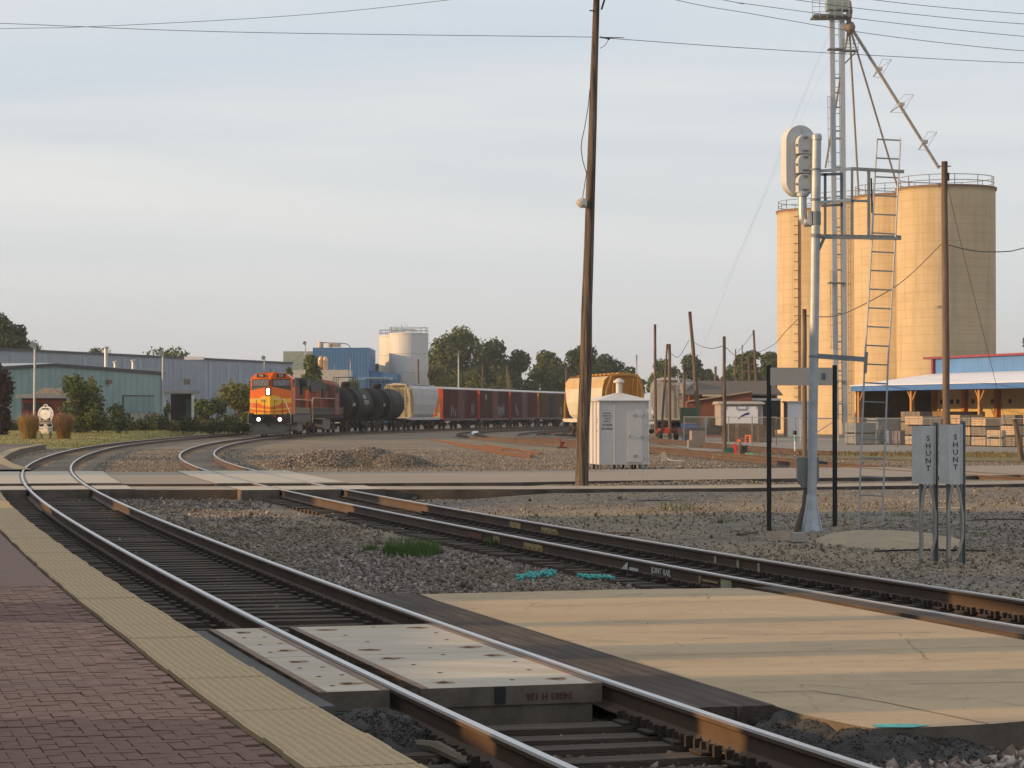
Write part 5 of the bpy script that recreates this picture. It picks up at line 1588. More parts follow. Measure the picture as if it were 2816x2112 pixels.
# ------------------------------------------------------------------ hopper wagons
def hopper(path, s, L_, label, side_m, end_m, top_m, group, band_m=None, slope_back=2.3, H_=4.45):
    t = car_thing(path, s, L_, 'hopper_wagon', label, 'hopper wagon', group)
    h = L_ / 2 - 1.0
    sec = [(-.95, 1.15), (-1.35, 1.55), (-1.55, 2.5), (-1.54, 3.5), (-1.46, 4.05), (-1.2, H_ - .12), (0, H_), (1.2, H_ - .12), (1.46, 4.05), (1.54, 3.5), (1.55, 2.5), (1.35, 1.55), (.95, 1.15)]
    n_ = len(sec)
    mb = MB()
    ring = lambda yb, yt: [(x_, yb + (yt - yb) * (z_ - 1.15) / (H_ - 1.15), z_) for x_, z_ in sec]
    mb.add(ring(-h + slope_back, -h + .35) + ring(h - slope_back, h - .35), [(i, (i + 1) % n_, n_ + (i + 1) % n_, n_ + i) for i in range(n_)])
    mb.m = [1 if sec[i][1] >= 3.5 and sec[(i + 1) % n_][1] >= 3.5 else 0 for i in range(n_)]
    bd_ = mb.build('body', [side_m, band_m or side_m], t)
    for sg_ in (-1, 1):
        es = MB().add(ring(sg_ * (h - slope_back), sg_ * (h - .35)), [tuple(range(n_))[::-sg_]]).build('end_sheet', end_m, t)
        for k in range(3):
            MB().bar((-.75 + .75 * k, sg_ * (h - slope_back + .3), 1.35), (-.75 + .75 * k, sg_ * (h - .3), 4.1), .10).build('stiffener', end_m, es)
    rf_ = MB().box((0, 0, H_ + .09), (.9, L_ - 2.4, .12))
    for k in range(10):
        rf_.box((0, -h + 1.0 + k * (2 * h - 2) / 9, H_ + .06), (1.3, .12, .14))
    rf_.build('roof_walk', top_m, t)
    sl_ = MB().box((0, 0, 1.12), (2.95, L_ - 1.4, .26)).box((0, -h - .1, 1.15), (3.0, 1.0, .1)).box((0, h + .1, 1.15), (3.0, 1.0, .1))
    sl_.build('side_sill', side_m, t)
    for sg_ in (-1, 1):
        fm = MB()
        for sx in (-1, 1):
            fm.bar((sx * 1.42, sg_ * (h - .1), 1.1), (sx * 1.38, sg_ * (h - .1), 3.3), .13).bar((sx * 1.38, sg_ * (h - .1), 3.3), (sx * .95, sg_ * (h - .1), H_), .13)
            fm.bar((sx * 1.42, sg_ * (h + .5), 1.1), (sx * 1.42, sg_ * (h + .1), 2.6), .06)
        fm.bar((-.95, sg_ * (h - .1), H_), (.95, sg_ * (h - .1), H_), .13)
        fm.build('end_frame', end_m, t)
        ldr = MB()
        for k in range(9):
            ldr.bar((.95, sg_ * (h + .02), 1.3 + .34 * k), (1.38, sg_ * (h + .02), 1.3 + .34 * k), .035)
        ldr.bar((.95, sg_ * (h + .02), 1.2), (.95, sg_ * (h + .02), 4.2), .04)
        ldr.build('ladder', end_m, t)
        truck(t, sg_ * (L_ / 2 - 2.1))
        coupler(t, sg_ * (L_ / 2 - .5), sg_)
    for yy_ in (-2.0, 2.0):
        MB().add([(-1.2, yy_ - 1.3, 1.2), (1.2, yy_ - 1.3, 1.2), (1.2, yy_ + 1.3, 1.2), (-1.2, yy_ + 1.3, 1.2), (-.4, yy_ - .3, .45), (.4, yy_ - .3, .45), (.4, yy_ + .3, .45), (-.4, yy_ + .3, .45)], [(0, 1, 5, 4), (1, 2, 6, 5), (2, 3, 7, 6), (3, 0, 4, 7), (4, 5, 6, 7)]).build('discharge_chute', under, t)
    return t
s5 = s3 + 2 * LT
LH = 14.2
hopper(PATH_B, s5, LH, 'pale grey covered hopper wagon between tank wagons and boxcars', hop_grey, mat('hopper end cream', (.55, .47, .30), .65, var=.1), car_roof, 'covered hopper wagons')
hp1 = hopper(PATH_E, s_of_y(PATH_E, 181), 17.0, 'cream hopper wagon with ochre end on the yard track behind the shed', hop_cream, hop_orange, hop_orange, 'covered hopper wagons', slope_back=1.7, band_m=mat('rusty cream', (.50, .36, .19), .7, var=.2, scale=.5, dirt=(.42, .23, .08), dscale=.5))
# far grey wagons on the right
PATH_F, _ = spline_path([(13.2, 205), (16.5, 222), (21.5, 240), (28, 258), (36, 276)])
hopper(PATH_F, 1.0, 16.0, 'grey white hopper wagon half hidden by the bare poles', mat('hopper dull white', (.36, .38, .38), .7, dirt=(.28, .26, .18), dscale=.4), hop_grey, car_roof, 'covered hopper wagons')

# ------------------------------------------------------------------ boxcars
def boxcar(s, L_, label, m, em_, door_m, graffiti=0, mark=None):
    t = car_thing(PATH_B, s, L_, 'boxcar', label, 'boxcar', 'boxcars in the train')
    h = L_ / 2 - .65
    bd_ = MB().box((0, 0, 2.62), (2.86, 2 * h - .04, 3.14)).build('body', m, t)
    for sg_ in (-1, 1):
        en = MB()
        en.box((0, sg_ * (h - .01), 2.62), (2.88, .06, 3.16))
        for k in range(11):
            en.box((0, sg_ * (h + .03), 1.25 + .28 * k), (2.5, .07, .15))
        for sx in (-1, 1):
            en.box((sx * 1.40, sg_ * (h + .01), 2.62), (.12, .12, 3.16))
        en.build('end_wall', em_, t)
    rb = MB()
    nr_ = 22
    for sx in (-1, 1):
        for k in range(nr_):
            y_ = -h + .25 + k * (2 * h - .5) / (nr_ - 1)
            if abs(y_) > 1.65:
                rb.box((sx * 1.48, y_, 2.62), (.12, .14, 3.1))
    tag(rb.build('side_ribs', m, t), kind='stuff')
    for sx in (-1, 1):
        d_ = MB().box((sx * 1.49, 0, 2.60), (.10, 3.1, 3.05))
        for k in range(6):
            d_.box((sx * 1.55, 0, 1.35 + .5 * k), (.03, 3.0, .05))
        d_.build('door', door_m, t)
        MB().box((sx * 1.44, 0, 1.0), (.12, 2 * h - .3, .22)).build('side_sill', mat('dusty sill', (.17, .13, .11), .85), t)
    MB().add([(-1.5, -h, 4.19), (1.5, -h, 4.19), (0, -h, 4.42), (-1.5, h, 4.19), (1.5, h, 4.19), (0, h, 4.42), (-1.5, -h, 4.10), (1.5, -h, 4.10), (-1.5, h, 4.10), (1.5, h, 4.10)],
             [(0, 2, 5, 3), (1, 4, 5, 2), (0, 6, 7, 1, 2), (3, 5, 4, 9, 8), (1, 7, 9, 4), (0, 3, 8, 6)]).build('roof', car_roof, t)
    for k in range(graffiti):
        y_, ln = random.uniform(-h + 1, h - 2.5), random.uniform(.7, 1.6)
        g_ = MB()
        for j in range(5):
            g_.box((1.512, y_ + j * .38, 1.9 + random.uniform(-.4, .5)), (.012, .16, ln * random.uniform(.5, 1)))
        tag(g_.build('graffiti', whitewash, t), kind='stuff')
    if mark:
        text('NS', .9, letter_white, t, (1.515, mark, 3.4), (1, 0, 0), name='lettering', wx=.9)
    MB().box((0, 0, .95), (.8, L_ - 1.4, .3)).build('underframe', under, t)
    for sg_ in (-1, 1):
        truck(t, sg_ * (L_ / 2 - 2.7))
        coupler(t, sg_ * (L_ / 2 - .4), sg_)
    return t
s6 = s5 + LH
LB = 17.0
boxcar(s6, LB, 'dark red ribbed boxcar coupled behind the pale grey hopper', car_red, car_end_sunlit, car_red, 3)
boxcar(s6 + LB, LB, 'brown boxcar with red end and white mark, second of the boxcars', car_red2, car_end_sunlit, car_red, 2, -4.8)
boxcar(s6 + 2 * LB, LB, 'maroon boxcar with bright red end, third of the boxcars', car_red3, car_end_sunlit, car_red3, 1)
boxcar(s6 + 3 * LB, LB, 'ochre brown boxcar with orange end, half hidden by the cream hopper', car_tan, car_end2_sunlit, under, 1)
boxcar(s6 + 4 * LB, LB, 'last boxcar, pale roof showing above the cream hopper', car_red2, car_end_sunlit, car_red, 0)
# ================================================================== grain elevator
def silo_material():
    m, t, b, o = nodes('silo concrete')
    v = ocoord(t)
    sx = t.nodes.new('ShaderNodeSeparateXYZ')
    t.links.new(v, sx.inputs[0])
    md = t.nodes.new('ShaderNodeMath'); md.operation = 'PINGPONG'; md.inputs[1].default_value = 0.38
    t.links.new(sx.outputs['Z'], md.inputs[0])
    f = tnoise(t, v, 0.35, detail=6, rough=.6, mapscale=(.5, .5, 1.6))
    c = ramp(t, f, [(.3, (.45, .345, .21)), (.7, (.53, .42, .27))])
    f2 = tnoise(t, v, 0.9, detail=6, rough=.65, mapscale=(1.6, 1.6, .14))
    c = mixc(t, ramp(t, f2, [(.48, (0, 0, 0)), (.74, (.65, .65, .65))]), c, (.33, .245, .15))
    c = mixc(t, ramp(t, md.outputs[0], [(.0, (.65, .65, .65)), (.035, (0, 0, 0))]), c, (.28, .22, .15))
    t.links.new(c, b.inputs['Base Color'])
    b.inputs['Roughness'].default_value = .95
    tbump(t, b, f2, .3, .05)
    return m
silo_m = silo_material()
rim_m = mat('silo rim', (.20, .13, .085), .9)
galv_rail = mat('silo railing', (.22, .22, .22), .6)
silos = [(39.5, 215, 'right silo'), (36.8, 223, ''), (34.0, 231, ''), (31.3, 239, '')]
slab_ = ['nearest tall tan concrete silo, half in shade, behind the dark pole', 'second tall tan concrete silo, between the ladder and the right silo', 'third tall tan concrete silo, behind the elevator legs', 'leftmost tall tan concrete silo with a ladder on its side']
SR, ZT = 4.45, 22.2
for k, (x_, y_, _) in enumerate(silos):
    t = thing('silo', slab_[k], 'silo', (x_, y_, -.3), group='row of concrete silos')
    MB().lathe([(SR, 0), (SR, ZT + .05), (SR + .10, ZT + .05), (SR + .10, ZT + .3), (0.01, ZT + .75)], (0, 0, 0), 56).build('shell', silo_m, t, smooth=False)
    MB().lathe([(SR + .12, ZT + .1), (SR + .13, ZT + .32), (SR - .05, ZT + .34)], (0, 0, 0), 56).build('rim', rim_m, t)
    rl = MB()
    for zz_ in (ZT + .75, ZT + 1.25):
        rl.tube([(math.cos(a_) * (SR - .1), math.sin(a_) * (SR - .1), zz_) for a_ in np.linspace(0, 2 * PI, 25)], .035, 4)
    rl.build('railing', galv_rail, t)
    for a_ in np.linspace(0, 2 * PI, 12, endpoint=False):
        MB().bar((math.cos(a_) * (SR - .1), math.sin(a_) * (SR - .1), ZT + .2), (math.cos(a_) * (SR - .1), math.sin(a_) * (SR - .1), ZT + 1.27), .06).build('rail_post', galv_rail, t)
    if k == 3:
        a_ = math.radians(-90 - 38)
        e = Vector((math.cos(a_), math.sin(a_), 0))
        q = Vector((-e.y, e.x, 0))
        ld_ = MB()
        ld_.bar(e * (SR + .12) + q * .1, e * (SR + .12) + q * .1 + Vector((0, 0, ZT)), .12)
        for zz_ in np.arange(1, ZT, .9):
            ld_.bar(e * (SR + .1) - q * .5 + Vector((0, 0, zz_)), e * (SR + .1) + q * .1 + Vector((0, 0, zz_)), .05)
        ld_.build('side_ladder', mat('dark ladder', (.10, .07, .05), .8), t)
sh_ = thing('silo_annex', 'small white steel shed at the foot of the left silo', 'shed', P(2194, 1170, 205) * 1)
o_ = sh_.location
a0, a1 = P(2166, 1172, 205), P(2224, 1107, 205)
MB().box(((a0.x + a1.x) / 2, 206.5, (a1.z - .3) / 2), (a1.x - a0.x, 3, a1.z + .3)).build('wall', white_paint, sh_, org=o_)
MB().box(((a0.x + a1.x) / 2, 206.5, a1.z + .06), (a1.x - a0.x + .3, 3.3, .12)).build('roof', galv, sh_, org=o_)

# elevator legs, head, platform and spouts
Ye = 208.0
eb = Vector((P(2305, 1170, Ye).x, Ye, -.3))
et = thing('grain_elevator', 'tall twin leg steel grain elevator with ladder cage and spouts to the silos', 'elevator', eb)
def E_(x_, y_, dy=0.0):
    return P(x_, y_, Ye + dy)
leg_xs = ((2289, 2306), (2317, 2331))
for (xt, xb_), wd in zip(((2288, 2300), (2316, 2324)), (.42, .40)):
    a_, b_ = E_(xb_, 1168), E_(xt, 52)
    a_.z = -.3
    MB().bar(a_, b_, wd, wd).build('leg_casing', galv, et, org=eb)
for k, yy_ in enumerate([135, 215, 255, 295, 360, 380, 460, 540, 625, 700, 742, 778, 862, 940, 1020, 1110]):
    u = (yy_ - 52) / 1116
    MB().bar(E_(2288 + 12 * u - 4, yy_, -.1), E_(2316 + 8 * u + 6, yy_, -.1), .12).build('brace', galv_dark, et, org=eb)
for yy_ in (136, 778, 1048):
    MB().box(E_(2300, yy_), (1.5, 1.2, .1)).build('rest_platform', galv_dark, et, org=eb)
# zig-zag lattice and ladder cage behind
lat = MB()
for k, yy_ in enumerate(range(60, 1150, 36)):
    u = (yy_ - 52) / 1116
    xa = 2300 + 9 * u
    lat.bar(E_(xa - 7, yy_, .5), E_(xa + 7, yy_, .5), .05)
for dx in (-7, 7):
    lat.bar(E_(2300 + dx, 55, .5), E_(2309 + dx, 1165, .5), .05)
tag(lat.build('ladder', galv_dark, et, org=eb), kind='stuff')
cage = MB()
for x0_, x1_, ya, yb in ((2276, 2282, 265, 460), (2283, 2288, 745, 960), (2332, 2338, 540, 1150)):
    for xx_ in (x0_, x1_):
        cage.bar(E_(xx_, ya, -.3), E_(xx_ + 3, yb, -.3), .04)
    for yy_ in range(ya, yb, 30):
        cage.bar(E_(x0_, yy_, -.3), E_(x1_ + 2, yy_, -.3), .04)
tag(cage.build('ladder_cage', galv_dark, et, org=eb), kind='stuff')
# side platform
MB().box(E_(2338, 140), (1.35, 1.1, .1)).build('side_platform', galv_dark, et, org=eb)
MB().bar(E_(2318, 180), E_(2352, 145), .12).build('platform_brace', galv_dark, et, org=eb)
rl = MB()
for yy_ in (110, 120, 130):
    rl.bar(E_(2318, yy_, -.5), E_(2360, yy_, -.5), .04)
for xx_ in (2319, 2332, 2346, 2360):
    rl.bar(E_(xx_, 108, -.5), E_(xx_, 140, -.5), .04)
rl.build('side_railing', galv_dark, et, org=eb)
# head platform
MB().box(E_(2284, 47), (3.3, 2.6, .14)).build('head_platform', galv_dark, et, org=eb)
MB().bar(E_(2234, 52), E_(2282, 40), .10).build('platform_edge', galv, et, org=eb)
rl = MB()
for yy_ in (2, 18, 32):
    rl.bar(E_(2234, yy_, -1.3), E_(2335, yy_ + 2, -1.3), .045).bar(E_(2234, yy_, -1.3), E_(2234, yy_, 1.3), .045)
for xx_ in (2234, 2254, 2275, 2296, 2316, 2335):
    rl.bar(E_(xx_, 0, -1.3), E_(xx_, 48, -1.3), .045)
rl.build('head_railing', galv, et, org=eb)
MB().box(E_(2303, 16), (2.0, 1.5, .9)).box(E_(2303, -8), (1.5, 1.3, 1.2)).box(E_(2298, 34), (1.2, 1.0, .5)).build('head_house', mat('head casing', (.24, .30, .29), .6), et, org=eb)
MB().tube([E_(2330, 5), E_(2336, 30), E_(2334, 60)], [.35, .3, .2], 8).lathe([(.0, .5), (.35, .3), (.5, 0), (.45, -.35), (.2, -.6)], E_(2337, 72), 14).build('distributor', mat('distributor', (.22, .17, .13), .7), et, org=eb)
spout_m = mat('spout steel', (.42, .39, .36), .6, .2, var=.2)
Yd = Ye
for (xa, ya), (xb_, yb, Yb), r_ in (((2345, 82), (2582, 462, 214), .14), ((2340, 85), (2470, 520, 220), .10), ((2336, 86), (2361, 530, 222), .10), ((2332, 88), (2270, 460, 236), .10)):
    MB().tube([P(xa, ya, Yd), P(xb_, yb, Yb)], r_, 8).build('spout', spout_m, et, org=eb)
for xx_, yy_ in ((2418, 190), (2479, 287), (2543, 390)):
    c = P(xx_, yy_, 210.5)
    tr_ = MB()
    pts_ = [c + Vector((-1.0 if xx_ == 2479 else -.55, 0, -.7)), c + Vector((.3, 0, .9)), c + Vector((1.1, 0, .85)), c + Vector((.1, 0, -.75))]
    for i in range(4):
        tr_.bar(pts_[i], pts_[(i + 1) % 4], .035)
    tr_.bar(pts_[0], c, .10).box(c, (.5, .4, .3)).bar(pts_[2], c, .03)
    tr_.build('spout_truss', spout_m, et, org=eb)


# ================================================================== lumber yard barn on the right
bl_m = sheet_mat('blue wall sheet', (.075, .20, .46), 'X', .3, dirt=(.05, .15, .36))
fas_m = mat('blue fascia', (.06, .16, .42), .5, var=.1)
whr_m = mat('white roof sheet', (.80, .78, .80), .45, var=.04, scale=.3)
trim_m = mat('maroon trim', (.24, .05, .07), .5)
post_m = mat('pine post', (.42, .22, .08), .8, var=.15, ms=(6, 6, .4))
ywall = sheet_mat('tan wall sheet', (.46, .34, .15), 'X', .25)
dwall = mat('dark rack wall', (.055, .045, .035), .9)
c0 = Vector((P(2343, 1076, 165).x, 165, 0))
ez0 = P(2343, 1076, 165).z
dv = Vector((6.9 * 1.06, -22, 0)).normalized()      # along the front, toward the camera
iv = Vector((-dv.y, dv.x, 0))                         # into the barn
barn = thing('lumber_barn', 'open fronted lumber barn with white roof, blue fascia and blue upper wall', 'barn', c0 + Vector((0, 0, -.3)))
ob_ = barn.location
LBn = 46.0
def B(u, v_, z):
    return c0 + dv * u + iv * v_ + Vector((0, 0, z))
RB = Matrix((dv, iv, Vector((0, 0, 1)))).transposed().to_4x4()
def bbox(u0, u1, v0, v1, z0, z1, nm, m, par=None):
    mb = MB().box(((u1 - u0) / 2, (v1 - v0) / 2, (z1 - z0) / 2), (u1 - u0, v1 - v0, z1 - z0))
    o = mb.build(nm, m, par or barn)
    o.matrix_local = Matrix.Translation(B(u0, v0, z0) - ob_) @ RB
    return o
dz_ = .38
bbox(-.1, LBn, -.06, 0, ez0, ez0 + dz_, 'fascia', fas_m)
bbox(-.1, -.04, 0, 6.6, ez0, ez0 + dz_, 'fascia', fas_m)
z1_, z2_ = ez0 + dz_ + .02, 4.62
MB().add([B(-.15, -.1, z1_), B(LBn, -.1, z1_), B(LBn, 6.7, z2_), B(-.15, 6.7, z2_), B(-.15, -.1, z1_ - .04), B(LBn, -.1, z1_ - .04), B(LBn, 6.7, z2_ - .04), B(-.15, 6.7, z2_ - .04)], [(0, 1, 2, 3), (7, 6, 5, 4), (0, 4, 5, 1), (3, 7, 4, 0)]).build('roof', whr_m, barn, org=ob_)
bbox(0, LBn, 6.5, 6.6, z2_ - .4, 5.62, 'upper_wall', bl_m)
bbox(0, .08, 6.5, 14, z2_ - .4, 5.62, 'upper_wall', bl_m)
bbox(-1.2, LBn, 6.2, 15, 5.63, 5.78, 'upper_roof', trim_m)
bbox(-.2, .05, 6.3, 6.5, 4.5, 5.6, 'downspout', trim_m)
bbox(0, .12, 0.3, 6.4, 1.2, ez0, 'end_wall', dwall)
bbox(0.1, LBn, 6.3, 6.42, -.3, 4.1, 'back_wall', ywall)
for u in (.3, 8.0, 17.0, 26, 35):
    po = bbox(u, u + .24, .25, .49, -.3, ez0, 'post', post_m)
    for sg_ in (-1, 1):
        MB().bar(B(u + .12, .37, ez0 - .8), B(u + .12 + sg_ * .6, .37, ez0), .10).build('knee_brace', post_m, barn, org=ob_)
for u in (.3, 4.6, 9.0, 13.4, 17.8):
    bbox(u, u + .4, 6.0, 6.3, -.3, 3.6, 'inner_post', mat('rusty column', (.36, .13, .04), .8))
for u in (1.2, 2.6, 3.5, 5.6, 6.6, 8.2, 10.5, 12.6):
    bbox(u, u + .32, 6.24, 6.30, 2.45, 2.75, 'bay_sign', black_steel)
lamp_ = MB().box((0, 0, 0), (.3, .3, .2)).build('eave_light', mat('eave lamp', (1, .9, .6), .4, emit=1.2), barn)
lamp_.location = B(13.4, -.05, ez0 - .12) - ob_
# stacks of boards in front of the barn
ply = mat('fresh board ends', (.45, .31, .20), .85, var=.2, scale=3, fine=8, dirt=(.28, .30, .30), dscale=2.2, dlo=.5, dhi=.6)
plyd = mat('wrapped lumber', (.17, .14, .12), .8, var=.2, dirt=(.22, .19, .16))
bluewrap = mat('blue grey wrap', (.17, .20, .29), .6, var=.2)
greywrap = mat('grey tarpaulin', (.22, .23, .24), .8, var=.25)
def stack(px, py, Yv, wd, dp, n, hh, mats_, label, rz):
    g_ = G(px, py, -.25)
    k_ = Yv / g_.y
    g_ = Vector((g_.x * k_, Yv, -.25))
    t = thing('lumber_stack', label, 'lumber stack', g_, rz, 'stacks of boards by the barn')
    z = .0
    for k in range(n):
        MB().box((-wd / 3, 0, z + .05), (.1, dp, .1)).box((wd / 3, 0, z + .05), (.1, dp, .1)).build('bearer', timber, t)
        z += .1
        b_ = MB()
        nb = 4
        for j in range(nb):
            b_.box((random.uniform(-.02, .02), 0, z + hh * (j + .5) / nb), (wd, dp, hh / nb - .012))
        b_.build('bundle', mats_[k % len(mats_)], t)
        MB().box((-wd * .26, 0, z + hh / 2), (.03, dp + .01, hh + .012)).box((wd * .26, 0, z + hh / 2), (.03, dp + .01, hh + .012)).build('strap', black_steel, t)
        z += hh
    return t
rzb = math.atan2(dv.y, dv.x)
st_specs = [
    (2368, 1208, 152, 1.6, 1.5, 2, .62, [greywrap, galv_dark], 'grey covered stack at the left end of the barn'),
    (2420, 1208, 153, 1.5, 1.2, 1, .85, [mat('pale sheet wrap', (.36, .33, .30), .8)], 'pale wrapped stack left of the blue grey wrapped one'),
    (2452, 1208, 152, 1.7, 1.2, 1, .85, [bluewrap], 'blue grey wrapped stack in front of the left barn post'),
    (2482, 1208, 151, 1.5, 1.2, 1, .85, [mat('plum wrap', (.15, .13, .18), .7)], 'plum wrapped stack right of the blue grey one'),
    (2538, 1200, 148, 2.2, 1.3, 3, .52, [ply, plyd], 'board stack behind the left lettered box'),
    (2600, 1200, 149, 2.0, 1.3, 3, .52, [plyd, ply], 'board stack behind the dark pole foot'),
    (2655, 1202, 147, 1.6, 1.6, 3, .55, [ply, ply], 'pale board stack right of the right lettered box'),
    (2686, 1204, 146, 1.3, 1.6, 3, .50, [plyd, ply], 'half dark board stack, second right of the lettered boxes'),
    (2720, 1206, 144, 1.6, 1.5, 3, .50, [ply, plyd], 'board stack left of the right barn post'),
    (2762, 1210, 142, 1.7, 1.4, 2, .42, [ply, ply], 'low board stack beside the right barn post'),
    (2800, 1212, 141, 1.6, 1.4, 3, .55, [plyd, ply], 'board stack at the right edge behind the broken post'),
    (2852, 1212, 140, 1.6, 1.4, 3, .55, [ply, plyd], 'last board stack, cut off by the right edge'),
]
for a_ in st_specs:
    stack(*a_, rz=rzb + random.uniform(-.05, .05))
for a_ in ((2455, 1170, 156, 1.6, 3, 2, .75, [plyd, greywrap], 'dark stack under the barn roof behind the left post'), (2560, 1165, 154, 2.6, 3, 3, .62, [plyd, plyd], 'tall dark stack under the barn roof, middle'), (2620, 1165, 153, 3, 3, 3, .62, [mat('brown boards', (.20, .12, .06), .85), plyd], 'brown board stack under the barn roof, right')):
    stack(*a_, rz=rzb)
# chain link fence
def mesh_mat():
    m, t, b, o = nodes('chain link mesh')
    v = ocoord(t)
    mpn = t.nodes.new('ShaderNodeMapping')
    mpn.inputs['Rotation'].default_value = (0, 0, PI / 4)
    t.links.new(v, mpn.inputs['Vector'])
    sx = t.nodes.new('ShaderNodeSeparateXYZ')
    t.links.new(mpn.outputs['Vector'], sx.inputs[0])
    fs_ = []
    for ax_ in ('X', 'Y'):
        md = t.nodes.new('ShaderNodeMath'); md.operation = 'PINGPONG'; md.inputs[1].default_value = .03
        t.links.new(sx.outputs[ax_], md.inputs[0])
        lt = t.nodes.new('ShaderNodeMath'); lt.operation = 'LESS_THAN'; lt.inputs[1].default_value = .0017
        t.links.new(md.outputs[0], lt.inputs[0])
        fs_.append(lt.outputs[0])
    mx_ = t.nodes.new('ShaderNodeMath'); mx_.operation = 'MAXIMUM'
    t.links.new(fs_[0], mx_.inputs[0]); t.links.new(fs_[1], mx_.inputs[1])
    t.links.new(mx_.outputs[0], b.inputs['Alpha'])
    b.inputs['Base Color'].default_value = (.20, .21, .21, 1)
    b.inputs['Roughness'].default_value = .6
    return m
mesh_m = mesh_mat()
def fence(pts_, h, n_posts, label):
    a = pts_[0]
    t = thing('chain_link_fence', label, 'fence', a)
    for p0, p1 in zip(pts_[:-1], pts_[1:]):
        d_ = p1 - p0
        L_ = d_.length
        o = MB().add([(0, 0, 0), (L_, 0, 0), (L_, h, 0), (0, h, 0)], [(0, 1, 2, 3)]).build('mesh', mesh_m, t)
        o.matrix_local = Matrix.Translation(p0 - a) @ Matrix.Rotation(math.atan2(d_.y, d_.x), 4, 'Z') @ Matrix.Rotation(PI / 2, 4, 'X')
        MB().tube([p0 + Vector((0, 0, h)), p1 + Vector((0, 0, h))], .024, 6).build('top_rail', galv_dark, t, org=a)
        for k in range(n_posts + 1):
            q = p0.lerp(p1, k / n_posts)
            MB().cyl(q - Vector((0, 0, .1)), q + Vector((0, 0, h + .06)), .032, n=7).build('post', galv_dark, t, org=a)
    return t
f0, f1, f2, f3 = Vector((11.5, 158, -.25)), Vector((16.6, 148.5, -.25)), Vector((23.0, 141, -.25)), Vector((33, 130, -.25))
fence([f0, f1], 1.8, 4, 'chain link fence in front of the white trailer')
fence([f1, f2, f3], 1.75, 6, 'long chain link fence in front of the lumber stacks')
gt = thing('fence_gate', 'galvanised pipe gate leaning in the chain link fence under the silos', 'gate', Vector((18.3, 150, -.25)))
for a_, b_ in (((0, 0, .2), (0, 0, 1.7)), ((2.4, 0, .2), (2.4, 0, 1.7)), ((0, 0, 1.7), (2.4, 0, 1.7)), ((0, 0, .2), (2.4, 0, .2)), ((0, 0, .2), (2.4, 0, 1.7))):
    MB().tube([a_, b_], .035, 6).build('pipe', galv, gt)
# dry grass strip along the yard
strip_m = mat('dry grass strip', (.17, .135, .05), .95, var=.25, scale=.4, fine=6, dirt=(.11, .11, .04), dscale=.4)
slab('verge', [(14.5, 106), (19, 101), (26, 97), (38, 90), (60, 92), (60, 118), (30, 117), (20, 122), (14.5, 118)], -.5, -.205, strip_m, 'dry yellow grass verge in front of the lumber yard')
yard_m = mat('pale yard concrete', (.235, .215, .19), .95, var=.1, scale=.2, dirt=(.20, .18, .15), dscale=.15)
slab('yard', [(10, 126), (20, 123), (32, 118.5), (60, 118.5), (60, 190), (10, 190)], -.5, -.215, yard_m, 'pale concrete lumber yard behind the fence')

# ================================================================== brick building, trailer, things in the yard
br_m = mat('brick wall', (.20, .075, .045), .9, var=.2, fine=20)
shg = mat('brown grey shingles', (.105, .09, .08), .9, var=.15, fine=6)
Yb = 205
bb_ = thing('brick_building', 'low brick building with wide brown grey roof left of the silos', 'building', Vector((P(2010, 1170, Yb).x, Yb, -.3)))
o_ = bb_.location
xa, xb_ = P(1882, 1100, Yb).x, P(2150, 1100, Yb).x
zr, ze_ = P(1940, 1047, Yb + 9).z, P(1940, 1084, Yb).z
MB().box(((xa + xb_) / 2, Yb + 8, (ze_ - .3) / 2), (xb_ - xa - 1.0, 14, ze_ + .3)).build('wall', br_m, bb_, org=o_)
MB().add([(xa, Yb - .6, ze_), (xb_, Yb - .6, ze_), (xb_, Yb + 9, zr), (xa + 1.8, Yb + 9, zr), (xb_, Yb + 17, ze_), (xa, Yb + 17, ze_), (xa, Yb - .6, ze_ - .12), (xb_, Yb - .6, ze_ - .12)], [(0, 1, 2, 3), (3, 2, 4, 5), (0, 3, 5), (6, 7, 1, 0)]).build('roof', shg, bb_, org=o_)
MB().box(((xa + xb_) / 2 - 1, Yb - .66, ze_ - .12), (xb_ - xa - 5, .1, .16)).build('gutter', mat('cream gutter', (.50, .42, .28), .6), bb_, org=o_)
gx0, gx1 = P(1888, 1130, Yb - 3).x, P(2068, 1080, Yb - 3).x
zl, zr_ = P(1890, 1106, Yb - 3).z, P(2068, 1078, Yb - 3).z
MB().add([(gx0, Yb - 3, -.3), (gx1, Yb - 3, -.3), (gx1, Yb - 3, zr_), (gx0, Yb - 3, zl), (gx0, Yb, -.3), (gx1, Yb, -.3), (gx1, Yb, zr_), (gx0, Yb, zl)], [(0, 1, 2, 3), (1, 5, 6, 2), (0, 3, 7, 4), (3, 2, 6, 7)]).build('front_wing', br_m, bb_, org=o_)
MB().bar((gx0, Yb - 3.1, zl + .05), (gx1, Yb - 3.1, zr_ + .05), .3, .12).build('wing_trim', mat('tan trim', (.36, .28, .2), .7), bb_, org=o_)
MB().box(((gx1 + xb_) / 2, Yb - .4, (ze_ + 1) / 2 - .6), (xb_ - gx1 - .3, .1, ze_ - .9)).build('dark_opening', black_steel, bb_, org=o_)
MB().box(((gx1 + xb_) / 2, Yb - .5, ze_ - .45), (xb_ - gx1 - .3, .1, .2)).build('lintel', grey_paint, bb_, org=o_)
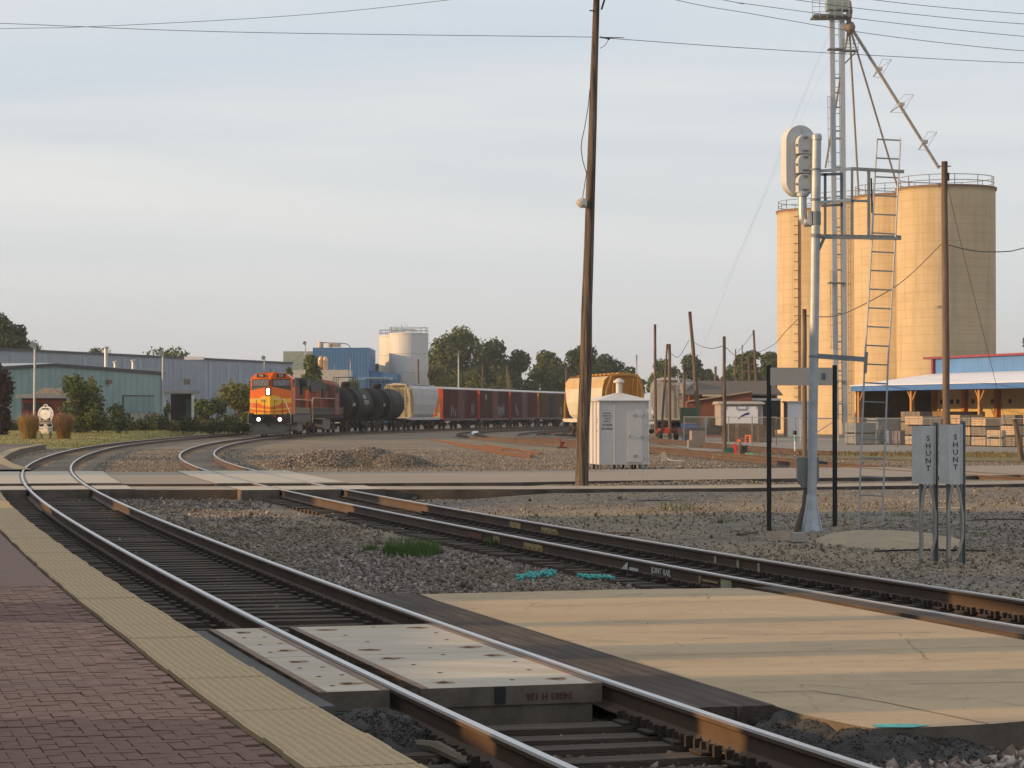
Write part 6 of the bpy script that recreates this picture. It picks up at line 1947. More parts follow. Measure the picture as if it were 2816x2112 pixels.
# covered trailer with white banner
Yt = 168
tr = thing('covered_trailer', 'covered trailer with a white side panel bearing a purple swoosh', 'trailer', Vector((P(2040, 1180, Yt).x, Yt, -.25)))
o_ = tr.location
ta, tb = P(1976, 1112, Yt), P(2084, 1170, Yt)
RT = Matrix.Rotation(math.radians(-10), 4, 'Z')
W_, H_, D_ = tb.x - ta.x, ta.z - tb.z, 5.0
bx_ = MB().box((0, D_ / 2, tb.z + .25 + H_ / 2), (W_ + .2, D_, H_)).build('body', mat('grey tarpaulin body', (.30, .27, .25), .8, var=.15), tr)
MB().prism([(-.2, 0), (D_ + .2, 0), (D_ + .1, .16), (D_ * .6, .22), (D_ * .3, .17), (-.1, .1)], W_ + .5, Matrix.Translation((-(W_ + .5) / 2, 0, tb.z + .26 + H_)) @ A_).build('tarp_roof', mat('tan tarpaulin', (.33, .29, .25), .8, var=.2), tr)
sp = MB().box((-.05, -.03, tb.z + .28 + H_ * .48), (W_ * .86, .05, H_ * .80)).build('side_panel', mat('white vinyl panel', (.74, .75, .80), .5, var=.03), tr)
purple = mat('purple print', (.05, .04, .26), .5)
sw_ = [(-.45, -.25), (-.2, .02), (.1, .2), (.42, .3), (.44, .14), (.1, .06), (-.2, -.1)]
MB().prism(sw_, .01, Matrix.Translation((.1, -.06, tb.z + .18 + H_ * .48)) @ Matrix.Rotation(PI / 2, 4, 'X')).build('swoosh', purple, sp)
pr_ = MB()
for k in range(11):
    pr_.box((-.28 + .065 * k, -.06, tb.z + .28 + H_ * .72), (.04, .01, .09 + .03 * (k % 3)))
tag(pr_.build('print', galv_dark, sp), kind='stuff')
for k in range(4):
    MB().box((-W_ * .4 + k * W_ * .26, -.07, tb.z + .22 + H_ * .86), (.05, .03, .22)).build('hook', galv_dark, tr)
for sx in (-.7, .7):
    for yy_ in (1.0, 3.6):
        MB().cyl((sx * W_ * .55, yy_ - .0, .35), (sx * W_ * .55 + .18, yy_, .35), .36, n=16).build('wheel', black_steel, tr)
MB().box((0, D_ / 2, .62), (W_ * .8, D_, .14)).build('chassis', under, tr)
# pallet piles
pallet_w = mat('old pallet wood', (.14, .10, .075), .9, var=.35, scale=3)
for k, (xx_, yy_, n_, nm) in enumerate(((2015, 1216, 9, 'left'), (2045, 1217, 9, 'middle'), (2078, 1217, 9, 'third'), (2102, 1218, 8, 'right'))):
    g_ = G(xx_, yy_, -.25)
    t = thing('pallet_pile', '%s pile of dark wooden pallets in front of the covered trailer' % {'left': 'leftmost', 'middle': 'second', 'third': 'third', 'right': 'rightmost'}[nm], 'pallets', g_, random.uniform(-.1, .1), 'piles of pallets')
    for j in range(n_):
        p_ = MB()
        z = .145 * j
        for i in range(3):
            p_.box((0, -.42 + .42 * i, z + .05), (.98, .08, .08))
        for i in range(6):
            p_.box((-.42 + .168 * i, 0, z + .105), (.11, 1.0, .022))
        p_.build('pallet', pallet_w, t)
# blue skip, concrete block, cart with triangle, small car, pickup
g_ = G(1897, 1213, -.25)
t = thing('blue_bin', 'blue steel bin beside the concrete block', 'bin', g_)
MB().box((0, .4, .62), (1.1, .8, 1.2), taper=1.06).box((0, .4, 1.26), (1.24, .95, .06)).build('body', mat('blue bin paint', (.03, .12, .36), .5), t)
MB().box((0, .9, 1.9), (1.3, .6, 1.1)).build('green_crate', mat('dark green paint', (.03, .06, .04), .6), t)
for sx in (-.45, .45):
    MB().box((sx, -.02, .62), (.06, .06, 1.1)).build('rib', mat('blue bin paint', (.03, .12, .36), .5), t)
g_ = G(1921, 1233, -.25)
t = thing('concrete_block', 'tall square concrete block with a low step on its left', 'concrete block', g_, rz=math.radians(8))
MB().box((0, .35, .5), (.80, .7, 1.06), taper=.985).build('block', mat('brown concrete', (.27, .22, .18), .9, var=.15, fine=20), t)
MB().box((-.47, .2, .24), (.24, .35, .50)).build('step', mat('brown concrete', (.27, .22, .18), .9), t)
MB().box((1.0, .1, .04), (1.6, .22, .1)).build('board', mat('pale board', (.45, .34, .22), .8), t)
g_ = G(1825, 1211, -.25)
t = thing('utility_cart', 'small dark red farm cart with an orange warning triangle', 'cart', g_, math.radians(12))
MB().box((.5, .6, .62), (1.5, 1.1, .16)).box((.5, .6, .80), (1.5, 1.1, .22), taper=.9).build('bed', mat('dark red paint', (.17, .03, .03), .6), t)
for sx in (-.35, .9):
    MB().cyl((sx, .1, .36), (sx + .2, .1, .36), .36, n=16).build('wheel', black_steel, t)
MB().prism([(-.28, 0), (.28, 0), (.05, .45), (-.05, .45)], .02, Matrix.Translation((.25, 0, .55)) @ Matrix.Rotation(PI / 2, 4, 'X')).build('warning_triangle', mat('fluorescent orange', (.9, .09, .02), .5), t)
def car(px, py, rz, label, col, L_=4.3, hgt=1.45, Yv=None, truck_bed=False):
    g = G(px, py, -.25)
    t = thing('pickup_truck' if truck_bed else 'parked_car', label, 'truck' if truck_bed else 'car', g, rz, 'vehicles in the yard')
    m = mat('car paint ' + label[:12], col, .3, .3, var=.05, spec=.6)
    hw = .86
    if truck_bed:
        pr = [(-L_ / 2, .45), (L_ / 2, .45), (L_ / 2, .95), (L_ * .30, 1.05), (L_ * .18, hgt), (-L_ * .10, hgt), (-L_ * .14, 1.0), (-L_ / 2, 1.0)]
    else:
        pr = [(-L_ / 2, .4), (L_ / 2, .4), (L_ / 2, .75), (L_ * .28, .92), (L_ * .12, hgt), (-L_ * .25, hgt), (-L_ * .42, .95), (-L_ / 2, .9)]
    MB().prism(pr, 2 * hw, Matrix.Translation((-hw, 0, 0)) @ A_).build('body', m, t)
    gl = [(L_ * .25, .98), (L_ * .11, hgt - .06), (-L_ * .09, hgt - .06), (-L_ * .11, 1.02)] if truck_bed else [(L_ * .24, .95), (L_ * .11, hgt - .06), (-L_ * .24, hgt - .06), (-L_ * .38, .97)]
    MB().prism(gl, 2 * hw + .02, Matrix.Translation((-hw - .01, 0, 0)) @ A_).build('window', glass_dark, t)
    MB().add([(-hw + .1, L_ * (.29 if truck_bed else .27) + .012, .96), (hw - .1, L_ * (.29 if truck_bed else .27) + .012, .96), (hw - .12, L_ * .12 + .03, hgt - .05), (-hw + .12, L_ * .12 + .03, hgt - .05)], [(0, 1, 2, 3)]).build('windscreen', glass_dark, t)
    for sx in (-1, 1):
        for y_ in (-L_ * .32, L_ * .32):
            wv = MB().cyl((sx * hw - .1, y_, .32), (sx * hw + .1, y_, .32), .33, n=16).build('wheel', black_steel, t)
            MB().cyl((sx * (hw + .1), y_, .32), (sx * (hw + .11), y_, .32), .2, n=12).build('rim', galv, wv)
        MB().box((sx * .62, -L_ / 2 - .005, .75), (.2, .03, .14)).build('tail_light', lamp_red, t)
        MB().box((sx * .62, L_ / 2 + .005, .7), (.24, .03, .14)).build('headlight', grey_paint, t)
    return t
car(1835, 1192, math.radians(-72), 'silver grey car behind the farm cart', (.24, .26, .30))
car(1960, 1213, math.radians(-80), 'dark blue grey pickup right of the concrete block', (.05, .065, .09), 4.8, 1.7, truck_bed=True)
car(1978, 1196, math.radians(-60), 'dark grey car in front of the covered trailer', (.06, .065, .07))
# switch stands, posts, markers, debris
def switch_stand(px, py, label, col, col2=None, sc=1.0):
    g = G(px, py, -.25)
    t = thing('switch_stand', label, 'switch stand', g, random.uniform(-.3, .3), 'switch stands')
    m = mat('switch paint ' + label[:10], col, .6)
    MB().box((0, 0, .12 * sc), (.5 * sc, .4 * sc, .24 * sc)).cyl((.1 * sc, 0, .2 * sc), (.1 * sc, 0, .62 * sc), .12 * sc, n=10).box((-.12 * sc, 0, .42 * sc), (.16 * sc, .3 * sc, .36 * sc)).build('housing', m, t)
    MB().bar((-.12 * sc, 0, .5 * sc), (-.3 * sc, -.1, .9 * sc), .05 * sc).build('lever', m, t)
    MB().box((-.3 * sc, -.1, .92 * sc), (.2 * sc, .06, .16 * sc)).build('target', mat('switch target ' + label[:10], col2 or col, .5), t)
    MB().box((0, -.05, .03), (1.0 * sc, .7 * sc, .08)).build('base', tie_m, t)
    return t
switch_stand(1547, 1232, 'small red switch stand left of the tall foreground pole', (.22, .025, .035), (.4, .06, .05), .62)
sw3 = switch_stand(2046, 1252, 'black switch stand with red and orange targets left of the blank sign', (.03, .03, .03), (.75, .14, .04), .78)
MB().box((-.42, 0, .32), (.14, .1, .5)).build('red_flag', mat('red flag', (.55, .03, .03), .6), sw3)
MB().tube([(.05, 0, .6), (.1, 0, .95), (.3, 0, .98), (.32, 0, .62)], .06, 6).build('orange_handle', mat('orange paint', (.8, .17, .05), .5), sw3)
MB().box((-.75, .1, .2), (.5, .3, .34)).build('green_motor', mat('dark teal paint', (.02, .08, .07), .5), sw3)
for k, (xx_, yy_, col) in enumerate(((1975, 1262, (.12, .5, .3)), (2065, 1257, (.2, .5, .3)))):
    g = G(xx_, yy_, -.2)
    t = thing('marker_plate', ('green painted plate on the rusty rail, left one', 'green painted plate on the rusty rail, right one')[k], 'marker', g, group='green plates on the rail')
    MB().box((0, 0, .1), (.22, .05, .2)).build('plate', mat('green paint', col, .6), t)
    MB().box((-.2, 0, .1), (.12, .05, .2)).build('cream_plate', mat('cream paint', (.6, .45, .25), .6), t)
g = G(2186, 1254, -.25)
t = thing('marker_post', 'thin white marker post with green band and black cap', 'post', g)
MB().cyl((0, 0, 0), (0, 0, 1.05), .035, n=8).build('post', white_paint, t)
MB().cyl((0, 0, .72), (0, 0, .98), .038, n=8).build('band', mat('green paint', (.12, .5, .3), .6), t)
MB().lathe([(.04, 1.02), (.1, 1.08), (.1, 1.2), (.02, 1.24)], (0, 0, 0), 10).build('cap', black_steel, t)
g = G(1826, 1268, -.25)
t = thing('marker_block', 'small white concrete wedge beside the white shed', 'marker', g)
MB().box((0, 0, .2), (.22, .2, .4), taper=.6).build('block', conc, t)
MB().tube([(.1, -.05, .2), (.2, -.1, .05), (.5, -.15, .01), (.9, -.1, .01)], .015, 5).build('white_cable', white_paint, t)
# salvaged rails lying in the yard
for k, (a_, b_, lb) in enumerate((((1182, 1208), (1383, 1237), 'rearmost'), ((1250, 1224), (1463, 1254), 'middle'), ((1326, 1239), (1460, 1258), 'nearest'), ((1331, 1223), (1486, 1248), 'right hand'), ((1232, 1217), (1335, 1230), 'shortest'))):
    p0, p1 = G(*a_, -.2), G(*b_, -.2)
    th = math.atan2(p1.x - p0.x, p1.y - p0.y)
    n_ = 10
    o = rail_mesh([p0.lerp(p1, i / n_) + Vector((0, 0, .06)) for i in range(n_ + 1)], [th] * (n_ + 1), sc=1.15, top=0).build('loose_rail', [rust_bright, rust_bright], org=p0)
    tag(o, '%s of the loose rusty rails lying on the gravel' % lb, 'rail', 'loose rusty rails')
g = G(1307, 1193, -.25)
o = mound(MB(), (0, 0, -.02), .65, 1.8, .28).build('white_heap', mat('white powder', (.75, .78, .82), .9), smooth=True, loc=g)
tag(o, 'small white heap between the rails of the dark yard track', 'heap')
# gravel heap
gp = G(965, 1283, -.25)
gh = MB()
for dx, dy, rx, ry, h in ((-.9, .6, 2.0, 2.6, .62), (.6, .9, 1.7, 2.2, .72), (1.7, .2, 1.6, 2.0, .48), (-2.2, .1, 1.2, 1.5, .36), (.1, -.2, 2.6, 1.4, .3)):
    mound(gh, (dx, dy, -.03), rx, ry, h, jit=.10)
o = gh.build('gravel_heap', gravel_m, smooth=True, loc=gp)
tag(o, 'low heap of grey gravel behind the road', 'gravel heap')
n = 9000
u, v_ = rng.uniform(-3.6, 3.6, n), rng.uniform(-1.8, 2.6, n)
zz = np.full(n, -9.)
for dx, dy, rx, ry, h in ((-.9, .6, 2.0, 2.6, .62), (.6, .9, 1.7, 2.2, .72), (1.7, .2, 1.6, 2.0, .48), (-2.2, .1, 1.2, 1.5, .36), (.1, -.2, 2.6, 1.4, .3)):
    r2 = ((u - dx) / rx) ** 2 + ((v_ - dy) / ry) ** 2
    zz = np.maximum(zz, np.where(r2 < 1.05, h * (1 - r2), -9))
k = zz > -1
st_ = stones('heap_stones', np.stack([u[k], v_[k], zz[k] + rng.uniform(-.01, .03, k.sum())], 1), rng.uniform(.02, .055, k.sum()), grey_stone, o)
# scattered buff gravel beyond the road
n = 30000
x = rng.uniform(-.20, .215, n)
u = rng.random(n)
y = 1 / (1 / 76 + u * (1 / 135 - 1 / 76))
x = x * y
ok = (dist_path(PATH_A, x, y) > 1.5) & (np.abs(dist_path(PATH_B, x, y)) > 1.0) & (y > 76.5 + np.clip(x, 0, 60) * .40)
x, y = x[ok], y[ok]
o = stones('gravel', np.stack([x, y, ground_h(x, y) + .02], 1), rng.uniform(.015, .05, len(x)), warm_stone)
o['label'] = 'loose gravel scattered beyond the road'
n = 2600
x, y = rng.uniform(.5, 12, n), rng.uniform(61.0, 64.8, n)
ok = (y < 60.9 + .42 * x + .6) & (y > 60.6 + np.clip(x - 5, 0, 9) * .5) & (y < 64 + x * .25)
x, y = x[ok], y[ok]
o = stones('gravel', np.stack([x, y, ground_h(x, y) + .02], 1), rng.uniform(.015, .045, len(x)), warm_stone)
o['label'] = 'gravel ridge between the walk and the road'
# ================================================================== left background: works buildings
def wall_between(name, a, b, z0, z1, thick, m, parent, org):
    d_ = b - a
    rz = math.atan2(d_.y, d_.x)
    o = MB().box((d_.length / 2, thick / 2, (z1 - z0) / 2), (d_.length, thick, z1 - z0)).build(name, m, parent)
    o.matrix_local = Matrix.Translation(Vector((a.x, a.y, z0)) - org) @ Matrix.Rotation(rz, 4, 'Z')
    return o
ware_m = sheet_mat('warehouse sheet', (.265, .30, .35), 'X', .45, .5, dirt=(.38, .40, .43), dlo=.48, dhi=.75)
wa, wb = Vector((-66, 232, 0)), Vector((-31.0, 334, 0))
wh = thing('warehouse', 'long grey ribbed metal warehouse behind the teal building', 'building', wa)
wo = wall_between('wall', wa, wb, -.3, 8.75, 30, ware_m, wh, wa)
wall_between('roof_edge', wa + Vector((.1, -.2, 0)), wb + Vector((.1, -.2, 0)), 8.72, 8.95, 30.2, mat('dark roof edge', (.10, .10, .11), .7), wh, wa)
dw = (wb - wa).normalized()
nw = Vector((dw.y, -dw.x, 0))
pale_s = mat('pale translucent strip', (.33, .38, .43), .5)
for px in (232, 343, 368, 384, 577, 627, 658):
    # strips where the wall lets light in
    best = min(((abs((CX + FPX * (wa.lerp(wb, k / 400)).x / (wa.lerp(wb, k / 400)).y) - px), k) for k in range(401)))[1]
    q = wa.lerp(wb, best / 400) + nw * .03
    o = MB().box((0, 0, 0), (.9, .06, 5.4)).build('light_strip', pale_s, wh)
    o.matrix_local = Matrix.Translation(Vector((q.x, q.y, 5.6)) - wa) @ Matrix.Rotation(math.atan2(dw.y, dw.x), 4, 'Z')
MB().box((0, 0, 0), (2.2, 2.0, .9)).build('roof_unit', white_paint, wh).location = P(15, 957, 236) + Vector((-3, 4, 0)) - wa
for px, py, w_, h_ in ((262, 975, 1.0, 1.6), (510, 981, 2.4, .4)):
    MB().box((0, 0, 0), (w_, 1, h_)).build('roof_vent', white_paint, wh).location = P(px, py, 290) + Vector((0, 8, .0)) - wa
teal_m = sheet_mat('teal wall sheet', (.215, .325, .325), 'X', .4, .4, dirt=(.185, .28, .285))
ta_, tb_ = Vector((P(-60, 1100, 205).x, 205, 0)), Vector((P(446, 1100, 236).x, 236, 0))
tl = thing('teal_building', 'teal ribbed metal building with a low gable and dark roof trim', 'building', ta_)
dt = (tb_ - ta_)
Lt = dt.length
dtn = dt.normalized()
def tz(px, py):
    best = min(((abs((CX + FPX * (ta_ + dt * k / 400).x / (ta_ + dt * k / 400).y) - px), k) for k in range(401)))[1]
    q = ta_ + dt * best / 400
    return best / 400 * Lt, P(px, py, q.y).z, q
u1, z1_, _ = tz(150, 1001)
u0, z0_, _ = tz(0, 1016)
u2, z2_, q2 = tz(445, 1024)
Mt = Matrix.Rotation(math.atan2(dt.y, dt.x), 4, 'Z') @ Matrix.Rotation(PI / 2, 4, 'X')
MB().prism([(0, -.3), (Lt, -.3), (Lt, z2_), (u1, z1_), (0, z0_)], -24, Mt).build('wall', teal_m, tl)
trm = MB()
for a_, b_ in (((0, z0_), (u1, z1_)), ((u1, z1_), (Lt + .2, z2_))):
    trm.prism([(a_[0], a_[1] - .22), (b_[0], b_[1] - .22), (b_[0], b_[1] + .06), (a_[0], a_[1] + .06)], .16, Mt)
trm.build('roof_trim', mat('dark trim', (.06, .065, .07), .6), tl)
MB().prism([(0, z0_ + .05), (u1, z1_ + .05), (Lt + .2, z2_ + .05), (Lt + .2, z2_ + .1), (u1, z1_ + .1), (0, z0_ + .1)], -24, Mt).build('roof', galv, tl)
MB().box((0, 0, 0), (.25, .25, z2_ + .3)).build('corner_trim', mat('dark trim', (.06, .065, .07), .6), tl).location = Vector((tb_.x, tb_.y - .1, (z2_ - .3) / 2)) - ta_
ud, zd1, _ = tz(338, 1089)
ue, _, _ = tz(420, 1089)
zd0 = tz(380, 1134)[1]
dr_ = MB().prism([(ud, zd0), (ue, zd0), (ue, zd1), (ud, zd1)], .05, Mt).build('door', sheet_mat('teal door', (.17, .27, .28), 'X', .4), tl)
MB().prism([(ud - .08, zd1), (ue + .08, zd1), (ue + .08, zd1 + .1), (ud - .08, zd1 + .1)], .1, Mt).prism([(ud - .1, zd0), (ud, zd0), (ud, zd1), (ud - .1, zd1)], .1, Mt).build('door_frame', mat('dark trim', (.06, .065, .07), .6), dr_)
MB().prism([(u1 + 3, -.3), (Lt, -.3), (Lt, zd0 - .05), (u1 + 3, zd0 - .05)], .12, Mt).build('plinth', conc, tl)
uv, zv, _ = tz(295, 1050)
MB().prism([(uv - .3, zv - .2), (uv + .3, zv - .2), (uv + .3, zv + .2), (uv - .3, zv + .2)], .35, Mt).build('wall_vent', mat('brown vent', (.20, .13, .10), .7), tl)
for px, py, h_ in ((262, 982, 1.6), (288, 1003, .5), (339, 1006, .9)):
    q = tz(px, py)[2] + Vector((0, 6, 0))
    MB().cyl((0, 0, -1.2), (0, 0, h_ * .6), .18, n=10).lathe([(0.02, .1), (.3, 0), (.28, -.1)], (0, 0, h_ * .6), 10).build('roof_stack', galv, tl).location = Vector((q.x, q.y, P(px, py, q.y).z)) - ta_
# loading dock right of the teal building
dk_ = thing('loading_dock', 'dark loading dock under a flat canopy beside the teal building', 'loading dock', Vector((P(492, 1140, 252).x, 252, -.3)))
o_ = dk_.location
xa, xb_ = P(449, 1100, 250).x, P(534, 1100, 250).x
zt_ = P(490, 1081, 250).z
MB().box(((xa + xb_) / 2, 252, zt_ + .12), (xb_ - xa, 5, .28)).build('canopy', mat('grey canopy', (.17, .18, .20), .6), dk_, org=o_)
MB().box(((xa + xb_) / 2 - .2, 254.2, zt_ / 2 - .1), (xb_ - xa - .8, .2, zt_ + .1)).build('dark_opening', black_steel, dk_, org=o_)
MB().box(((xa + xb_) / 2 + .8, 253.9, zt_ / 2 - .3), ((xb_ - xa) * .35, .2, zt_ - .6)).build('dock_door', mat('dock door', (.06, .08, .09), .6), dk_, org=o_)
MB().box((xb_ - .15, 250, zt_ / 2 - .1), (.25, .25, zt_ + .1)).build('post', grey_paint, dk_, org=o_)
MB().box((xa + .15, 250, zt_ / 2 - .1), (.25, .25, zt_ + .1)).build('post', grey_paint, dk_, org=o_)
MB().box((0, 0, 0), (.65, .7, .65)).build('wall_unit', mat('dark wall unit', (.09, .09, .10), .6), dk_).location = P(514, 1050, 262) - o_
# dark red rail car behind the shrubs
cbz = thing('museum_railcar', 'dark red railway car with grey roof, half hidden by the shrub behind the welcome sign', 'railcar', Vector((P(115, 1170, 196).x, 196, -.25)))
o_ = cbz.location
xa, xb_ = P(48, 1100, 196).x, P(176, 1100, 196).x
za = P(110, 1094, 196).z
MB().box(((xa + xb_) / 2, 197.5, (za + .8) / 2), (xb_ - xa - .6, 2.6, za - .8)).build('body', mat('museum red', (.11, .022, .02), .6), cbz, org=o_)
MB().box(((xa + xb_) / 2, 197.5, za + .14), (xb_ - xa + .3, 3.2, .34)).build('roof', mat('museum grey roof', (.22, .23, .26), .6), cbz, org=o_)
MB().prism([(-1.4, 0), (1.4, 0), (.5, .5), (-.5, .55)], 2.2, Matrix.Translation((P(133, 1090, 196).x, 198.6, za + .3)) @ Matrix.Rotation(PI / 2, 4, 'X')).build('cupola', mat('tan cupola roof', (.30, .26, .21), .7), cbz, org=o_)
for px in (75, 100, 125):
    MB().box((P(px, 1110, 196).x, 196.15, za - .7), (.6, .06, .6)).build('window', glass_dark, cbz, org=o_)
# lamp posts
def lamp_post(px, py0, py1, Y, label, r=.07):
    a, b = P(px, py0, Y), P(px + 2, py1, Y)
    a.z = -.3
    t = thing('lamp_post', label, 'lamp post', a, group='yard lamp posts')
    MB().tube([a, b], [r * 1.25, r], 8).build('post', galv, t, org=a)
    MB().box(b + Vector((-.12, 0, .1)), (.42, .35, .5), M=Matrix.Rotation(.5, 4, 'Y')).build('floodlight', galv_dark, t, org=a)
    return t
lamp_post(94, 1150, 952, 195, 'tall lamp post in front of the left end of the teal building', .09)
lamp_post(446, 1150, 974, 225, 'tall lamp post at the right corner of the teal building', .09)
lamp_post(725, 1100, 986, 300, 'lamp post above the lead locomotive')
lamp_post(962, 1100, 993, 330, 'pale lamp post in front of the blue building')
lamp_post(838, 1090, 945, 345, 'tall thin lamp post left of the blue building', .08)

# blue works with pale green block, white low tank, storage tanks
Yw = 385
bw = thing('blue_works', 'blue metal factory building with a lower wing and rooftop pipes', 'building', Vector((P(950, 1100, Yw).x, Yw, -.3)))
o_ = bw.location
blue_m = sheet_mat('blue works sheet', (.05, .15, .31), 'X', .5, .5, dirt=(.045, .13, .27))
def blockp(px0, px1, py, Y, dp, nm, m, par, org):
    a, b = P(px0, py, Y), P(px1, py, Y)
    o = MB().box(((a.x + b.x) / 2, Y + dp / 2, (a.z - .3) / 2), (b.x - a.x, dp, a.z + .3)).build(nm, m, par, org=org)
    return o
blockp(860, 1015, 956, Yw, 18, 'wall', blue_m, bw, o_)
a, b = P(1015, 1019, Yw + .5), P(1090, 1027, Yw + .5)
MB().add([(a.x, Yw + .5, -.3), (b.x, Yw + .5, -.3), (b.x, Yw + .5, b.z), (a.x, Yw + .5, a.z), (a.x, Yw + 14, -.3), (b.x, Yw + 14, -.3), (b.x, Yw + 14, b.z), (a.x, Yw + 14, a.z)], [(0, 1, 2, 3), (1, 5, 6, 2), (3, 2, 6, 7)]).build('low_wing', blue_m, bw, org=o_)
MB().box(P(1052, 1041, Yw) + Vector((-3, 0, 0)), (9.5, .3, .5)).build('pale_band', mat('pale lattice band', (.16, .27, .38), .6), bw, org=o_)
pc = P(882, 945, Yw + 4)
MB().cyl(pc - Vector((0, 0, 1)), pc + Vector((0, 0, .3)), .45, n=12).cyl(pc + Vector((1.5, 0, -.6)), pc + Vector((1.5, 0, .0)), .4, n=12).box(pc + Vector((2.6, 0, -.2)), (1.3, 1.3, .7)).build('roof_machine', mat('warm galvanised', (.42, .36, .28), .5, .3), bw, org=o_)
MB().tube([pc + Vector((0, 0, .2)), pc + Vector((2.5, 0, .1)), pc + Vector((4.2, 0, 0)), pc + Vector((4.7, 0, -.3)), pc + Vector((4.9, 0, -.8))], .09, 6).build('roof_pipe', galv, bw, org=o_)
gb = thing('pale_green_building', 'faded pale green block left of the blue factory', 'building', Vector((P(820, 1100, 395).x, 395, -.3)))
blockp(780, 866, 968, 395, 16, 'wall', sheet_mat('pale green sheet', (.36, .40, .33), 'X', .6, .3), gb, gb.location)
blockp(779, 867, 966, 394.8, 16.4, 'parapet', mat('pale green trim', (.30, .34, .28), .7), gb, gb.location).scale = (1, 1, 1)
wt_ = thing('white_process_building', 'low white process building with two shiny exhaust stacks', 'building', Vector((P(870, 1100, 362).x, 362, -.3)))
o_ = wt_.location
blockp(776, 955, 1019, 362, 10, 'wall', mat('white wall', (.58, .60, .64), .6, dirt=(.45, .45, .46)), wt_, o_)
blockp(774, 957, 1017, 361.8, 10.4, 'roof_lip', mat('roof lip', (.50, .46, .40), .7), wt_, o_)
copper = mat('copper stack', (.62, .40, .22), .25, .9)
for px, py in ((882, 984), (894, 985)):
    a = P(px, 1019, 364)
    b = P(px, py, 364)
    MB().tube([a, b - Vector((0, 0, .35)), b, b + Vector((-.25, 0, .1))], [.42, .42, .36, .25], 12).build('exhaust_stack', copper, wt_, org=o_)
MB().cyl(P(870, 1019, 364), P(870, 998, 364), .3, n=10).build('vent_stack', copper, wt_, org=o_)
MB().bar(P(918, 1019, 364), P(921, 1003, 364), .12).build('mast', galv, wt_, org=o_)
tankw = mat('white storage tank', (.62, .60, .57), .6, var=.1, scale=.3, dirt=(.46, .34, .22), dscale=.3, dlo=.5, dhi=.75, ms=(1, 1, .35))
for k, (px, rr_, py, Yk, lb) in enumerate(((1124, 54, 917, 402, 'tall white rust stained storage tank, right one of the pair'), (1096, 54, 923, 408, 'tall white storage tank, left and behind the right one'))):
    c = P(px, 1100, Yk)
    r_ = rr_ / FPX * Yk
    zt_ = P(px, py, Yk).z
    t = thing('storage_tank', lb, 'tank', (c.x, Yk, -.3), group='white storage tanks')
    MB().lathe([(r_, 0), (r_, zt_ + .3), (0.05, zt_ + .7)], (0, 0, 0), 40).build('shell', tankw, t)
    for z in np.linspace(2.4, zt_, 5):
        MB().lathe([(r_ + .01, z), (r_ + .03, z + .03), (r_ + .01, z + .06)], (0, 0, 0), 40).build('seam', mat('tank seam', (.40, .37, .33), .7), t)
    for zz_ in (zt_ + .75, zt_ + 1.25):
        MB().tube([(math.cos(q) * (r_ - .05), math.sin(q) * (r_ - .05), zz_) for q in np.linspace(0, 2 * PI, 25)], .04, 4).build('railing', galv_rail, t)
    for q in np.linspace(0, 2 * PI, 14, endpoint=False):
        MB().bar((math.cos(q) * (r_ - .05), math.sin(q) * (r_ - .05), zt_ + .2), (math.cos(q) * (r_ - .05), math.sin(q) * (r_ - .05), zt_ + 1.27), .06).build('rail_post', galv_rail, t)
    MB().bar((.4, -r_ * .6, zt_ + .4), (-.6, -r_ * .6, zt_ + 2.2), .06).build('roof_fitting', galv, t)
    MB().bar((-1.2, 0, zt_ + .5), (-1.2, 0, zt_ + 1.9), .12).build('roof_vent', galv, t)

# ------------------------------------------------------------------ welcome sign shaped like the front of a steam engine
Yg = 164
sgn = thing('welcome_sign', 'white and black welcome sign shaped like a steam engine front, between grass clumps', 'sign', Vector((P(126, 1212, Yg).x, Yg, -.10)), rz=math.radians(-14))
PX = Yg / FPX
zc = P(126, 1139, Yg).z + .10
R1 = 23 * PX
outl = [(-.86 * R1, -.5 * R1)] + [(R1 * math.cos(t_), R1 * math.sin(t_)) for t_ in np.linspace(PI * 1.17, PI * .58, 16)] + [(-.22 * R1, R1 * 1.0), (-.22 * R1, 1.18 * R1), (.22 * R1, 1.18 * R1), (.22 * R1, R1 * 1.0)] + [(R1 * math.cos(t_), R1 * math.sin(t_)) for t_ in np.linspace(PI * .42, -PI * .17, 16)] + [(.80 * R1, -.7 * R1), (.82 * R1, -1.1 * R1), (.95 * R1, -1.3 * R1), (.90 * R1, -1.65 * R1), (.90 * R1, -1.95 * R1), (.62 * R1, -2.05 * R1), (.55 * R1, -2.3 * R1), (-.55 * R1, -2.3 * R1), (-.62 * R1, -2.05 * R1), (-.90 * R1, -1.95 * R1), (-.90 * R1, -1.65 * R1), (-.95 * R1, -1.3 * R1), (-.82 * R1, -1.1 * R1), (-.80 * R1, -.7 * R1)]
SG = Matrix.Translation((0, 0, zc)) @ Matrix.Rotation(PI / 2, 4, 'X')
brd = MB().prism(outl, .06, SG).build('board', mat('sign white', (.80, .78, .74), .6, var=.04), sgn)
ink = mat('sign black', (.02, .02, .025), .6)
def plate(poly, m, nm, z=.066):
    return MB().prism(poly, .006, SG @ Matrix.Translation((0, 0, z - .002))).build(nm, m, brd)
plate([(-.13 * R1, .86 * R1), (.13 * R1, .86 * R1), (.13 * R1, 1.08 * R1), (-.13 * R1, 1.08 * R1)], ink, 'lamp_mark')
plate([(-.52 * R1, .60 * R1), (-.3 * R1, .52 * R1), (.3 * R1, .52 * R1), (.52 * R1, .60 * R1), (.3 * R1, .72 * R1), (-.3 * R1, .72 * R1)], ink, 'name_plate')
ring = [(.62 * R1 * math.cos(t_), .62 * R1 * math.sin(t_) - .05 * R1) for t_ in np.linspace(0, 2 * PI, 28, endpoint=False)]
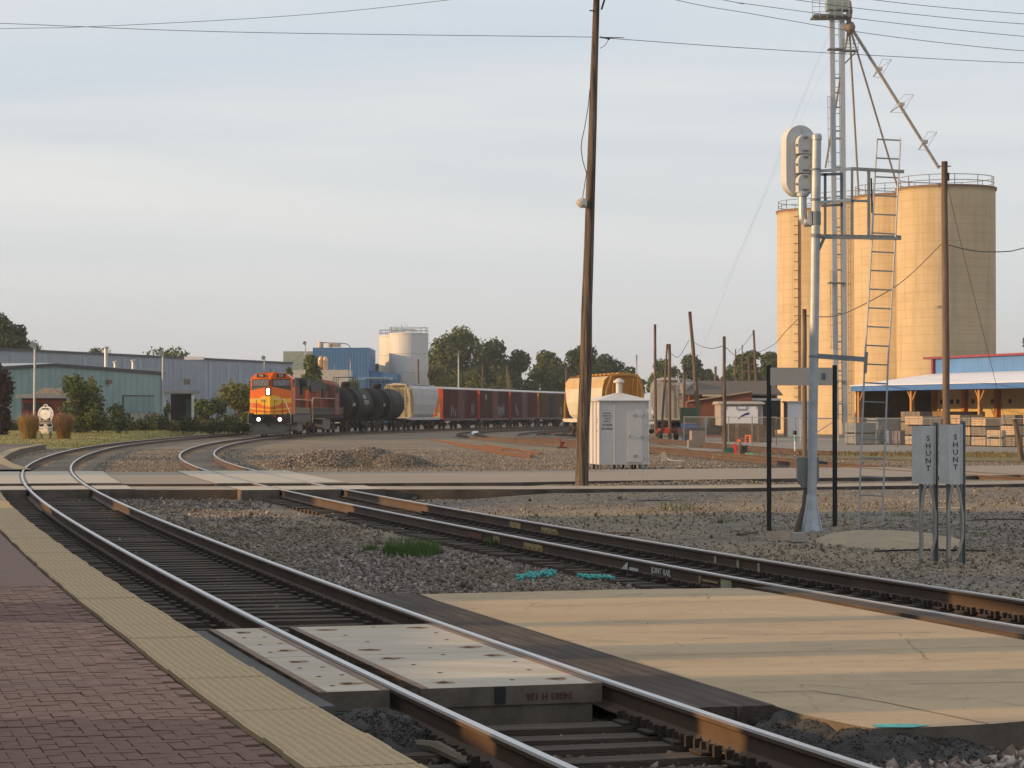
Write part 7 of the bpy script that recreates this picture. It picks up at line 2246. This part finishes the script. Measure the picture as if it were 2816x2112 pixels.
plate([(x_ * 1.0, y_) for x_, y_ in [(-.62 * R1, -.42 * R1), (.62 * R1, -.42 * R1), (.62 * R1, -.72 * R1), (-.62 * R1, -.72 * R1)]], ink, 'boiler_shadow')  # black block of the sign's own print
plate(ring, mat('sign inner white', (.82, .80, .77), .6), 'smokebox_door', .074)
plate([(.06 * R1 * math.cos(t_), .06 * R1 * math.sin(t_)) for t_ in np.linspace(0, 2 * PI, 10, endpoint=False)], ink, 'door_knob', .084)
plate([(-.68 * R1, -.98 * R1), (.68 * R1, -.98 * R1), (.74 * R1, -.86 * R1), (.68 * R1, -.76 * R1), (-.68 * R1, -.76 * R1), (-.74 * R1, -.86 * R1)], ink, 'welcome_panel', .070)
text('WELCOME', .25 * R1, letter_white, brd, (0, -.086, zc - .87 * R1), name='lettering', wx=1.25)
for sx in (-1, 1):
    plate([(sx * x_ * R1, y_ * R1) for x_, y_ in ((.2, -1.18), (.85, -1.18), (.75, -1.45), (.4, -1.5), (.2, -1.35))][::sx], ink, 'cylinder_mark')
    plate([(sx * x_ * R1, y_ * R1) for x_, y_ in ((.3, -1.72), (.85, -1.72), (.85, -1.78), (.3, -1.78))][::sx], ink, 'beam_mark')
plate([(-.75 * R1, -1.06 * R1), (.75 * R1, -1.06 * R1), (.75 * R1, -1.11 * R1), (-.75 * R1, -1.11 * R1)], ink, 'frame_mark')
plate([(-.38 * R1, -2.12 * R1), (.38 * R1, -2.12 * R1), (.38 * R1, -2.18 * R1), (-.38 * R1, -2.18 * R1)], galv_dark, 'small_print')
for word, a0, a1 in (('MENDOTA', 200, 118), ('ILLINOIS', 62, -20)):
    for k, ch in enumerate(word):
        q = math.radians(a0 + (a1 - a0) * k / (len(word) - 1))
        rr_ = .80 * R1
        text(ch, .2 * R1, ink, brd, (rr_ * math.cos(q), -.07, zc + rr_ * math.sin(q)), (0, -1, 0), (math.cos(q), 0, math.sin(q)), name='letter')
for sx in (-.58, .58):
    MB().box((sx * R1, .02, .4), (.11, .11, 1.3)).build('post', mat('sign post', (.10, .08, .07), .8), sgn)

# ================================================================== vegetation
def leaf_green(name, a, b, c, tr=.25):
    return island_mat(name, [(0, a), (.5, b), (1, c)], .7, tr)
lf_dark = leaf_green('dark leaves', (.024, .040, .018), (.050, .078, .030), (.095, .115, .040))
lf_mid = leaf_green('mid leaves', (.045, .068, .022), (.088, .12, .035), (.165, .175, .048))
lf_yel = leaf_green('yellow green leaves', (.075, .09, .018), (.145, .15, .03), (.24, .21, .045))
lf_red = leaf_green('russet leaves', (.030, .020, .014), (.058, .036, .024), (.09, .055, .035))
bark = mat('bark', (.09, .065, .05), .95, var=.3, ms=(5, 5, .6), bump=.6, bd=.03)
def leaves_mesh(name, centers, radii, n, size, m, parent=None, seed=1, shell=.55):
    """leaf-sized faces through a set of clumps"""
    r = np.random.default_rng(seed)
    centers, radii = np.array(centers, float), np.array(radii, float)
    wts = (radii[:, 0] * radii[:, 1] * radii[:, 2]) ** .75
    k = r.choice(len(centers), n, p=wts / wts.sum())
    d = r.normal(size=(n, 3))
    d /= np.linalg.norm(d, axis=1)[:, None]
    rad = (shell + (1 - shell) * r.random(n) ** .6) * (1 + r.normal(0, .10, n))
    p_ = centers[k] + d * radii[k] * rad[:, None]
    nrm = d * .7 + r.normal(size=(n, 3)) * .7 + np.array((0, 0, .25))
    nrm /= np.linalg.norm(nrm, axis=1)[:, None]
    t1 = np.cross(nrm, r.normal(size=(n, 3)))
    t1 /= np.linalg.norm(t1, axis=1)[:, None] + 1e-9
    t2 = np.cross(nrm, t1)
    s_ = size * r.uniform(.5, 1.4, n)[:, None]
    v = np.stack([p_ - t1 * s_, p_ + t2 * s_ * .55, p_ + t1 * s_, p_ - t2 * s_ * .55], 1).reshape(-1, 3)
    f = np.arange(n * 4).reshape(n, 4)
    return np_mesh(name, v, f, m, parent)
def tree(loc, h, rw_, label, m, seed, n=2600, size=.34, name='tree', trunk=.35, group='trees behind the yard', low=.12, clumps=17, cat='tree'):
    r = random.Random(seed)
    t = thing(name, label, cat, loc, group=group)
    tb_ = MB()
    tops = []
    tb_.tube([(0, 0, 0), (r.uniform(-.2, .2), 0, h * .25), (r.uniform(-.3, .3), 0, h * .55)], [trunk, trunk * .8, trunk * .45], 8)
    cs, rs = [], []
    for i in range(clumps):
        u = low + (1 - low) * (i + .5) / clumps
        prof_ = math.sin(PI * min(1, max(.1, (u - low * .6) / (1.06 - low * .6)))) ** .6
        a_ = r.uniform(0, 2 * PI)
        q = rw_ * prof_ * r.uniform(.3, .8)
        c = (math.cos(a_) * q, math.sin(a_) * q, h * u * .93)
        rr_ = rw_ * r.uniform(.42, .62) * (.65 + .5 * prof_)
        cs.append(c)
        rs.append((rr_, rr_, rr_ * r.uniform(.6, .9)))
        if i % 2 == 0:
            tb_.tube([(0, 0, h * max(.15, u * .55)), (c[0] * .5, c[1] * .5, h * u * .75), c], [trunk * .4, trunk * .25, .04], 5)
    tb_.build('trunk', bark, t)
    leaves_mesh('crown', cs, rs, int(n * 2.0), size * .95, m, t, seed)
    return t
def bush(loc, w_, h, d_, label, m, seed, n=1500, size=.16, name='shrub', group='shrubs along the lawn', cat='shrub'):
    r = random.Random(seed)
    t = thing(name, label, cat, loc, group=group)
    cs, rs = [], []
    for i in range(11):
        a_, q = r.uniform(0, 2 * PI), r.random() ** .5
        u = r.uniform(.2, .85)
        k = 1 - .45 * u
        cs.append((math.cos(a_) * q * w_ / 2 * k, math.sin(a_) * q * d_ / 2 * k, h * u))
        rs.append((w_ * .2 * r.uniform(.7, 1.2), d_ * .2 * r.uniform(.7, 1.2), h * .2 * r.uniform(.7, 1.2)))
    st_ = MB()
    for c in cs[::2]:
        st_.tube([(0, 0, 0), (c[0] * .5, c[1] * .5, c[2] * .5), c], [.05, .035, .015], 5)
    st_.build('stem', bark, t)
    leaves_mesh('foliage', cs, rs, n, size, m, t, seed, .4)
    return t
def tp_(x0, x1, y1, Y):
    """crown from px x0..x1, top at px y1, at distance Y"""
    a, b = P(x0, y1, Y), P(x1, y1, Y)
    return Vector(((a.x + b.x) / 2, Y, -.3)), a.z + .3, (b.x - a.x) / 2
def tree_px(x0, x1, y1, Y, label, m, seed, **k):
    loc, h, rw_ = tp_(x0, x1, y1, Y)
    return tree(loc, h, rw_ * 1.12, label, m, seed, **k)
tree_px(1180, 1325, 898, 430, 'tallest broad tree right of the white storage tanks', lf_mid, 3, n=5200, size=.42)
tree_px(1290, 1405, 936, 425, 'dark broad tree right of the tallest tree', lf_dark, 4, n=4200, size=.4)
tree_px(1370, 1462, 960, 430, 'dark round tree above the second boxcar', lf_dark, 5, n=3200, size=.38)
tree_px(1455, 1560, 962, 440, 'bright green tree left of the tall foreground pole', lf_mid, 6, n=3600, size=.4)
tree_px(1535, 1660, 952, 450, 'dark green tree behind the tall foreground pole', lf_dark, 7, n=4200, size=.4)
tree_px(1620, 1712, 972, 440, 'dark tree above the cream hopper roof', lf_dark, 8, n=3000, size=.38)
tree_px(1700, 1775, 1006, 470, 'small far tree at the right end of the hopper', lf_dark, 9, n=1800, size=.36)
tree_px(1786, 1870, 990, 400, 'green tree behind the two bare poles', lf_mid, 10, n=2600, size=.36)
tree_px(1850, 1935, 972, 410, 'dark green tree behind the leaning pole', lf_dark, 11, n=3000, size=.36)
tree_px(1925, 1985, 1010, 420, 'small tree left of the slim brown pole', lf_dark, 12, n=1600, size=.34)
tree_px(1975, 2035, 1000, 430, 'olive tree right of the slim brown pole', lf_mid, 13, n=1800, size=.34)
tree_px(2015, 2105, 956, 380, 'rounded olive green tree behind the cross armed pole', lf_mid, 14, n=3400, size=.36)
tree_px(2085, 2165, 962, 385, 'olive tree touching the left silo', lf_mid, 15, n=2600, size=.36)
tree_px(1170, 1255, 1002, 395, 'yellow green young tree beside the storage tank', lf_yel, 16, n=2400, size=.3, low=.05)
tree_px(1235, 1330, 1020, 390, 'yellow green bushy tree above the grey hopper', lf_yel, 17, n=2400, size=.3, low=.05)
tree_px(1340, 1420, 1036, 392, 'low yellow green bushy tree above the second boxcar', lf_yel, 18, n=1500, size=.3, low=.05)
tree_px(1020, 1050, 992, 440, 'dark tree showing left of the storage tanks', lf_dark, 19, n=1200, size=.36)
tree_px(1160, 1200, 962, 445, 'dark tree right behind the storage tank', lf_dark, 20, n=1500, size=.36)
tree_px(-60, 84, 853, 330, 'big dark tree above the left end of the warehouse', lf_dark, 21, n=5200, size=.36)
tree_px(232, 320, 952, 380, 'tree top showing above the warehouse roof, left one', lf_mid, 22, n=1700, size=.34)
tree_px(385, 545, 960, 385, 'tree top showing above the warehouse roof, right one', lf_mid, 23, n=3000, size=.34)
tree_px(822, 885, 968, 305, 'feathery green tree beside the blue factory', lf_mid, 24, n=1900, size=.26, low=.3)
tree_px(775, 808, 1000, 300, 'small green tree behind the lead locomotive roof', lf_mid, 25, n=900, size=.24)
tree_px(925, 1000, 1042, 320, 'low green tree top behind the tank wagons', lf_mid, 26, n=900, size=.24, low=.1)
tree_px(2800, 2880, 905, 260, 'dark tree cut off by the right edge', lf_dark, 27, n=1800, size=.3)
def bush_px(x0, x1, y1, y0, Y, label, m, seed, **k):
    a, b = P(x0, y1, Y), P(x1, y1, Y)
    return bush(Vector(((a.x + b.x) / 2, Y, -.25)), (b.x - a.x), a.z + .25, (b.x - a.x) * .8, label, m, seed, **k)
bush_px(160, 306, 1036, 1180, 188, 'large yellow topped shrub in front of the teal building', lf_mid, 31, n=4200, size=.15)
bush_px(188, 280, 1030, 1100, 190, 'yellow crowned shrub rising behind the large shrub', lf_yel, 32, n=1300, size=.15)
bush_px(-70, 56, 985, 1180, 178, 'tall dark russet shrub at the left edge', lf_red, 33, n=5200, size=.14)
bush_px(292, 362, 1106, 1180, 186, 'thin dark shrub right of the large shrub', lf_dark, 34, n=900, size=.14)
bush_px(535, 640, 1092, 1170, 205, 'light green shrub left of the lead locomotive', lf_mid, 35, n=1900, size=.15)
bush_px(590, 720, 1052, 1170, 210, 'tall yellow green shrub right beside the lead locomotive', lf_yel, 36, n=2600, size=.16)
bush_px(640, 740, 1040, 1170, 220, 'dark green shrub behind the lead locomotive', lf_mid, 37, n=1800, size=.16)
bush_px(448, 476, 1098, 1170, 200, 'narrow young shrub by the loading dock', lf_mid, 38, n=300, size=.14)
# band of weeds along the far side of the lawn
r = np.random.default_rng(5)
cs, rs = [], []
for px in np.arange(-40, 720, 9):
    Y = 196 + 9 * r.random() + max(0, px - 300) * .01
    c = P(px, 1160, Y)
    hh = r.uniform(.5, 1.25) * (1.15 if 280 < px < 560 else .95)
    cs.append((c.x, Y, hh * .5 + .2))
    rs.append((r.uniform(.4, .8), r.uniform(.4, .9), hh * .62))
cs, rs = np.array(cs), np.array(rs)
k = r.random(len(cs)) < .55
o = leaves_mesh('weeds', cs[k], rs[k], 9000, .13, lf_dark, None, 41, .3)
tag(o, 'band of dark green weeds behind the lawn', kind='stuff')
o = leaves_mesh('weeds', cs[~k], rs[~k], 6000, .13, leaf_green('goldenrod', (.05, .06, .015), (.09, .09, .02), (.17, .13, .025)), None, 42, .3)
tag(o, 'yellow flowering weeds mixed into the band behind the lawn', kind='stuff')
# grass blades
def blades(name, bx, by, bz, h, lean, w_, m, parent=None, seed=2, fan=False):
    r = np.random.default_rng(seed)
    n = len(bx)
    a_ = np.arctan2(by, bx) + r.normal(0, .9, n) if fan else r.uniform(0, 2 * PI, n)
    l_ = lean * r.random(n)
    hh = h * r.uniform(.5, 1.1, n)
    dx, dy = np.cos(a_), np.sin(a_)
    b0 = np.stack([bx, by, bz], 1)
    sd = np.stack([-dy, dx, np.zeros(n)], 1) * (w_ * r.uniform(.6, 1.3, n))[:, None]
    mid = b0 + np.stack([dx * l_ * hh * .35, dy * l_ * hh * .35, hh * .6], 1)
    tip = b0 + np.stack([dx * l_ * hh, dy * l_ * hh, hh], 1)
    v = np.stack([b0 - sd, b0 + sd, mid + sd * .7, tip, mid - sd * .7], 1).reshape(-1, 3)
    i = np.arange(n)[:, None] * 5
    f = np.concatenate([i + np.array([[0, 1, 2]]), i + np.array([[0, 2, 4]]), i + np.array([[4, 2, 3]])])
    return np_mesh(name, v, f, m, parent)
gold = leaf_green('golden grass', (.26, .15, .035), (.44, .28, .07), (.60, .42, .12), .35)
plume = leaf_green('pink plumes', (.20, .11, .085), (.28, .17, .13), (.36, .24, .19), .3)
for k, (px0, px1, lb, yy_) in enumerate(((50, 108, 'clump of tall golden grass left of the welcome sign', 1214), (148, 202, 'clump of tall russet grass right of the welcome sign', 1211))):
    c = G((px0 + px1) / 2, yy_, -.2)
    c = Vector((P((px0 + px1) / 2, yy_, 163).x, 163, -.1))
    t = thing('ornamental_grass', lb, 'grass clump', c, group='ornamental grass clumps')
    wd = (px1 - px0) / FPX * 163
    r = np.random.default_rng(60 + k)
    n = 1500
    q, a_ = r.random(n) ** .5, r.uniform(0, 2 * PI, n)
    blades('blades', q * np.cos(a_) * wd * .30, q * np.sin(a_) * .40, np.zeros(n), 1.75, .5, .020, gold if k == 0 else leaf_green('russet grass', (.16, .085, .03), (.27, .15, .05), (.38, .24, .08), .35), t, 70 + k, True)
    n = 420
    q, a_ = r.random(n) ** .5, r.uniform(0, 2 * PI, n)
    o = blades('plumes', q * np.cos(a_) * wd * .50, q * np.sin(a_) * .6, 1.75 - .45 * q ** 2 - r.uniform(0, .7, n), .45, .6, .028, plume, t, 80 + k, True)
# green weed tufts between the tracks
tuft = leaf_green('green weeds', (.05, .085, .025), (.085, .135, .04), (.14, .19, .07), .3)
def tuft_at(px, py, w_, d_, h, n, label, seed, wd=.006):
    c = G(px, py, -.26)
    t = thing('weed_tuft', label, 'weeds', c, group='weed tufts between the tracks')
    r = np.random.default_rng(seed)
    q, a_ = r.random(n) ** .5, r.uniform(0, 2 * PI, n)
    blades('blades', q * np.cos(a_) * w_ / 2, q * np.sin(a_) * d_ / 2, np.zeros(n), h, .8, wd, tuft, t, seed, True)
    return t
tuft_at(1135, 1525, .85, 2.0, .25, 750, 'largest green weed tuft between the two front tracks', 91)
tuft_at(1085, 1522, .35, .9, .12, 260, 'small weed tuft left of the largest one', 92)
tuft_at(1368, 1512, .30, .7, .2, 260, 'weed tuft against the second track rail', 93)
tuft_at(1020, 1512, .25, .6, .09, 110, 'thin weed sprig left of the other tufts', 94)
tuft_at(238, 1372, .9, 1.6, .22, 260, 'weeds inside the nearest track below the walk', 95, .009)
tuft_at(1858, 1404, .8, .9, .26, 90, 'sparse dry weeds left of the blank sign', 96, .006)
tuft_at(1750, 1328, .5, .4, .35, 40, 'little weed at the road edge right of the shed', 97, .008)
# lawn blades at its near edge
r = np.random.default_rng(77)
n = 15000
Y = r.uniform(104, 205, n)
xe = np.interp(Y, PATH_A[:, 1], PATH_A[:, 0])
lt_ = -2.6 - r.random(n) ** 1.5 * 16
x = xe + lt_
o = blades('lawn_grass', x, Y, lawn_h(lt_ + np.where(Y < 141, 2.6, 0), Y) - .01, .10, .6, .02, leaf_green('lawn blades', (.08, .08, .02), (.13, .12, .03), (.22, .165, .05), .3), None, 78)
tag(o, 'short dry grass of the lawn', kind='stuff')
n = 6000
x, y = r.uniform(14, 34, n), r.uniform(96, 121, n)
ok = (y > 112 - (x - 14.5) * .75) & (y < 122 - (x - 14.5) * .3)
o = blades('verge_grass', x[ok], y[ok], np.full(ok.sum(), -.21), .18, .6, .02, leaf_green('dry verge blades', (.11, .085, .03), (.18, .13, .045), (.25, .18, .07), .3), None, 79)
tag(o, 'dry grass of the verge by the lumber yard', kind='stuff')
# unseen trees, invented to cast shade across the road and the lawn
for k, (x_, y_, h_, r_) in enumerate(((-40, 47.0, 9.0, 3.6), (-38, 68.5, 8.0, 4.0), (-58, 101, 9.5, 5.5), (-60, 126, 8.0, 4.0))):
    tree(Vector((x_, y_, -.3)), h_, r_, ['street tree nearest the depot, left of the view', 'second street tree by the depot, left of the view', 'tree behind the far platform, left of the view', 'small tree by the lawn, left of the view'][k], lf_mid, 120 + k, n=3000, size=.36, group='street trees left of the view')
# sand heap at the foot of the mast and ladder
sand_m = mat('buff sand', (.34, .27, .18), .95, var=.12, scale=2.5, fine=40, bump=.6, bd=.02, dirt=(.24, .19, .135), dscale=2.0)
q = G(2440, 1490, -.26)
o = mound(MB(), (0, 0, 0), 1.35, 2.6, .17, jit=.08, n=26, rings=8).build('sand_heap', sand_m, smooth=True, loc=q)
tag(o, 'low buff sand heap under the ladder', 'sand heap')
q = G(2150, 1480, -.26)
o = mound(MB(), (0, 0, 0), .75, 1.2, .10, jit=.12, n=22, rings=7).build('sand_heap', mat('brown sand', (.24, .18, .12), .95, var=.2, scale=3, fine=40, bump=.6, bd=.02), smooth=True, loc=q)
tag(o, 'low brown dirt heap left of the signal mast foot', 'sand heap')
# bits of scrap on the gravel right of the second track
for k, (px, py, ln, rz, lb) in enumerate(((1700, 1470, .9, .3, 'thin rusty rod lying left of the blank sign'), (2620, 1400, .8, -.2, 'pale lath lying behind the lettered boxes'), (2760, 1432, 1.3, .15, 'dark stick lying at the right edge of the gravel'), (2560, 1518, 1.7, .05, 'dark cable stub lying at the feet of the lettered boxes'), (1830, 1380, 1.6, .1, 'dark bent strip lying on the gravel near the walk'))):
    q = G(px, py, -.245)
    m_ = [rust_bright, mat('pale lath', (.4, .36, .3), .8), timber, black_steel, timber][k]
    o = MB().tube([(-ln / 2, 0, .015), (-ln * .1, .05 * ln, .03), (ln / 2, .02, .012)], .014 if k else .01, 6).build('scrap', m_, loc=q)
    o.rotation_euler = (0, 0, rz)
    tag(o, lb, 'scrap')
for k, (px, py, w_, n_) in enumerate(((2480, 1420, .5, 50), (1980, 1440, .4, 40), (2700, 1480, .4, 50), (600, 1480, .25, 40), (900, 1400, .4, 50), (1560, 1570, .2, 40))):
    tuft_at(px, py, w_, w_, .13, n_, ['sparse weeds behind the ladder foot', 'sparse weeds left of the sign post', 'sparse weeds right of the lettered boxes', 'few blades between the rails of the nearest track', 'few blades near the second track below the walk', 'few blades beside the turquoise stones'][k], 140 + k, .005)
# small litter and lumps near the camera
q = G(1092, 1990, -.2)
o = mound(MB(), (0, 0, 0), .035, .05, .05, jit=.4).build('crumpled_foil', mat('foil', (.55, .57, .62), .3, .6), loc=q + Vector((0, 0, .0)))
tag(o, 'crumpled silver foil beside the nearest rail', 'litter')
q = G(1200, 2075, -.2)
o = MB().tube([(-.28, .55, 0), (0, .1, .03), (.22, -.4, 0)], [.025, .04, .03], 7).build('stick', mat('dead stick', (.15, .12, .09), .9), loc=q)
tag(o, 'broken stick lying across the ties near the platform', 'stick')
q = G(2450, 1367, -.25)
o = MB().box((0, 0, .05), (.45, .6, .12), rz=.3, taper=.8).build('flat_stone', mat('sand stone', (.42, .30, .16), .9), loc=q)
tag(o, 'flat tan stone lying behind the ladder foot', 'stone')
q = G(2195, 1487, -.22)
o = MB().box((0, 0, .06), (.24, .2, .14), rz=.2, taper=.85).build('concrete_lump', conc, loc=q)
tag(o, 'small pale concrete lump below the signal mast', 'concrete lump')
q = G(2060, 1476, -.22)
o = MB().tube([(-.2, -.1, .03), (.15, .12, .04)], .04, 8).build('pipe_stub', mat('brown pipe', (.10, .07, .055), .8), loc=q)
tag(o, 'short brown pipe lying left of the signal mast', 'pipe')

# ------------------------------------------------------------------ thin evening haze over the whole yard
hz = MB().box((0, 1500, 24), (9600, 8000, 56)).build('haze', mat('haze shell', (1, 1, 1)))
hm = bpy.data.materials.new('haze air')
hm.use_nodes = True
ht = hm.node_tree
ht.nodes.remove(ht.nodes['Principled BSDF'])
pv = ht.nodes.new('ShaderNodeVolumePrincipled')
pv.inputs['Color'].default_value = (0.86, 0.88, 0.92, 1)
pv.inputs['Density'].default_value = 0.0002
pv.inputs['Anisotropy'].default_value = 0.2
ht.links.new(pv.outputs[0], ht.nodes['Material Output'].inputs['Volume'])
hz.data.materials.clear()
hz.data.materials.append(hm)
tag(hz, 'thin pale evening haze over the yard', kind='stuff')
